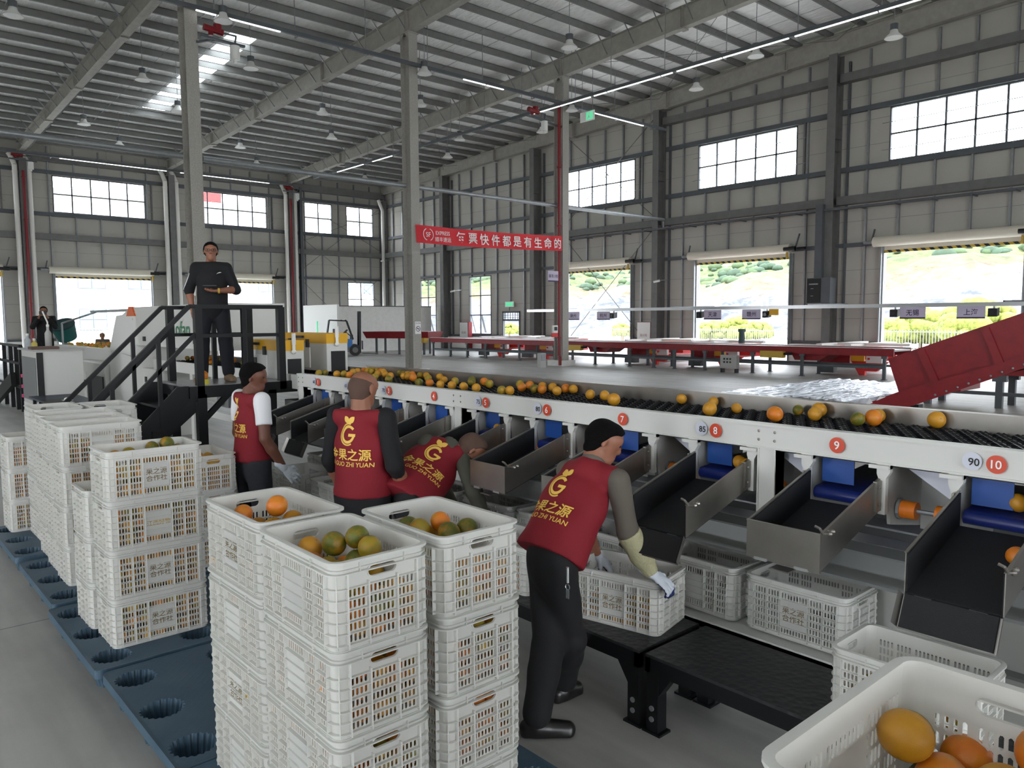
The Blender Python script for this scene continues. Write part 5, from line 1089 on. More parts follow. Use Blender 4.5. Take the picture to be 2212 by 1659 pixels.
# ================================================================ crates
CL, CW, CH = .56, .375, .29
def crate_shell():
    b = MB(); rc = .035; t = .0035; hx, hy = CL / 2 - .015, CW / 2 - .015
    def slots(kind):
        if kind == 'long': groups = [(4, 0), (4, 0), (9, 1), (4, 0), (4, 0)]; p_ = .0158; gap = .0105
        else: groups = [(4, 0), (6, 2), (4, 0)]; p_ = .0158; gap = .012
        tot = sum(n * p_ for n, _ in groups) + gap * (len(groups) - 1); u = -tot / 2; cols = []; bounds = [u - gap / 2]
        for n, fl_ in groups:
            for k in range(n): cols.append((u + k * p_ + .0033, u + k * p_ + p_ - .0033, fl_))
            u += n * p_ + gap; bounds.append(u - gap / 2)
        return cols, bounds
    rows = [(.026 + k * .036, .026 + k * .036 + .0295) for k in range(6)]
    ribs = [.022 + k * .036 for k in range(7)]
    def face(P, half, kind):
        cols, bounds = slots(kind); us = [-half] + [v for c in cols for v in c[:2]] + [half]; vs = [0] + [v for r_ in rows for v in r_] + [CH]
        for i in range(len(us) - 1):
            for j in range(len(vs) - 1):
                hole = i % 2 == 1 and j % 2 == 1; u0, u1, v0, v1 = us[i], us[i + 1], vs[j], vs[j + 1]
                if hole:
                    fl_ = cols[i // 2][2]; r_ = j // 2
                    if fl_ == 1 and 1 <= r_ <= 4 and not (r_ in (1, 4) and 0): hole = False
                    if r_ == 5 and kind == 'short' and fl_ == 2: hole = False
                    if r_ == 5 and kind == 'short': hole = False if fl_ == 2 else True
                if not hole:
                    for n_ in (0, -t): b.add([P(u0, v0, n_), P(u1, v0, n_), P(u1, v1, n_), P(u0, v1, n_)], [(0, 1, 2, 3) if n_ == 0 else (3, 2, 1, 0)])
                else:
                    c = .0035
                    for n_ in (0, -t):
                        for (a, e, f) in (((u0, v0), (c, 0), (0, c)), ((u1, v0), (0, c), (-c, 0)), ((u1, v1), (-c, 0), (0, -c)), ((u0, v1), (0, -c), (c, 0))):
                            b.add([P(a[0], a[1], n_), P(a[0] + e[0], a[1] + e[1], n_), P(a[0] + f[0], a[1] + f[1], n_)], [(0, 1, 2) if n_ == 0 else (2, 1, 0)])
                    q = [(u0, v0 + c), (u0 + c, v0), (u1 - c, v0), (u1, v0 + c), (u1, v1 - c), (u1 - c, v1), (u0 + c, v1), (u0, v1 - c)]
                    for k in range(8): a, e = q[k], q[(k + 1) % 8]; b.add([P(*a, 0), P(*e, 0), P(*e, -t), P(*a, -t)], [(0, 1, 2, 3)])
        for u in bounds:
            z1 = .25
            for s in (-1, 1): pass
            b.hexa([P(u - .002, .01, 0), P(u + .002, .01, 0), P(u + .002, .01, .015), P(u - .002, .01, .015), P(u - .002, z1, 0), P(u + .002, z1, 0), P(u + .002, z1, .015), P(u - .002, z1, .011)])
        if kind == 'long':
            a, c = bounds[2] + .004, bounds[3] - .004
            b.hexa([P(a, .066, 0), P(c, .066, 0), P(c, .066, .006), P(a, .066, .006), P(a, .166 + .034, 0), P(c, .166 + .034, 0), P(c, .2, .006), P(a, .2, .006)])
        for u in (-half * .55, half * .55): b.hexa([P(u - .0015, .25, 0), P(u + .0015, .25, 0), P(u + .0015, .25, .009), P(u - .0015, .25, .009), P(u - .0015, CH - .01, 0), P(u + .0015, CH - .01, 0), P(u + .0015, CH - .01, .009), P(u - .0015, CH - .01, .009)])
    fl_, fs_ = hx - rc, hy - rc
    face(lambda u, v, n: (u, -hy - n, v), fl_, 'long'); face(lambda u, v, n: (-u, hy + n, v), fl_, 'long')
    # short faces carry a hand hole cut between the slot field and the rim
    def short(P):
        cols, bounds = slots('short')
        face2(P, fs_, cols, bounds)
    def face2(P, half, cols, bounds):
        ha, hb, hz0, hz1 = -.052, .052, .224, .258
        us = [-half] + [v for c in cols for v in c[:2]] + [half]; vs = [0] + [v for r_ in rows[:5] for v in r_] + [.214]
        for i in range(len(us) - 1):
            for j in range(len(vs) - 1):
                u0, u1, v0, v1 = us[i], us[i + 1], vs[j], vs[j + 1]
                if i % 2 == 1 and j % 2 == 1:
                    c = .0035
                    for n_ in (0, -t):
                        for (a, e, f) in (((u0, v0), (c, 0), (0, c)), ((u1, v0), (0, c), (-c, 0)), ((u1, v1), (-c, 0), (0, -c)), ((u0, v1), (0, -c), (c, 0))):
                            b.add([P(a[0], a[1], n_), P(a[0] + e[0], a[1] + e[1], n_), P(a[0] + f[0], a[1] + f[1], n_)], [(0, 1, 2) if n_ == 0 else (2, 1, 0)])
                    q = [(u0, v0 + c), (u0 + c, v0), (u1 - c, v0), (u1, v0 + c), (u1, v1 - c), (u1 - c, v1), (u0 + c, v1), (u0, v1 - c)]
                    for k in range(8): a, e = q[k], q[(k + 1) % 8]; b.add([P(*a, 0), P(*e, 0), P(*e, -t), P(*a, -t)], [(0, 1, 2, 3)])
                else:
                    for n_ in (0, -t): b.add([P(u0, v0, n_), P(u1, v0, n_), P(u1, v1, n_), P(u0, v1, n_)], [(0, 1, 2, 3) if n_ == 0 else (3, 2, 1, 0)])
        for (u0, u1, v0, v1) in ((-half, ha, .214, CH), (hb, half, .214, CH), (ha, hb, .214, hz0), (ha, hb, hz1, CH)):
            for n_ in (0, -t): b.add([P(u0, v0, n_), P(u1, v0, n_), P(u1, v1, n_), P(u0, v1, n_)], [(0, 1, 2, 3) if n_ == 0 else (3, 2, 1, 0)])
        n_ = 8; r_ = (hz1 - hz0) / 2; ring = []
        for s, cx_ in ((1, hb - r_), (-1, ha + r_)):
            for k in range(n_ + 1): a = -math.pi / 2 + math.pi * k / n_; ring.append((cx_ + s * r_ * math.cos(a), (hz0 + hz1) / 2 + s * r_ * math.sin(a)))
        for s, cx_ in ((1, hb), (-1, ha)):
            for k in range(n_):
                a0, a1 = -math.pi / 2 + math.pi * k / n_, -math.pi / 2 + math.pi * (k + 1) / n_; cc_ = (cx_ - s * r_)
                p0_, p1_ = (cc_ + s * r_ * math.cos(a0), (hz0 + hz1) / 2 + r_ * math.sin(a0)), (cc_ + s * r_ * math.cos(a1), (hz0 + hz1) / 2 + r_ * math.sin(a1))
                e = (cx_, hz0 if k < n_ / 2 else hz1)
                for q_ in (0, -t): b.add([P(*p0_, q_), P(*p1_, q_), P(*e, q_)], [(0, 1, 2)])
        for k in range(len(ring)):
            a, e = ring[k], ring[(k + 1) % len(ring)]; b.add([P(*a, .006), P(*e, .006), P(*e, -t), P(*a, -t)], [(0, 1, 2, 3)])
            o_ = lambda p_: (p_[0] * 1.06, (p_[1] - .241) * 1.22 + .241); b.add([P(*a, .006), P(*e, .006), P(*o_(e), .004), P(*o_(a), .004)], [(0, 1, 2, 3)]); b.add([P(*o_(a), .004), P(*o_(e), .004), P(*o_(e), 0), P(*o_(a), 0)], [(0, 1, 2, 3)])
        for u in bounds:
            z1 = .214 if abs(u) < .06 else .25
            b.hexa([P(u - .002, .01, 0), P(u + .002, .01, 0), P(u + .002, .01, .015), P(u - .002, .01, .015), P(u - .002, z1, 0), P(u + .002, z1, 0), P(u + .002, z1, .015), P(u - .002, z1, .011)])
        for u in (-half * .6, half * .6): b.hexa([P(u - .0015, .25, 0), P(u + .0015, .25, 0), P(u + .0015, .25, .009), P(u - .0015, .25, .009), P(u - .0015, CH - .01, 0), P(u + .0015, CH - .01, 0), P(u + .0015, CH - .01, .009), P(u - .0015, CH - .01, .009)])
    short(lambda u, v, n: (hx + n, u, v)); short(lambda u, v, n: (-hx - n, -u, v))
    def outline(off, seg=5):
        pts = []
        for cx_, cy_, a0 in ((hx - rc, hy - rc, 0), (-hx + rc, hy - rc, 90), (-hx + rc, -hy + rc, 180), (hx - rc, -hy + rc, 270)):
            for k in range(seg + 1): a = math.radians(a0 + 90 * k / seg); pts.append((cx_ + (rc + off) * math.cos(a), cy_ + (rc + off) * math.sin(a)))
        return pts
    for off in (0, -t):                                   # rounded corners
        o_ = outline(off); n = len(o_)
        for g in range(4):
            for k in range(5):
                a, e = o_[g * 6 + k], o_[g * 6 + k + 1]; b.add([(*a, 0), (*e, 0), (*e, CH), (*a, CH)], [(0, 1, 2, 3)])
    def ring(z0, z1, o0, o1):
        I, O = outline(o0), outline(o1); n = len(I); vs = [(*p_, z0) for p_ in I] + [(*p_, z0) for p_ in O] + [(*p_, z1) for p_ in O] + [(*p_, z1) for p_ in I]
        b.add(vs, [(k + a * n, (k + 1) % n + a * n, (k + 1) % n + ((a + 1) % 4) * n, k + ((a + 1) % 4) * n) for k in range(n) for a in range(4)])
    for z in ribs[:-1]: ring(z - .0015, z + .0015, 0, .0135)
    ring(.0, .004, -.02, .004); ring(.247, .251, 0, .014); ring(CH - .008, CH, -t - .0012, .015); ring(CH - .03, CH - .027, 0, .009)
    for g in range(4):
        o_ = outline(0); p_ = Vector((*o_[g * 6 + 3], 0)); q_ = Vector((*outline(.011)[g * 6 + 3], 0)); b.bar((p_ + q_) / 2 + Vector((0, 0, .01)), (p_ + q_) / 2 + Vector((0, 0, .25)), .004, .011, q_ - p_)
    o_ = outline(-t); n = len(o_); b.add([(*p_, .006) for p_ in o_], [tuple(range(n))]); b.add([(*p_, .0) for p_ in o_], [tuple(range(n - 1, -1, -1))])
    return b
proto = {}
sh = crate_shell().mesh('crate'); bm_ = bmesh.new(); bm_.from_mesh(sh); bmesh.ops.remove_doubles(bm_, verts=bm_.verts, dist=.00005)
for f_ in bm_.faces: f_.smooth = True
for e_ in bm_.edges: e_.smooth = len(e_.link_faces) == 2 and e_.calc_face_angle(3) < .45
bm_.to_mesh(sh); bm_.free()
for k in ('clear', 'cream'):
    me = sh if k == 'clear' else sh.copy(); me.materials.append(M['crate_' + k]); proto[k] = me
LET = {}
for k, (l1, l2, mt) in {'coop': ('果之源', '合作社', 'ink_brown'), 'gold': ('江西', '好物', 'ink_gold')}.items():
    if mt not in M: mat(mt, rgb(120, 104, 72) if 'brown' in mt else rgb(190, 158, 84), .7)
    b = MB()
    for txt, z in ((l1, .153), (l2, .112)) if k == 'coop' else (('江西好物', .133),):
        vs, fs = text2d(txt, .04 if k == 'coop' else .034, .01); b.add([(x, -CW / 2 + .015 - .0065 - .001, z + y) for x, y in vs], fs)
    me = b.mesh('lettering'); me.materials.append(M[mt]); LET[k] = me
CR = []
def crate(x, y, z, rz, kind, label, group, let=None):
    o = bpy.data.objects.new('plastic_crate', proto[kind]); COL.objects.link(o); o.location = (x, y, z); o.rotation_euler = (0, 0, rz); ORG[o.name] = Vector((x, y, z)); tag(o, label, 'crate', group)
    if let: l = bpy.data.objects.new('printed_lettering', LET[let]); COL.objects.link(l); l.parent = o
    CR.append(o); return o
PITCH = .288; H90 = math.pi / 2
TN = {4: ['lowest', 'third from top', 'second from top', 'topmost'], 3: ['lowest', 'middle', 'topmost']}
def stack(x, y, z0, n, rz, kind, where, group, lets=None, kinds=None):
    out = []
    for k in range(n):
        out.append(crate(x + random.uniform(-.004, .004), y + random.uniform(-.004, .004), z0 + k * PITCH, rz + random.uniform(-.006, .006), kinds[k] if kinds else kind, 'white slotted crate, %s in the stack %s' % (TN[n][k], where), group, lets[k] if lets else None))
    return out
Z0 = .152
S_front = stack(-2.35, 1.29, Z0, 4, 0, 'clear', 'nearest the camera, at picture centre', 'crates on the near blue pallets')
S_left = stack(-2.955, 1.315, Z0, 4, 0, 'clear', 'left behind the nearest stack', 'crates on the near blue pallets', [None, 'coop', None, 'coop'], ['cream', 'cream', 'clear', 'cream'])
S_right = stack(-2.35, 1.705, Z0, 4, 0, 'clear', 'just left of the nearest worker', 'crates on the near blue pallets', None, ['cream', 'cream', 'clear', 'clear'])
S_mid = stack(-4.93, 1.4, Z0, 4, H90, 'cream', 'left of centre with name plates', 'crates on the middle blue pallet', ['coop', 'coop', 'gold', 'coop'])
S_low = stack(-5.34, 1.38, Z0, 3, H90, 'clear', 'half hidden left of the name plates', 'crates on the middle blue pallet')
S_rm = stack(-6.18, 2.16, Z0, 3, 0, 'cream', 'right behind the name plate stack', 'crates by the stair')
BK = 'crates on the back pallets'
S_A = stack(-6.31, 1.45, Z0, 4, H90, 'cream', 'at the front of the far row', BK); S_B = stack(-6.72, 1.47, Z0, 4, H90, 'cream', 'second in the far row', BK)
S_C = stack(-7.13, 1.49, Z0, 4, H90, 'cream', 'third in the far row', BK); S_D = stack(-7.76, 1.45, Z0, 4, 0, 'cream', 'back left of the far row', BK)
S_E = stack(-7.64, 1.86, Z0, 4, 0, 'cream', 'in the far row, by the stair', BK); S_F = stack(-8.26, 1.4, Z0, 3, H90, 'cream', 'lower, at the far left end', BK)
S_N = stack(-.59 + .187, 1.0 + .275, 1.39 - CH - 3 * PITCH, 4, H90, 'clear', 'in the bottom right corner', 'crates in the near right corner')
def one(x, y, rz, kind, lb, let=None, z=.402): return crate(x, y, z, rz, kind, lb, 'crates waiting under the chutes', let)
C_w4 = one(-2.69, 3.235, math.radians(12.3), 'cream', 'cream plastic crate held at its corner by the nearest worker, on the bench', 'coop')
C_r = one(-1.17, 3.22, 0, 'cream', 'cream plastic crate on the right bench, under the open chute number 10')
C_s9 = one(-1.885, 3.74, 0, 'cream', 'empty grey-white crate with name plate on the shelf under chute number 9', 'coop', .417)
SHX = [(-2.49, 8), (-3.1, 7), (-3.72, 6), (-4.34, 5), (-4.98, 4), (-5.64, 3), (-6.28, 2), (-6.9, 1)]
C_sh = [one(x, 3.74, random.uniform(-.02, .02), 'clear' if n in (8, 6, 3) else 'cream', 'empty crate on the shelf under chute number %d' % n, None, .417) for x, n in SHX]
C_b = [one(-3.55, 3.18, .03, 'cream', 'crate on the bench in front of the bending worker'), one(-4.4, 3.2, .0, 'cream', 'crate on the bench right of the bald worker'), one(-5.15, 3.2, .02, 'cream', 'crate on the bench left of the bald worker'), one(-5.78, 3.2, -.02, 'cream', 'crate on the bench between the first two workers'), one(-6.5, 3.2, .02, 'cream', 'crate on the bench at the right hand of the white-sleeved worker')]
C_f = [crate(-7.5, 3.2, 0, 0, 'clear', 'lower crate standing on the floor at the left end of the bench', 'crates by the platform'), crate(-7.5, 3.2, PITCH, 0, 'clear', 'upper crate of the pair at the left end of the bench', 'crates by the platform'), crate(-8.2, 3.25, 0, .05, 'clear', 'lower crate of the pair under the platform edge', 'crates by the platform'), crate(-8.2, 3.25, PITCH, .03, 'clear', 'upper crate of the pair under the platform edge', 'crates by the platform'), crate(-7.6, 2.75, 0, 0, 'cream', 'lower crate standing on the floor before the platform support', 'crates by the platform'), crate(-7.6, 2.75, PITCH, 0, 'cream', 'upper crate of the pair before the platform support', 'crates by the platform')]
# ---- blue pallets with fluted nesting cups
def pallet_mesh(lx, ly, nx_, ny_):
    b = MB(); zt_ = .15; rc = .08; hs = []
    gx_ = [-lx / 2 + .17 + k * (lx - .34) / (nx_ - 1) for k in range(nx_)]; gy_ = [-ly / 2 + .12 + k * (ly - .24) / (ny_ - 1) for k in range(ny_)]
    ncirc = 40; R_ = .1; cell = .125
    us = sorted({-lx / 2, lx / 2} | {g - cell for g in gx_} | {g + cell for g in gx_}); vs_ = sorted({-ly / 2, ly / 2} | {max(-ly / 2 + .01, g - .115) for g in gy_} | {min(ly / 2 - .01, g + .115) for g in gy_})
    def near(u0, u1, v0, v1):
        for x in gx_:
            for y in gy_:
                if u0 - 1e-6 <= x <= u1 + 1e-6 and v0 - 1e-6 <= y <= v1 + 1e-6: return x, y
        return None
    for i in range(len(us) - 1):
        for j in range(len(vs_) - 1):
            u0, u1, v0, v1 = us[i], us[i + 1], vs_[j], vs_[j + 1]; h = near(u0, u1, v0, v1)
            if not h: b.add([(u0, v0, zt_), (u1, v0, zt_), (u1, v1, zt_), (u0, v1, zt_)], [(0, 1, 2, 3)]); continue
            x, y = h; inn, out, low = [], [], []
            for k in range(ncirc * 2):
                a = math.pi * k / ncirc; r_ = R_ * (1 + .045 * (1 if k % 4 < 2 else -1)); ca, sa = math.cos(a), math.sin(a)
                inn.append((x + r_ * ca, y + r_ * sa, zt_)); low.append((x + r_ * .72 * ca, y + r_ * .72 * sa, .008))
                tt = min((u1 - x) / ca if ca > 1e-9 else 9, (u0 - x) / ca if ca < -1e-9 else 9, (v1 - y) / sa if sa > 1e-9 else 9, (v0 - y) / sa if sa < -1e-9 else 9); out.append((x + tt * ca, y + tt * sa, zt_))
            n = len(inn)
            b.add(inn + out, [(k, k + n, (k + 1) % n + n, (k + 1) % n) for k in range(n)])
            for cu, cv in ((u0, v0), (u1, v0), (u1, v1), (u0, v1)):     # corner fill
                ks = sorted(range(n), key=lambda k: (out[k][0] - cu) ** 2 + (out[k][1] - cv) ** 2)[:2]; b.add([out[ks[0]], out[ks[1]], (cu, cv, zt_)], [(0, 1, 2)])
            b.add(inn + low, [(k, (k + 1) % n, (k + 1) % n + n, k + n) for k in range(n)]); b.add([(p_[0], p_[1], .008) for p_ in low], [tuple(range(n))])
            b.add([(p_[0] + (p_[0] - x) * .08, p_[1] + (p_[1] - y) * .08, zt_ - .01) for p_ in inn] + [(p_[0] + (p_[0] - x) * .1, p_[1] + (p_[1] - y) * .1, 0.0) for p_ in low], [(k, k + n, (k + 1) % n + n, (k + 1) % n) for k in range(n)])
    pts = []
    for cx_, cy_, a0 in ((lx / 2 - .03, ly / 2 - .03, 0), (-lx / 2 + .03, ly / 2 - .03, 90), (-lx / 2 + .03, -ly / 2 + .03, 180), (lx / 2 - .03, -ly / 2 + .03, 270)):
        for k in range(6): a = math.radians(a0 + 18 * k); pts.append((cx_ + .035 * math.cos(a), cy_ + .035 * math.sin(a)))
    n = len(pts); b.add([(*p_, zt_ + .003) for p_ in pts] + [(p_[0] * 1.004, p_[1] * 1.004, zt_ - .045) for p_ in pts] + [(p_[0] * .975, p_[1] * .97, zt_ + .0005) for p_ in pts], [(k, k + n, (k + 1) % n + n, (k + 1) % n) for k in range(n)] + [(k, (k + 1) % n, (k + 1) % n + 2 * n, k + 2 * n) for k in range(n)])
    return b
m, N, L, p = node_mat('pallet_plastic', .5)
t = N.new('ShaderNodeTexCoord'); br = N.new('ShaderNodeTexBrick'); br.inputs['Scale'].default_value = 14; br.inputs['Mortar Size'].default_value = .035; br.inputs['Brick Width'].default_value = .5; br.inputs['Row Height'].default_value = .5
mp = N.new('ShaderNodeMapping'); mp.inputs['Rotation'].default_value = (0, 0, .785); L.new(t.outputs['Object'], mp.inputs[0]); L.new(mp.outputs[0], br.inputs['Vector'])
bu = N.new('ShaderNodeBump'); bu.inputs['Strength'].default_value = .35; bu.inputs['Distance'].default_value = .004; L.new(br.outputs['Fac'], bu.inputs['Height']); L.new(bu.outputs[0], p.inputs['Normal'])
nz = N.new('ShaderNodeTexNoise'); nz.inputs['Scale'].default_value = 5; nz.inputs['Detail'].default_value = 6; L.new(t.outputs['Object'], nz.inputs['Vector'])
r = N.new('ShaderNodeValToRGB'); L.new(nz.outputs['Fac'], r.inputs[0]); r.color_ramp.elements[0].color = rgb(40, 70, 92); r.color_ramp.elements[1].color = rgb(76, 98, 112); L.new(r.outputs[0], p.inputs['Base Color'])
pme = None
for x, y, lb in ((-3.87, 1.6, 'empty blue plastic pallet with round nesting cups in the left foreground'), (-2.64, 1.6, 'blue plastic pallet carrying the nearest crate stacks'), (-5.13, 1.58, 'blue plastic pallet under the name plate stack'), (-6.42, 1.62, 'blue plastic pallet under the nearer stacks of the far row'), (-7.8, 1.62, 'blue plastic pallet under the back stacks of the far row')):
    if pme is None:
        o = pallet_mesh(1.21, 1.2, 3, 3).build('pallet', M['pallet_plastic'], fix=True); pme = o
    else: o = bpy.data.objects.new('pallet', pme.data); COL.objects.link(o)
    o.location = (x, y, 0); ORG[o.name] = Vector((x, y, 0)); tag(o, lb, 'pallet')
# ================================================================ oranges
b = MB(); vs = []; n_, k_ = 22, 14
prof = []
for i in range(k_ + 1):
    a = math.pi * i / k_ - math.pi / 2; r_ = math.cos(a); z = math.sin(a) * .94
    z -= .07 * math.exp(-(r_ / .16) ** 2) * (1 if a > 0 else -1); prof.append((max(r_, 1e-4), z))
b.lathe(prof, (0, 0, 0), n_)
b2 = MB(); b2.lathe([(1e-4, .885), (.06, .882), (.08, .872)], (0, 0, 0), 8)
ome = b.mesh('orange'); ome.materials.append(M['peel']); ome.polygons.foreach_set('use_smooth', [True] * len(ome.polygons))
mat('stem', rgb(96, 100, 50), .8); sme = b2.mesh('stem'); sme.materials.append(M['stem'])
TINT = {'orange': rgb(208, 116, 26), 'yellow': rgb(196, 140, 34), 'yellow-green': rgb(146, 128, 30), 'green': rgb(92, 98, 26)}
OW = []; ocount = [0]
def orange(c, r_, label, group, tint=None, stem=True):
    tint = tint or random.choice(('orange', 'orange', 'yellow', 'yellow', 'yellow-green', 'green'))
    o = bpy.data.objects.new('orange', ome); COL.objects.link(o); o.location = c; o.scale = (r_,) * 3; o.rotation_euler = (random.uniform(-1.2, 1.2), random.uniform(-1.2, 1.2), random.uniform(0, 6.28))
    o.color = TINT[tint]; tag(o, label, 'orange', group); ocount[0] += 1
    if stem: s_ = bpy.data.objects.new('stem', sme); COL.objects.link(s_); s_.parent = o
    return o
def dz(pts, x0, y0, s): return [(x0 + x / s, y0 + y / s) for x, y in pts]
BELT = [(1326, 863, 14), (1481, 856, 11), (1549, 862, 11), (1533, 883, 15), (1591, 878, 11), (1674, 895, 18), (1724, 880, 11), (1760, 893, 14), (1782, 881, 15), (1853, 903, 14), (1887, 903, 19), (1908, 892, 14), (2042, 901, 20)]
BELT += [(x, y, 0) for x, y in dz([(90, 1460), (135, 1465), (100, 1425), (145, 1428), (185, 1510), (215, 1440), (265, 1445), (270, 1475), (282, 1515), (378, 1530), (392, 1455), (408, 1490), (482, 1537), (510, 1500), (588, 1547), (658, 1507), (680, 1480), (700, 1560), (770, 1495), (817, 1523), (927, 1580), (997, 1583), (1093, 1520), (1108, 1553), (1205, 1525), (1222, 1567), (1290, 1573), (1322, 1535), (1387, 1545), (1422, 1585), (1508, 1555), (1583, 1560)], 860, 460, 4.1475)] + [(1275, 850, 0), (1306, 852, 0)]
BELT += [(x, y, 0) for x, y in dz([(1028, 1298), (1188, 1308), (1425, 1275), (1482, 1272), (1548, 1280), (1615, 1285), (1430, 1338), (1497, 1338), (1548, 1348), (1580, 1310), (1625, 1312), (1622, 1352), (1690, 1293), (1718, 1298), (1705, 1358), (1790, 1365), (1795, 1295), (1815, 1338), (1870, 1312), (1888, 1345), (1935, 1355), (1920, 1387), (2110, 1322), (2100, 1362), (2150, 1370), (2160, 1330)], 400, 500, 4.366)]
per = {}; ORD = ['first', 'second', 'third', 'fourth', 'fifth', 'sixth', 'seventh', 'eighth', 'ninth', 'tenth', 'eleventh', 'twelfth', 'thirteenth', 'fourteenth', 'fifteenth', 'sixteenth', 'seventeenth', 'eighteenth', 'nineteenth', 'twentieth']
placed = []
for px, py, pr_ in BELT:
    c = atz(px, py, ZB + .036)
    if c.x < -7.35 or c.y > 4.36: c = atz(px, py + 2, ZB + .036)
    c.y = min(max(c.y, YB + .1), 4.37); c.x = max(c.x, -7.33)
    r_ = .037 if not pr_ else max(.033, min(.046, pr_ * (c - CAM).length / FPX))
    for _ in range(6):
        for q, qr in placed:
            d = c - q; d.z = 0; g = r_ + qr - .002
            if d.length < g: c = c + (d.normalized() if d.length > 1e-4 else Vector((1, 0, 0))) * (g - d.length)
    c.z = ZB + r_ - .008; placed.append((c.copy(), r_))
    n = min(STN, key=lambda k: abs(STN[k] - c.x * (YB / c.y))); per.setdefault(n, []).append((c.copy(), r_))
for n, l in per.items():
    l.sort(key=lambda e: e[0].x * (YB / e[0].y))
    for i, (c, r_) in enumerate(l):
        tint = random.choice(('orange', 'yellow', 'yellow', 'yellow-green', 'green'))
        orange(c, r_, '%s orange on the roller belt above number %d, %s' % (tint, n, ('the only one there' if len(l) == 1 else ORD[i] + ' from the left there')), 'oranges on the sorting belt', tint)
INF = dz([(15, 1190), (90, 1165), (110, 1210), (205, 1160), (205, 1210), (355, 1165), (370, 1200), (385, 1170), (520, 1210), (545, 1235), (575, 1195), (615, 1205), (590, 1240)], 400, 500, 4.366) + [(372, 768), (385, 771), (422, 768), (430, 775), (440, 770), (456, 782), (533, 770)]
for px, py in INF:
    c = atz(px, py, ZI + .04); c.y = min(max(c.y, 4.34), 5.0); c.x = max(min(c.x, -10.3), -14); c.z = ZI + .032
    for _ in range(5):
        for q, qr in placed:
            d = c - q
            if d.length < .078: c = c + Vector((d.x or 1, d.y * .3, 0)).normalized() * (.079 - d.length)
    placed.append((c.copy(), .04)); orange(c, .04, 'orange on the infeed rollers behind the standing man legs', 'oranges on the infeed rollers', stem=False)
# oranges resting in the chutes
for n, dx, dy, r_, w in ((6, .06, -.02, .036, 'upper left of two at the mouth of'), (6, .13, -.01, .034, 'upper right of two at the mouth of'), (6, .0, -.36, .035, 'lowest one, near the gate of'), (5, .06, .03, .035, 'single one at the mouth of'), (8, .05, .1, .038, 'left of the heap at the mouth of'), (8, .12, .06, .038, 'right of the heap at the mouth of'), (8, .09, -.0, .037, 'lowest of the heap at the mouth of'), (10, .02, .12, .04, 'leftmost on the blue belt of'), (10, .12, .15, .038, 'rear right one on the blue belt of'), (10, .11, .02, .041, 'front right one on the blue belt of'), (10, .11, -.22, .037, 'lowest one, rolling down')):
    x = STN[n] + .03 + dx; y = YB + dy; z = (1.155 + .29 * dy if dy < .02 else 1.217 + .06 * dy) + r_ + .002
    orange((x, y, z), r_, 'orange %s chute number %d' % (w, n), 'oranges in the chutes', 'yellow' if n < 10 else None)
o = orange((PX1 - .17, PY0 + .22, PZ + .105), .055, 'orange resting on a yellow tape roll on the platform floor by the man feet', 'single oranges', 'orange')
o = MB().lathe([(.035, 0), (.06, 0), (.06, .06), (.035, .06), (.035, 0)], (PX1 - .17, PY0 + .22, PZ), 20).build('tape_roll', mat('tape', rgb(214, 200, 70), .4)); tag(o, 'yellow tape roll on the platform floor under an orange', 'tape')
# fruit inside the crates
pile = MB(); ico = bmesh.new(); bmesh.ops.create_icosphere(ico, subdivisions=2, radius=1); IV = [v.co.copy() for v in ico.verts]; IF = [tuple(v.index for v in f.verts) for f in ico.faces]; ico.free()
def fill(cr, top, n_top=0, lab=None, faces=(), indiv=False, seed=0):
    """pack oranges in a crate to height `top`; named faces ('x+','y-') get individually built fruit when indiv"""
    q = random.Random(seed); Mx = Matrix.Translation(cr.location) @ Matrix.Rotation(cr.rotation_euler.z, 4, 'Z'); r0 = .0385; hx, hy = CL / 2 - .018 - r0, CW / 2 - .018 - r0; lay = max(1, int((top - .012) / (r0 * 1.72)))
    for k in range(lay):
        z = .012 + r0 + k * (top - .012 - 2 * r0) / max(1, lay - 1) if lay > 1 else .012 + r0
        nx_, ny_ = 6, 4
        for i in range(nx_ + 1):
            for j in range(ny_ + 1):
                if (i + j + k) % 2 and 0: continue
                u = -hx + 2 * hx * i / nx_; v = -hy + 2 * hy * j / ny_
                last = k == lay - 1; edge = i in (0, nx_) or j in (0, ny_)
                if not (edge or last): continue
                f = {'x+': i == nx_, 'x-': i == 0, 'y-': j == 0, 'y+': j == ny_}
                r_ = r0 * q.uniform(.86, 1.0); c = Mx @ Vector((u + q.uniform(-.006, .006), v + q.uniform(-.006, .006), z + q.uniform(-.006, .006) - (.03 * q.random() if last else 0)))
                if indiv and ocount[0] < 300 and ((last and indiv == 'top') or any(f[a] for a in faces)): orange(c, r_, lab, 'oranges inside the crates', stem=last and indiv == 'top')
                elif any(f[a] for a in ('x+', 'y-', 'x-', 'y+')) or last: pile.add([c + v_ * r_ for v_ in IV], IF)
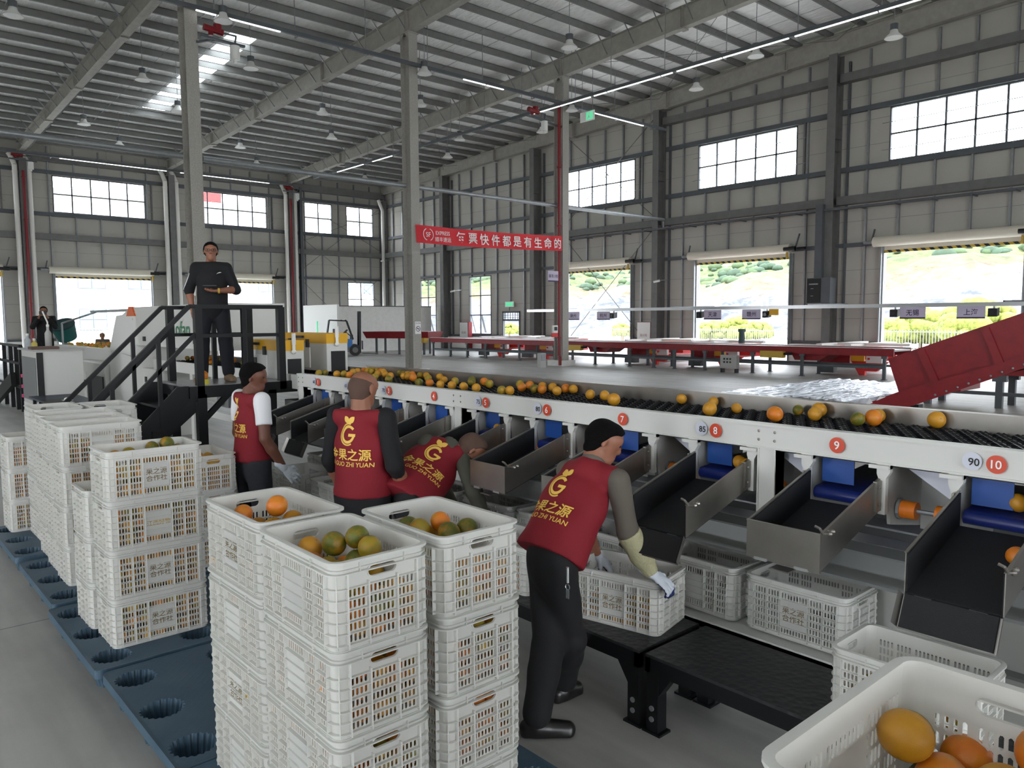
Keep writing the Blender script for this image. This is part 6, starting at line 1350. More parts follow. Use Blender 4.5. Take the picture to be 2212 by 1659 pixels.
def heap(cr, pts, lab, grp, r_=.042):
    """pts: (px, py, height above the crate floor, tint) of fruit lying in the crate cr"""
    Mi = (Matrix.Translation(cr.location) @ Matrix.Rotation(cr.rotation_euler.z, 4, 'Z')); L = []
    for i, (px, py, hz, ti) in enumerate(pts):
        c = Mi.inverted() @ atz(px, py, cr.location.z + hz); rr = r_ * random.uniform(.96, 1.06); c.x = max(min(c.x, CL / 2 - .02 - rr), -CL / 2 + .02 + rr); c.y = max(min(c.y, CW / 2 - .02 - rr), -CW / 2 + .02 + rr); L.append([c, rr, ti, lab[i]])
    for _ in range(12):
        for i in range(len(L)):
            for j in range(i):
                d = L[i][0] - L[j][0]; g = L[i][1] + L[j][1] - d.length
                if g > 0: d = d.normalized() * (g / 2); L[i][0] += d; L[j][0] -= d
    for c, rr, ti, lb in L: orange(Mi @ c, rr, lb, grp, ti)
GT = 'oranges heaped in the open top crates'
fill(S_front[3], .165, lab='orange inside the top crate of the nearest stack, behind its slots', faces=('x+',), indiv='side', seed=1)
heap(S_front[3], [(670, 1184, .22, 'yellow'), (717, 1194, .22, 'green'), (763, 1168, .26, 'green'), (793, 1188, .245, 'yellow-green'), (702, 1208, .2, 'orange'), (728, 1216, .19, 'yellow-green'), (757, 1211, .2, 'green')], ['yellow orange at the left of the heap in the nearest top crate', 'dark green orange second from the left in the nearest top crate', 'large olive green orange highest in the nearest top crate', 'orange-green fruit at the right of the heap in the nearest top crate', 'orange at the front left of the heap in the nearest top crate', 'yellow-green orange low at the front of the nearest top crate', 'green orange lowest at the front right of the nearest top crate'], GT)
fill(S_left[3], .165, seed=2)
heap(S_left[3], [(536, 1121, .22, 'orange'), (546, 1130, .2, 'yellow'), (597, 1109, .25, 'orange'), (594, 1124, .225, 'yellow'), (630, 1121, .22, 'yellow')], ['orange at the far left in the open crate of the left near stack', 'yellow orange low at the front in the open crate of the left near stack', 'highest orange in the open crate of the left near stack', 'front middle orange in the open crate of the left near stack', 'right hand orange in the open crate of the left near stack'], GT)
fill(S_right[3], .165, lab='orange inside the top crate of the stack beside the nearest worker', faces=('x+',), indiv='side', seed=3)
heap(S_right[3], [(887, 1137, .22, 'green'), (917, 1140, .225, 'yellow-green'), (940, 1132, .235, 'orange'), (922, 1153, .19, 'yellow'), (975, 1150, .22, 'green'), (1004, 1143, .22, 'green')], ['green orange at the far left in the crate left of the nearest worker', 'big olive orange at the left in the crate left of the nearest worker', 'reddish orange highest in the crate left of the nearest worker', 'yellow orange at the front in the crate left of the nearest worker', 'broad green orange in the middle of the crate left of the nearest worker', 'dark green orange at the right in the crate left of the nearest worker'], GT)
fill(S_mid[3], .19, seed=4)
heap(S_mid[3], [(234, 972, .215, 'yellow'), (265, 972, .215, 'yellow-green'), (280, 971, .215, 'yellow'), (303, 968, .22, 'green'), (327, 966, .22, 'yellow'), (338, 964, .225, 'green'), (388, 961, .22, 'yellow-green')], ['%s orange above the rim of the name plate stack' % w for w in ('leftmost', 'second', 'third', 'middle', 'fifth', 'sixth', 'rightmost')], GT)
fill(S_N[3], .12, seed=5)
NR = [(1925, 1610, .1, 'green', 'green orange lowest at the left in the corner crate'), (1945, 1620, .12, 'yellow', 'round yellow orange behind it in the corner crate'), (2005, 1625, .11, 'yellow-green', 'green-yellow orange in the middle of the corner crate'), (2060, 1650, .12, 'orange', 'orange low in the middle of the corner crate'), (2165, 1605, .13, 'orange', 'large orange at the right in the corner crate'), (2130, 1655, .13, 'orange', 'orange at the bottom edge in the corner crate'), (2190, 1650, .14, 'yellow', 'yellow orange at the bottom right in the corner crate'), (1875, 1650, .1, 'yellow-green', 'yellow-green orange at the bottom left in the corner crate')]
heap(S_N[3], [(px, py, hz + .015, ti) for px, py, hz, ti, lb in NR], [e[4] for e in NR], GT, .047)
for k, (st, lb) in enumerate(((S_front[2], 'second crate from the top of the nearest stack'), (S_front[1], 'third crate from the top of the nearest stack'), (S_right[2], 'second crate from the top of the stack beside the nearest worker'), (S_right[1], 'third crate from the top of the stack beside the nearest worker'))):
    fill(st, .25, lab='orange inside the %s' % lb, faces=('x+',), indiv='side', seed=10 + k)
rest = [S_front[0], S_right[0]] + S_left[:3] + S_mid[:3] + S_low + S_A + S_B + S_C + S_D + S_E + S_F + S_rm
for k, st in enumerate(rest): fill(st, .25 if st not in (S_A[3], S_B[3], S_C[3], S_D[3], S_E[3], S_low[2], S_F[2]) else .17, seed=30 + k)
fill(C_w4, .12, seed=80); fill(C_r, .1, seed=81); fill(C_b[0], .1, seed=82)
q = random.Random(8)
for k in range(130):
    x = -23.2 + 6.6 * q.random(); y = 4.56 + 1.5 * q.random(); c = Vector((x, y, 1.46)); r_ = .045; pile.add([c + v_ * r_ for v_ in IV], IF)
pile = pile.build('packed_oranges', M['peel_pile'], smooth=True, fix=False); tag(pile, 'oranges packed deep inside the stacked crates and spread on the feed table', 'oranges', kind='stuff')
# ================================================================ people
def smin(a, b, k):
    h = np.clip(.5 + .5 * (b - a) / k, 0, 1); return b + (a - b) * h - k * h * (1 - h)
EDG = [((0, 0, 0), (1, 0, 0)), ((0, 1, 0), (1, 1, 0)), ((0, 0, 1), (1, 0, 1)), ((0, 1, 1), (1, 1, 1)), ((0, 0, 0), (0, 1, 0)), ((1, 0, 0), (1, 1, 0)), ((0, 0, 1), (0, 1, 1)), ((1, 0, 1), (1, 1, 1)), ((0, 0, 0), (0, 0, 1)), ((1, 0, 0), (1, 0, 1)), ((0, 1, 0), (0, 1, 1)), ((1, 1, 0), (1, 1, 1))]
def nets(vol, org, h):
    s = vol < 0; n = np.array(vol.shape) - 1; sl3 = lambda o: tuple(slice(o[i], o[i] + n[i]) for i in range(3))
    cnt = np.zeros(n, int)
    for o in [(i, j, k) for i in (0, 1) for j in (0, 1) for k in (0, 1)]: cnt += s[sl3(o)]
    mk = (cnt > 0) & (cnt < 8); idx = -np.ones(n, int); idx[mk] = np.arange(mk.sum())
    P = np.zeros((mk.sum(), 3)); C = np.zeros(mk.sum())
    for a, b in EDG:
        va, vb = vol[sl3(a)][mk], vol[sl3(b)][mk]; cr = (va < 0) != (vb < 0); t = np.where(cr, va / np.where(cr, va - vb, 1), 0)
        for i in range(3): P[:, i] += cr * (a[i] + (b[i] - a[i]) * t)
        C += cr
    P /= C[:, None]; cells = np.argwhere(mk); V = org + (cells + P) * h; F = []
    for ax in range(3):
        u, v = [(1, 2), (2, 0), (0, 1)][ax]; sa = np.moveaxis(s, ax, 0); d = sa[:-1] != sa[1:]; d = np.moveaxis(d, 0, ax); q = np.argwhere(d)
        q = q[(q[:, u] > 0) & (q[:, v] > 0) & (q[:, u] < n[u]) & (q[:, v] < n[v])]
        if not len(q): continue
        def at(du, dv): r_ = q.copy(); r_[:, u] += du; r_[:, v] += dv; return idx[r_[:, 0], r_[:, 1], r_[:, 2]]
        f = np.stack([at(-1, -1), at(0, -1), at(0, 0), at(-1, 0)], 1); neg = s[q[:, 0], q[:, 1], q[:, 2]]; f[~neg] = f[~neg][:, ::-1]; F.append(f)
    return V, np.concatenate(F)
def sdf(prims, h, k=.02, cuts=(), wob=0, name='body', m=None, parent=None, sub=()):
    """prims: (a, b, ra, rb[, front, squash]) round cones; cuts: (point, normal) half spaces removed on the normal side"""
    A = np.array([list(p_[0]) for p_ in prims] + [list(p_[1]) for p_ in prims]); R_ = max(max(p_[2], p_[3]) for p_ in prims) + .03
    lo, hi = A.min(0) - R_, A.max(0) + R_; n = np.ceil((hi - lo) / h).astype(int) + 1
    g = [lo[i] + np.arange(n[i]) * h for i in range(3)]; vol = np.full(n, .3)
    def ev(p_, X):
        a, b = np.array(p_[0]), np.array(p_[1]); Y = X - a; sc = 1
        if len(p_) > 4: f = np.array(p_[4]); Y = Y + (Y @ f)[..., None] * f * (1 / p_[5] - 1); d0 = b - a; d0 = d0 + (d0 @ f) * f * (1 / p_[5] - 1); sc = (1 + p_[5]) / 2
        else: d0 = b - a
        L2 = max(d0 @ d0, 1e-9); t = np.clip((Y @ d0) / L2, 0, 1); return (np.linalg.norm(Y - t[..., None] * d0, axis=-1) - (p_[2] + (p_[3] - p_[2]) * t)) * sc
    def blk(p_, mg):
        a, b = np.array(p_[0]), np.array(p_[1]); r_ = max(p_[2], p_[3]) + mg; l, u = np.minimum(a, b) - r_, np.maximum(a, b) + r_
        i0 = np.clip(np.floor((l - lo) / h).astype(int), 0, n - 1); i1 = np.clip(np.ceil((u - lo) / h).astype(int) + 1, 1, n)
        S = tuple(slice(i0[i], i1[i]) for i in range(3)); return S, np.stack(np.meshgrid(*[g[i][S[i]] for i in range(3)], indexing='ij'), -1)
    for p_ in prims: S, X = blk(p_, .1); vol[S] = smin(vol[S], ev(p_, X), k)
    for p_ in sub: S, X = blk(p_, .05); vol[S] = -smin(-vol[S], ev(p_, X), .01)
    X = None
    for c, nn in cuts:
        nn = np.array(Vector(nn).normalized()); d = ((g[0] - c[0]) * nn[0])[:, None, None] + ((g[1] - c[1]) * nn[1])[None, :, None] + ((g[2] - c[2]) * nn[2])[None, None, :]; vol = np.maximum(vol, d)
    if wob:
        G0, G1, G2 = g[0][:, None, None], g[1][None, :, None], g[2][None, None, :]
        vol = vol + wob * (np.sin(G2 * 27 + 3 * np.sin(G0 * 9 + G1 * 5)) * .6 + np.sin(G0 * 33 + G2 * 14) * .35 + np.sin(G1 * 41 - G2 * 19) * .35)
    V, F = nets(vol, lo, h)
    off = ORG[parent.name] if parent else Vector(); me = bpy.data.meshes.new(name); me.from_pydata((V - np.array(off)).tolist(), [], F.tolist()); me.materials.append(m); me.polygons.foreach_set('use_smooth', [True] * len(me.polygons))
    o = bpy.data.objects.new(name, me); COL.objects.link(o)
    if parent: o.parent = parent
    ORG[o.name] = Vector(off); return o
def hand(wr, d, n, side, curl=.5, sc=1, spread=.12):
    """prims of a hand: wrist wr, finger direction d, palm normal n (palm side), side +1/-1 thumb side"""
    d = Vector(d).normalized(); n = Vector(n); n = (n - d * n.dot(d)).normalized(); l = d.cross(n).normalized() * side; P = []
    wr = Vector(wr); s = sc
    P.append((wr, wr + d * .045 * s, .026 * s, .03 * s, n, .6)); P.append((wr + d * .045 * s + l * .012 * s, wr + d * .085 * s + l * .02 * s, .024 * s, .018 * s, n, .6)); P.append((wr + d * .045 * s - l * .012 * s, wr + d * .08 * s - l * .022 * s, .024 * s, .017 * s, n, .6))
    for i, (o_, L_) in enumerate(((.03, .072), (.01, .08), (-.01, .074), (-.029, .058))):
        p_ = wr + d * (.088 - .004 * abs(i - 1)) * s + l * o_ * s; dd = (d + l * (o_ * spread / .03)).normalized(); a = 0
        for j, f in enumerate((.45, .32, .23)):
            a += curl * (.5 if j == 0 else .8); q_ = p_ + (dd * math.cos(a) + n * math.sin(a)) * L_ * f * s; P.append((p_, q_, .0095 * s - .0006 * j, .009 * s - .0008 * j)); p_ = q_
    p_ = wr + d * .03 * s + l * .024 * s; q_ = p_ + (d * .6 + l * .75 + n * .35 * (curl + .4)).normalized() * .042 * s; P.append((p_, q_, .014 * s, .0115 * s)); P.append((q_, q_ + (d * .85 + l * .2 + n * .5 * (curl + .3)).normalized() * .034 * s, .0112 * s, .0095 * s)); return P
V3 = Vector
def person(name, lab, J, o):
    """J: joint dict of world points; o: options"""
    base = V3(J['base']); t = thing('person', lab, 'person', base); s = o.get('s', 1.0); h = o.get('h', .011)
    pel, che, nek, hd = [V3(J[k]) for k in ('pel', 'che', 'nek', 'head')]; sh = {k: V3(J['sh' + k]) for k in 'LR'}; right = (sh['R'] - sh['L']).normalized(); up = (nek - pel).normalized(); fr = up.cross(right).normalized(); right = fr.cross(up).normalized()
    hipr = V3(J.get('hipr', right)).normalized(); hf = V3((0, 0, 1)).cross(hipr).normalized()
    hip = {'R': pel + hipr * .088 * s - V3((0, 0, .04)), 'L': pel - hipr * .088 * s - V3((0, 0, .04))}
    fd = V3(J['face']).normalized(); hu = V3(J.get('hup', up)); hu = (hu - fd * hu.dot(fd)).normalized(); hr = fd.cross(hu).normalized()
    w = o.get('w', 1.0); T = []
    T += [(pel - V3((0, 0, .02)), pel.lerp(che, .5), .15 * s * w, .142 * s * w, fr, .68), (pel.lerp(che, .5), che, .145 * s * w, .16 * s * w, fr, .68), (che, che.lerp(nek, .62), .15 * s * w, .1 * s, fr, .62)]
    T += [(che.lerp(nek, .7), sh['R'] - right * (.055 if o.get('vest') else .01), .07 * s, .058 * s), (che.lerp(nek, .7), sh['L'] + right * (.055 if o.get('vest') else .01), .07 * s, .058 * s)]
    N_ = [(nek - up * .03, hd - hu * .06 * s - fd * .02 * s, .062 * s, .056 * s)]
    c = hd
    H = [(c + hu * .03 * s - fd * .018 * s, c + hu * .028 * s + fd * .015 * s, .08 * s, .076 * s, hr, .93), (c - hu * .03 * s + fd * .022 * s, c - hu * .075 * s + fd * .045 * s, .062 * s, .04 * s, hr, .92), (c + hu * .02 * s + fd * .072 * s, c - hu * .012 * s + fd * .088 * s, .012 * s, .017 * s), (c - hu * .052 * s + fd * .068 * s, c - hu * .056 * s + fd * .07 * s, .022 * s, .02 * s), (c + hu * .038 * s + fd * .066 * s - hr * .03 * s, c + hu * .038 * s + fd * .066 * s + hr * .03 * s, .017 * s, .017 * s)]
    for q in (-1, 1): H += [(c + hr * .074 * s * q + hu * .012 * s - fd * .012 * s, c + hr * .078 * s * q - hu * .022 * s - fd * .008 * s, .016 * s, .011 * s, hr, .55)]
    LI = []
    el = {k: V3(J['el' + k]) for k in 'LR'}; wr = {k: V3(J['wr' + k]) for k in 'LR'}; kn = {k: V3(J['kn' + k]) for k in 'LR'}; an = {k: V3(J['an' + k]) for k in 'LR'}; to = {k: V3(J['to' + k]) for k in 'LR'}
    for k in 'LR': LI += [(sh[k], el[k], .05 * s, .041 * s), (el[k], el[k].lerp(wr[k], .35), .041 * s, .043 * s), (el[k].lerp(wr[k], .35), wr[k], .043 * s, .027 * s)]
    LG = []
    for k in 'LR': LG += [(hip[k], kn[k], .088 * s, .058 * s), (kn[k], kn[k].lerp(an[k], .35), .056 * s, .056 * s), (kn[k].lerp(an[k], .35), an[k], .056 * s, .036 * s)]
    HN = []; gl = o.get('gloves', False)
    for k in 'LR':
        hh = J.get('ha' + k)
        if hh: P_ = hand(wr[k], hh[0], hh[1], (1 if k == 'R' else -1) * hh[3] if len(hh) > 3 else (1 if k == 'R' else -1), hh[2], s * (1.08 if gl else 1.0))
        else: P_ = []
        if gl and P_:
            g_ = sdf(P_ + [(wr[k] - V3(hh[0]).normalized() * .05, wr[k], .036 * s, .031 * s)], .0045 if h < .012 else .006, .008, name='glove', m=M['glove'], parent=t)
            if o.get('dip'):
                d_ = V3(hh[0]).normalized(); n_ = V3(hh[1]); n_ = (n_ - d_ * n_.dot(d_)).normalized()
                for p_ in g_.data.polygons: pass
                g_.data.materials.append(M['glove_blue'])
                for p_ in g_.data.polygons:
                    v_ = p_.center + ORG[g_.name] - wr[k]; 
                    if v_.dot(d_) > .05 and V3(p_.normal).dot(n_) > -.1 or v_.dot(d_) > .135: p_.material_index = 1
        else: HN += P_
    small = o.get('hb', .0085)
    skin = o.get('skin', M['skin'])
    slim = [(pel.lerp(che, .3), pel.lerp(che, .5), .1 * s, .115 * s, fr, .62)] + [(a[0], a[1], a[2] * .84, a[3] * .84) + tuple(a[4:]) for a in T[1:]]
    slim += [(a[0], a[1], a[2] * .86, a[3] * .86) for a in LG]
    body = sdf(slim + N_ + H + LI + HN, small, .014, name='body', m=skin, parent=t)
    # eyes
    if o.get('eyes', True):
        b = MB()
        for q in (-1, 1): b.ball(c + hr * .031 * s * q + hu * .018 * s + fd * .078 * s, .009 * s, 10, 6)
        b.build('eyes', M['ink'], t, smooth=True)
        b = MB(); b.bar(c - hu * .047 * s + fd * .081 * s - hr * .02 * s, c - hu * .047 * s + fd * .081 * s + hr * .02 * s, .006, .007); b.build('mouth', M['lip'], t)
    # hair
    hk = o.get('hair', 'short')
    def cap(grow, z, back, m_, nm='hair'):
        P_ = [(c + hu * .034 * s - fd * .024 * s, c + hu * .034 * s + fd * .014 * s, (.08 + grow) * s, (.077 + grow) * s, hr, .95), (c - hu * .0 * s - fd * .035 * s, c - hu * .05 * s - fd * .04 * s, (.072 + grow * .7) * s, (.05 + grow * .5) * s, hr, 1.05)]
        sb = [(c - hu * .01 * s + fd * .075 * s - hr * .2, c - hu * .01 * s + fd * .075 * s + hr * .2, .078 * s, .078 * s), (c - hu * .07 * s + fd * .05 * s - hr * .2, c - hu * .07 * s + fd * .05 * s + hr * .2, .075 * s, .075 * s)] if nm == 'hair' else []
        return sdf(P_, .005 if h < .012 else .007, .02, cuts=[(c + hu * z * s + fd * .055 * s, fd * .85 - hu * .5), (c - hu * .085 * s, -hu)], wob=.0018, name=nm, m=m_, parent=t, sub=sb)
    if hk == 'short': cap(.009, .055, 0, M['hair'])
    elif hk == 'crop': cap(.004, .05, 0, M['stubble'])
    elif hk == 'fringe':
        P_ = [(c + hu * .025 * s - fd * .02 * s, c + hu * .022 * s + fd * .01 * s, .0815 * s, .0775 * s, hr, .94), (c - hu * .0 * s - fd * .035 * s, c - hu * .06 * s - fd * .035 * s, .066 * s, .052 * s, hr, 1.0)]
        sdf(P_, .006, .02, cuts=[(c + hu * .04 * s + fd * .02, hu + fd * .25), (c + fd * .01 * s, fd), (c - hu * .065 * s, -hu)], name='hair', m=M['stubble'], parent=t)
    if o.get('hat'): cap(.02, .02, 0, o['hat'], 'cap')
    if o.get('glasses'):
        b = MB()
        for q in (-1, 1):
            cc_ = c + hr * .034 * s * q + hu * .016 * s + fd * .096 * s
            for k in range(14): a0, a1 = 2 * math.pi * k / 14, 2 * math.pi * (k + 1) / 14; f_ = lambda a: cc_ + hr * .026 * math.cos(a) * s + hu * .017 * math.sin(a) * s; b.cyl(f_(a0), f_(a1), .0022, 5)
            b.cyl(cc_ + hr * .026 * q * s, c + hr * .08 * q * s + hu * .016 * s, .002, 5)
        b.cyl(c - hr * .009 + hu * .02 + fd * .098, c + hr * .009 + hu * .02 + fd * .098, .002, 5); b.build('glasses', M['black'], t)
    # trousers, shoes
    tr = o.get('trousers', M['cloth_black']); E = [(a[0], a[1], a[2] * 1.08 + .008, a[3] * 1.08 + .012) for a in LG]; E += [(pel + up * .02, pel - V3((0, 0, .06)), .145 * s * w, .15 * s * w, hf, .72)]
    E += [(kn[k], an[k] + V3((0, 0, .03)), .078 * s, .07 * s) for k in 'LR']
    hemp = pel + up * (o.get('hem', -.02) + .02)
    cu = [(hemp, up)]
    sdf(E, h, .03, cuts=cu + [(V3((0, 0, min(an['L'].z, an['R'].z) - .03)), V3((0, 0, -1)))], wob=.0022, name='trousers', m=tr, parent=t)
    for k in 'LR':
        d_ = to[k] - an[k]; d_.z = 0; d_ = d_.normalized(); z0 = base.z; a_ = V3((an[k].x, an[k].y, z0 + .045)); tp = V3((to[k].x, to[k].y, z0 + .034))
        so_ = sdf([(a_ - d_ * .045, a_ + d_ * .03, .042 * s, .043 * s), (a_, tp, .046 * s, .036 * s, d_.cross(V3((0, 0, 1))), 1.1), (an[k] - d_ * .01, a_, .042 * s, .042 * s), (a_ - d_ * .06 - V3((0, 0, .03)), tp - V3((0, 0, .022)), .022, .026, d_.cross(V3((0, 0, 1))), 1.6)], .006, .02, cuts=[(V3((0, 0, z0 + .003)), V3((0, 0, -1))), (an[k] + V3((0, 0, .05)), V3((0, 0, 1)))], name='shoe', m=o.get('shoes', M['leather']), parent=t)
    # tops
    tops = o['tops']
    shirt = o.get('shirt')
    if shirt and o.get('vest'):                       # (material, reach 0..2 along the arm)
        m_, reach = shirt
        for k in 'LR':
            P_ = []; cu = []
            if reach <= 1: e_ = sh[k].lerp(el[k], reach); P_ = [(sh[k], e_, .063 * s, .06 * s)]; ax = (el[k] - sh[k])
            else: e_ = el[k].lerp(wr[k], reach - 1); P_ = [(sh[k], el[k], .062 * s, .054 * s), (el[k], e_, .054 * s, .046 * s)]; ax = wr[k] - el[k]
            sdf(P_, h * .8, .02, cuts=[(e_ + ax.normalized() * .01, ax)], wob=.0025, name='sleeve', m=m_, parent=t)
        col = [(nek - up * .05, nek + up * .005, .074 * s, .064 * s)]
        if o.get('collar'): sdf(col, h * .7, .01, cuts=[(nek + up * .015, up)], name='collar', m=m_, parent=t)
    X = [(a[0], a[1], a[2] + .018, a[3] + .016) + tuple(a[4:]) for a in T]
    hem = pel + up * o.get('hem', -.02)
    X += [(hem + up * .03, pel.lerp(che, .35), .172 * s * w, .16 * s * w, fr, .8)]
    sub = []
    if not o.get('vest') and shirt:
        for k in 'LR': X += [(sh[k], el[k], .066 * s, .056 * s), (el[k], el[k].lerp(wr[k], max(.02, shirt[1] - 1)), .056 * s, .05 * s)]
    nk = nek + up * o.get('neckcut', .0)
    vest = sdf(X, h, .028, cuts=[(hem, -up)] * bool(o.get('vest')) + [(nk, up)], wob=.0028, name='vest' if o.get('vest') else 'sweater', m=tops, parent=t, sub=sub)
    return t, dict(vest=vest, right=right, up=up, fr=fr, pel=pel, che=che, nek=nek, c=c, hu=hu, fd=fd, hr=hr, s=s, wr=wr)
mat('lip', rgb(112, 66, 58), .6)
def project(o, vs, fs, org, u, v, nrm, name, m, parent, off=.004):
    """lay flat shapes on the cloth surface of o: shoot each vertex along -nrm"""
    bm = bmesh.new(); P = [bm.verts.new((x, y, 0)) for x, y in vs]
    for f in fs:
        try: bm.faces.new([P[i] for i in f])
        except ValueError: pass
    bmesh.ops.triangulate(bm, faces=bm.faces)
    for _ in range(3):
        L_ = [e for e in bm.edges if e.calc_length() > .022]
        if L_: bmesh.ops.subdivide_edges(bm, edges=L_, cuts=1); bmesh.ops.triangulate(bm, faces=bm.faces)
    tr = BVHTree.FromPolygons([x.co for x in o.data.vertices], [tuple(p_.vertices) for p_ in o.data.polygons]); off0 = ORG[o.name]; dead = []
    for x in bm.verts:
        q = org - off0 + u * x.co.x + v * x.co.y + nrm * .4; hit = tr.ray_cast(q, -nrm)
        if hit[0] is None or (hit[0] - q).length > .75: dead.append(x)
        else: x.co = hit[0] + nrm * off
    bmesh.ops.delete(bm, geom=dead, context='VERTS'); me = bpy.data.meshes.new(name); bm.to_mesh(me); bm.free(); me.materials.append(m)
    ob = bpy.data.objects.new(name, me); COL.objects.link(ob); ob.parent = o; ORG[ob.name] = off0; return ob
def emblem():
    b = MB(); pts = []
    def arc(r0, r1, a0, a1, n=28):
        for k in range(n):
            t0, t1 = [math.radians(a0 + (a1 - a0) * (k + j) / n) for j in (0, 1)]
            f = lambda t, r_: (r_ * .92 * math.cos(t), r_ * math.sin(t), 0); i = len(b.v); b.add([f(t0, r0), f(t0, r1), f(t1, r1), f(t1, r0)], [(0, 1, 2, 3)])
    arc(.036, .052, 40, 350); arc(.056, .064, 75, 300)
    b.add([(.002, -.012, 0), (.05, -.012, 0), (.05, .004, 0), (.002, .004, 0)], [(0, 1, 2, 3)])
    for q, a in ((-1, 130), (1, 48)):
        d = (math.cos(math.radians(a)), math.sin(math.radians(a))); n_ = (-d[1], d[0]); c0 = (0.0, .062); L_ = .052; up_, dn = [], []
        for k in range(9): t_ = k / 8; w_ = .017 * math.sin(math.pi * t_) ** .8; x, y = c0[0] + d[0] * L_ * t_, c0[1] + d[1] * L_ * t_; up_.append((x + n_[0] * w_, y + n_[1] * w_, 0)); dn.append((x - n_[0] * w_, y - n_[1] * w_, 0))
        i = len(b.v); b.add(up_ + dn, [(k, k + 1, k + 10, k + 9) for k in range(8)])
    return [(x, y) for x, y, _ in b.v], b.f
EMB = emblem(); TXT1 = text2d('金果之源', .075, .016); TXT2 = text2d('JIN GUO ZHI YUAN', .037, .012)
def vest_print(R_, dy=.0, dx=0.0, turn=0):
    nrm = -R_['fr']; u = R_['right']; v = R_['up']; u = (u * math.cos(turn) + v * math.sin(turn)).normalized(); v = nrm.cross(u).normalized(); s = R_['s']
    if v.dot(R_['up']) < 0: v = -v
    o0 = R_['che'].lerp(R_['nek'], .0) + R_['up'] * (.06 + dy) + u * dx
    project(R_['vest'], [(x * 1.05 * s, y * 1.05 * s) for x, y in EMB[0]], EMB[1], o0, u, v, nrm, 'emblem', M['vest_print'], None)
    project(R_['vest'], [(x * s, y * s) for x, y in TXT1[0]], TXT1[1], o0 - v * .125, u, v, nrm, 'lettering', M['vest_print'], None)
    project(R_['vest'], [(x * s, y * s) for x, y in TXT2[0]], TXT2[1], o0 - v * .19, u, v, nrm, 'lettering', M['vest_print'], None)
# --- nearest worker, leaning over a crate
P = aty
J = dict(base=(-2.66, 2.68, 0), pel=P(1192, 1190, 2.66), che=P(1238, 1090, 2.84), nek=P(1282, 995, 2.97), head=P(1305, 956, 3.03), face=(.62, .62, -.45), hup=(.1, .35, .9),
         shR=P(1334, 1038, 2.96), shL=P(1226, 1018, 2.94), elR=P(1357, 1150, 2.98), wrR=P(1408, 1238, 3.09), elL=P(1262, 1130, 3.2), wrL=P(1290, 1200, 3.3), haR=((.55, .35, -.45), (-.1, .3, -.95), .75, 1), haL=((.5, .4, -.6), (-.1, .2, -1), .6),
         hipr=(.86, -.5, 0), knR=P(1232, 1380, 2.74), knL=P(1183, 1400, 2.6), anR=P(1217, 1492, 2.86), anL=P(1160, 1548, 2.5), toR=P(1245, 1503, 2.96), toL=P(1228, 1562, 2.62))
for k, g in (('anR', .09), ('anL', .09), ('toR', .04), ('toL', .04)): J[k].z = g
w4, R4 = person('w4', 'worker in a red vest and khaki sleeve cover leaning over a crate, nearest the camera', J, dict(tops=M['vest'], vest=True, shirt=(M['cloth_grey'], 1.1), gloves=True, dip=True, hem=-.03, collar=True, h=.009, hb=.007, w=1.14))
vest_print(R4, -.02, -.03)
e_ = V3(J['elR']).lerp(V3(J['wrR']), .02); ax = V3(J['wrR']) - V3(J['elR'])
sdf([(e_, e_.lerp(V3(J['wrR']), .55), .063, .06), (e_.lerp(V3(J['wrR']), .55), V3(J['wrR']), .06, .037)], .007, .02, cuts=[(e_ + ax * .0, -ax), (V3(J['wrR']), ax)], wob=.004, name='sleeve_cover', m=M['sleeve_khaki'], parent=w4)
sdf([(R4['pel'] - V3((0, 0, .045)), R4['pel'] - V3((0, 0, .05)), .168, .168, V3((0, 0, 1)).cross(V3(J['hipr']).normalized()), .7)], .007, .01, cuts=[(R4['pel'] - R4['up'] * .02, R4['up']), (R4['pel'] - R4['up'] * .065, -R4['up'])], name='belt', m=M['leather'], parent=w4)
b = MB(); g = P(1226, 1225, 2.505); b.tube([g, g - V3((0, 0, .075))], .007, 8); b.build('key_clip', M['aluminium'], w4)
b = MB(); c0 = g - V3((0, 0, .095))
for k in range(16): a0, a1 = 2 * math.pi * k / 16, 2 * math.pi * (k + 1) / 16; b.cyl(c0 + V3((.013 * math.cos(a0), 0, .013 * math.sin(a0))), c0 + V3((.013 * math.cos(a1), 0, .013 * math.sin(a1))), .002, 5)
for q in (-.008, .004): b.box(c0.x + q, c0.x + q + .007, c0.y - .002, c0.y, c0.z - .055, c0.z - .012)
b.build('keys', M['aluminium'], w4)
def upright(base, lean=(0, 0), yaw=0, s=1.0, z=0):
    """relaxed standing skeleton facing yaw (0 = +y)"""
    c, n = math.cos(yaw), math.sin(yaw); B_ = V3(base); f = V3((-n, c, 0)); r_ = V3((c, n, 0)); q = lambda r, ff, zz: B_ + r_ * r * s + f * ff * s + V3((0, 0, zz * s))
    l = V3((lean[0], lean[1], 0))
    return dict(base=base, pel=q(0, 0, .93), che=q(0, .01, 1.2), nek=q(0, 0, 1.43), head=q(0, .035, 1.545), face=f, shR=q(.18, 0, 1.385), shL=q(-.18, 0, 1.385), elR=q(.235, .0, 1.1), elL=q(-.235, .0, 1.1), wrR=q(.22, .1, .87), wrL=q(-.22, .1, .87), knR=q(.1, .02, .5), knL=q(-.1, .02, .5), anR=q(.11, -.02, .09), anL=q(-.11, -.02, .09), toR=q(.14, .15, .04), toL=q(-.14, .15, .04), haR=((f * .25 - V3((0, 0, 1))), -r_, .35), haL=((f * .25 - V3((0, 0, 1))), r_, .35)), q, f, r_
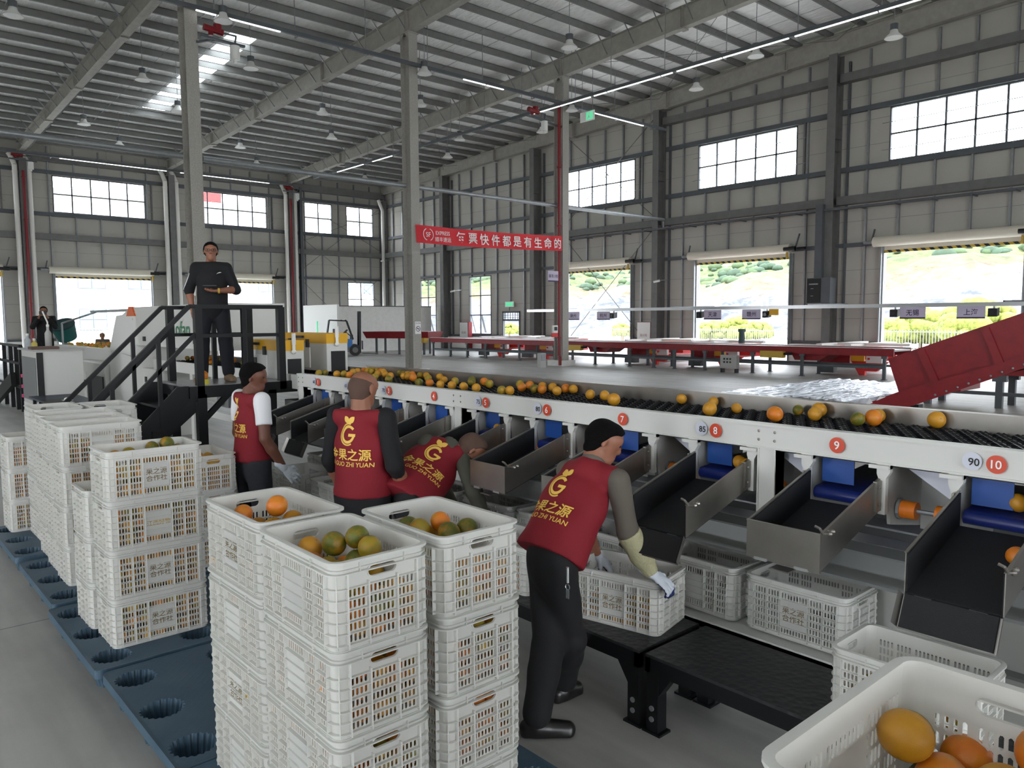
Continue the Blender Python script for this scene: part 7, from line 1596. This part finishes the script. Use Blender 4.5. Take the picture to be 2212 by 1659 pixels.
# --- bald worker in the middle
J, q, f, r_ = upright((-4.27, 2.5, 0), yaw=math.radians(24), s=1.04); J['face'] = V3((-.25, .95, -.18)); J['elR'] = q(.25, -.02, 1.1); J['wrR'] = q(.25, .13, .9); J['haR'] = ((f * .5 - V3((0, 0, 1))), -r_, .4)
w3, R3 = person('w3', 'bald worker in a red vest over a long black shirt, seen from behind', J, dict(tops=M['vest'], vest=True, shirt=(M['cloth_black'], 1.25), gloves=True, hair='fringe', s=1.04, w=1.08, hem=-.03, neckcut=-.0, h=.011, hb=.0095, skin=M['skin']))
vest_print(R3, .03, -.02)
# --- worker with white sleeve at the left
J, q, f, r_ = upright((-5.98, 2.5, 0), yaw=math.radians(4), s=1.03); J['face'] = V3((.6, .75, -.15)); J['wrR'] = q(.26, .12, .86); J['elR'] = q(.25, -.02, 1.1); J['haR'] = ((f * .7 + r_ * .2 - V3((0, 0, .8))), -r_, .25)
w2, R2 = person('w2', 'dark haired worker in a red vest with a white short sleeve, standing farthest left', J, dict(tops=M['vest'], vest=True, shirt=(M['cloth_white'], .62), gloves=True, s=1.03, w=1.0, trousers=M['cloth_jeans'], hem=-.03, skin=M['skin_dark'], h=.011, hb=.0095))
vest_print(R2, .03, -.06)
# --- bending worker
J = dict(base=(-3.95, 2.8, 0), pel=P(888, 1072, 2.72), che=P(925, 1015, 2.93), nek=P(976, 960, 3.1), head=P(1018, 974, 3.2), face=(.45, .65, -.75), hup=(.35, .75, .5), shR=P(1000, 992, 3.14), shL=P(922, 958, 2.96), elR=P(1024, 1062, 3.1), wrR=P(1045, 1120, 3.18), elL=P(960, 1060, 3.35), wrL=P(985, 1110, 3.3), haR=((.1, .2, -1), (-1, 0, 0), .4), haL=((.1, .1, -1), (1, 0, 0), .4), hipr=(.95, -.3, 0), knR=(-4.0, 2.83, .48), knL=(-4.2, 2.86, .48), anR=(-4.02, 2.74, .09), anL=(-4.22, 2.78, .09), toR=(-3.94, 2.9, .04), toL=(-4.2, 2.94, .04))
wb, Rb_ = person('wb', 'worker in a red vest with olive sleeves bending low over the bench, head down', J, dict(tops=M['vest'], vest=True, shirt=(M['cloth_olive'], 1.9), gloves=True, hair='crop', hem=-.06, collar=True, h=.01, hb=.008, w=1.08))
vest_print(Rb_, -.0, -.02)
# --- man standing on the platform
Bs = V3((-9.32, 3.47, PZ)); J, q, f, r_ = upright(Bs, yaw=math.radians(-112), s=1.0); J['shR'] = q(.165, 0, 1.355); J['shL'] = q(-.165, 0, 1.355)
J['haL'] = ((-r_ * -.9 + f * .25, ), 0, 0)
J['elL'] = q(-.27, .04, 1.1); J['wrL'] = q(-.08, .24, 1.08); J['haL'] = ((r_ * .95 + f * .15 + V3((0, 0, -.05))), V3((0, 0, 1)), .45, -1)
J['elR'] = q(.26, -.06, 1.1); J['wrR'] = q(.23, -.02, .87); J['haR'] = ((-V3((0, 0, 1)) + f * .1), -r_, .6); J['knR'] = q(.13, .02, .5); J['knL'] = q(-.13, .02, .5); J['anR'] = q(.15, -.02, .09); J['anL'] = q(-.15, -.02, .09); J['toR'] = q(.2, .14, .04); J['toL'] = q(-.2, .14, .04)
ws, Rs = person('ws', 'man in dark sweater and glasses standing on the black platform, looking at the camera', J, dict(tops=M['cloth_black'], shirt=(M['cloth_black'], 1.12), glasses=True, trousers=M['cloth_navy'], shoes=M['boot'], hem=-.06, neckcut=.0, h=.011, hb=.0085))
for k, sg_ in (('L', -1), ('R', 1)):
    a = V3(J['sh' + k]); e = V3(J['el' + k]); d = (r_ * sg_ + f * .35).normalized() * .066; MB().bar(a + d + V3((0, 0, -.02)), e + d * .95, .012, .004, d).build('sleeve_stripe', M['print_white'], ws)
b = MB(); cc_ = q(-.085, .0, 1.29); vs = [(-.03, .012), (-.01, .016), (.015, .006), (.03, -.012), (.012, -.0), (-.012, .006)]; project(Rs['vest'], vs, [(0, 1, 2, 3, 4, 5)], cc_, -r_ * -1, V3((0, 0, 1)), f, 'chest_mark', M['print_white'], None)
wv = V3(J['wrL']); b = MB(); b.cyl(wv - r_ * .0 - r_ * .01, wv + r_ * .012, .033, 14); b.build('wristwatch', M['dull_yellow'], ws)
g = wv + r_ * .1 + V3((0, 0, .05)); o = MB().hexa([g + r_ * a + f * c_ + V3((0, 0, z)) for z in (0, .012) for a, c_ in ((-.075, -.035), (.075, -.035), (.075, .04), (-.075, .04))]).build('phone', M['black']); tag(o, 'black phone in the palm of the man standing on the platform', 'phone')
# --- man filming with a phone at the far left, seated figure
Bs = V3((-21.9, 4.0, .76)); J, q, f, r_ = upright(Bs, yaw=math.radians(-103), s=1.0)
for k, sg_ in (('L', -1), ('R', 1)): J['el' + k] = q(.24 * sg_, .16, 1.16); J['wr' + k] = q(.1 * sg_, .33, 1.38); J['ha' + k] = ((f * .3 - r_ * .4 * sg_ + V3((0, 0, .8))), -r_ * sg_, .6)
wp, Rp = person('wp', 'young man in a black jacket and glasses filming with a phone at the far left', J, dict(tops=M['cloth_black'], shirt=(M['cloth_black'], 1.85), glasses=True, hem=-.08, h=.016, hb=.011))
g = q(0, .42, 1.46); o = MB().hexa([g + r_ * a + f * c_ + V3((0, 0, z)) for z in (0, .08) for a, c_ in ((-.08, 0), (.08, 0), (.08, .012), (-.08, .012))]).build('phone', M['black']); tag(o, 'dark phone held up by the man at the far left', 'phone')
g = aty(221, 722, 8.0); Bs = V3((g.x, g.y, g.z - 1.2)); J, q, f, r_ = upright(Bs, yaw=math.radians(-110), s=1.0)
J['base'] = (Bs.x, Bs.y, 0)
for k in ('pel', 'che', 'nek', 'head', 'shR', 'shL', 'elR', 'elL', 'wrR', 'wrL'): J[k] = V3(J[k]) - V3((0, 0, .42))
for k, sg_ in (('L', -1), ('R', 1)): J['kn' + k] = V3(J['pel']) + f * .42 + r_ * .1 * sg_; J['an' + k] = V3((J['kn' + k].x, J['kn' + k].y, max(.09, J['kn' + k].z - .42))); J['to' + k] = J['an' + k] + f * .15
J['base'] = (Bs.x, Bs.y, J['anL'].z - .09)
wq, Rq = person('wq', 'seated person in a striped top and cap far behind the feed table', J, dict(tops=M['cloth_grey'], shirt=(M['cloth_grey'], 1.6), hat=M['boot'], hem=-.06, h=.018, hb=.014))
g = V3(J['pel']); o = MB(); o.box(g.x - .3, g.x + .3, g.y - .3, g.y + .3, 0, g.z - .16); tag(o.build('seat_block', M['grey_light']), 'pale block the far person sits on, behind the feed table', 'seat')
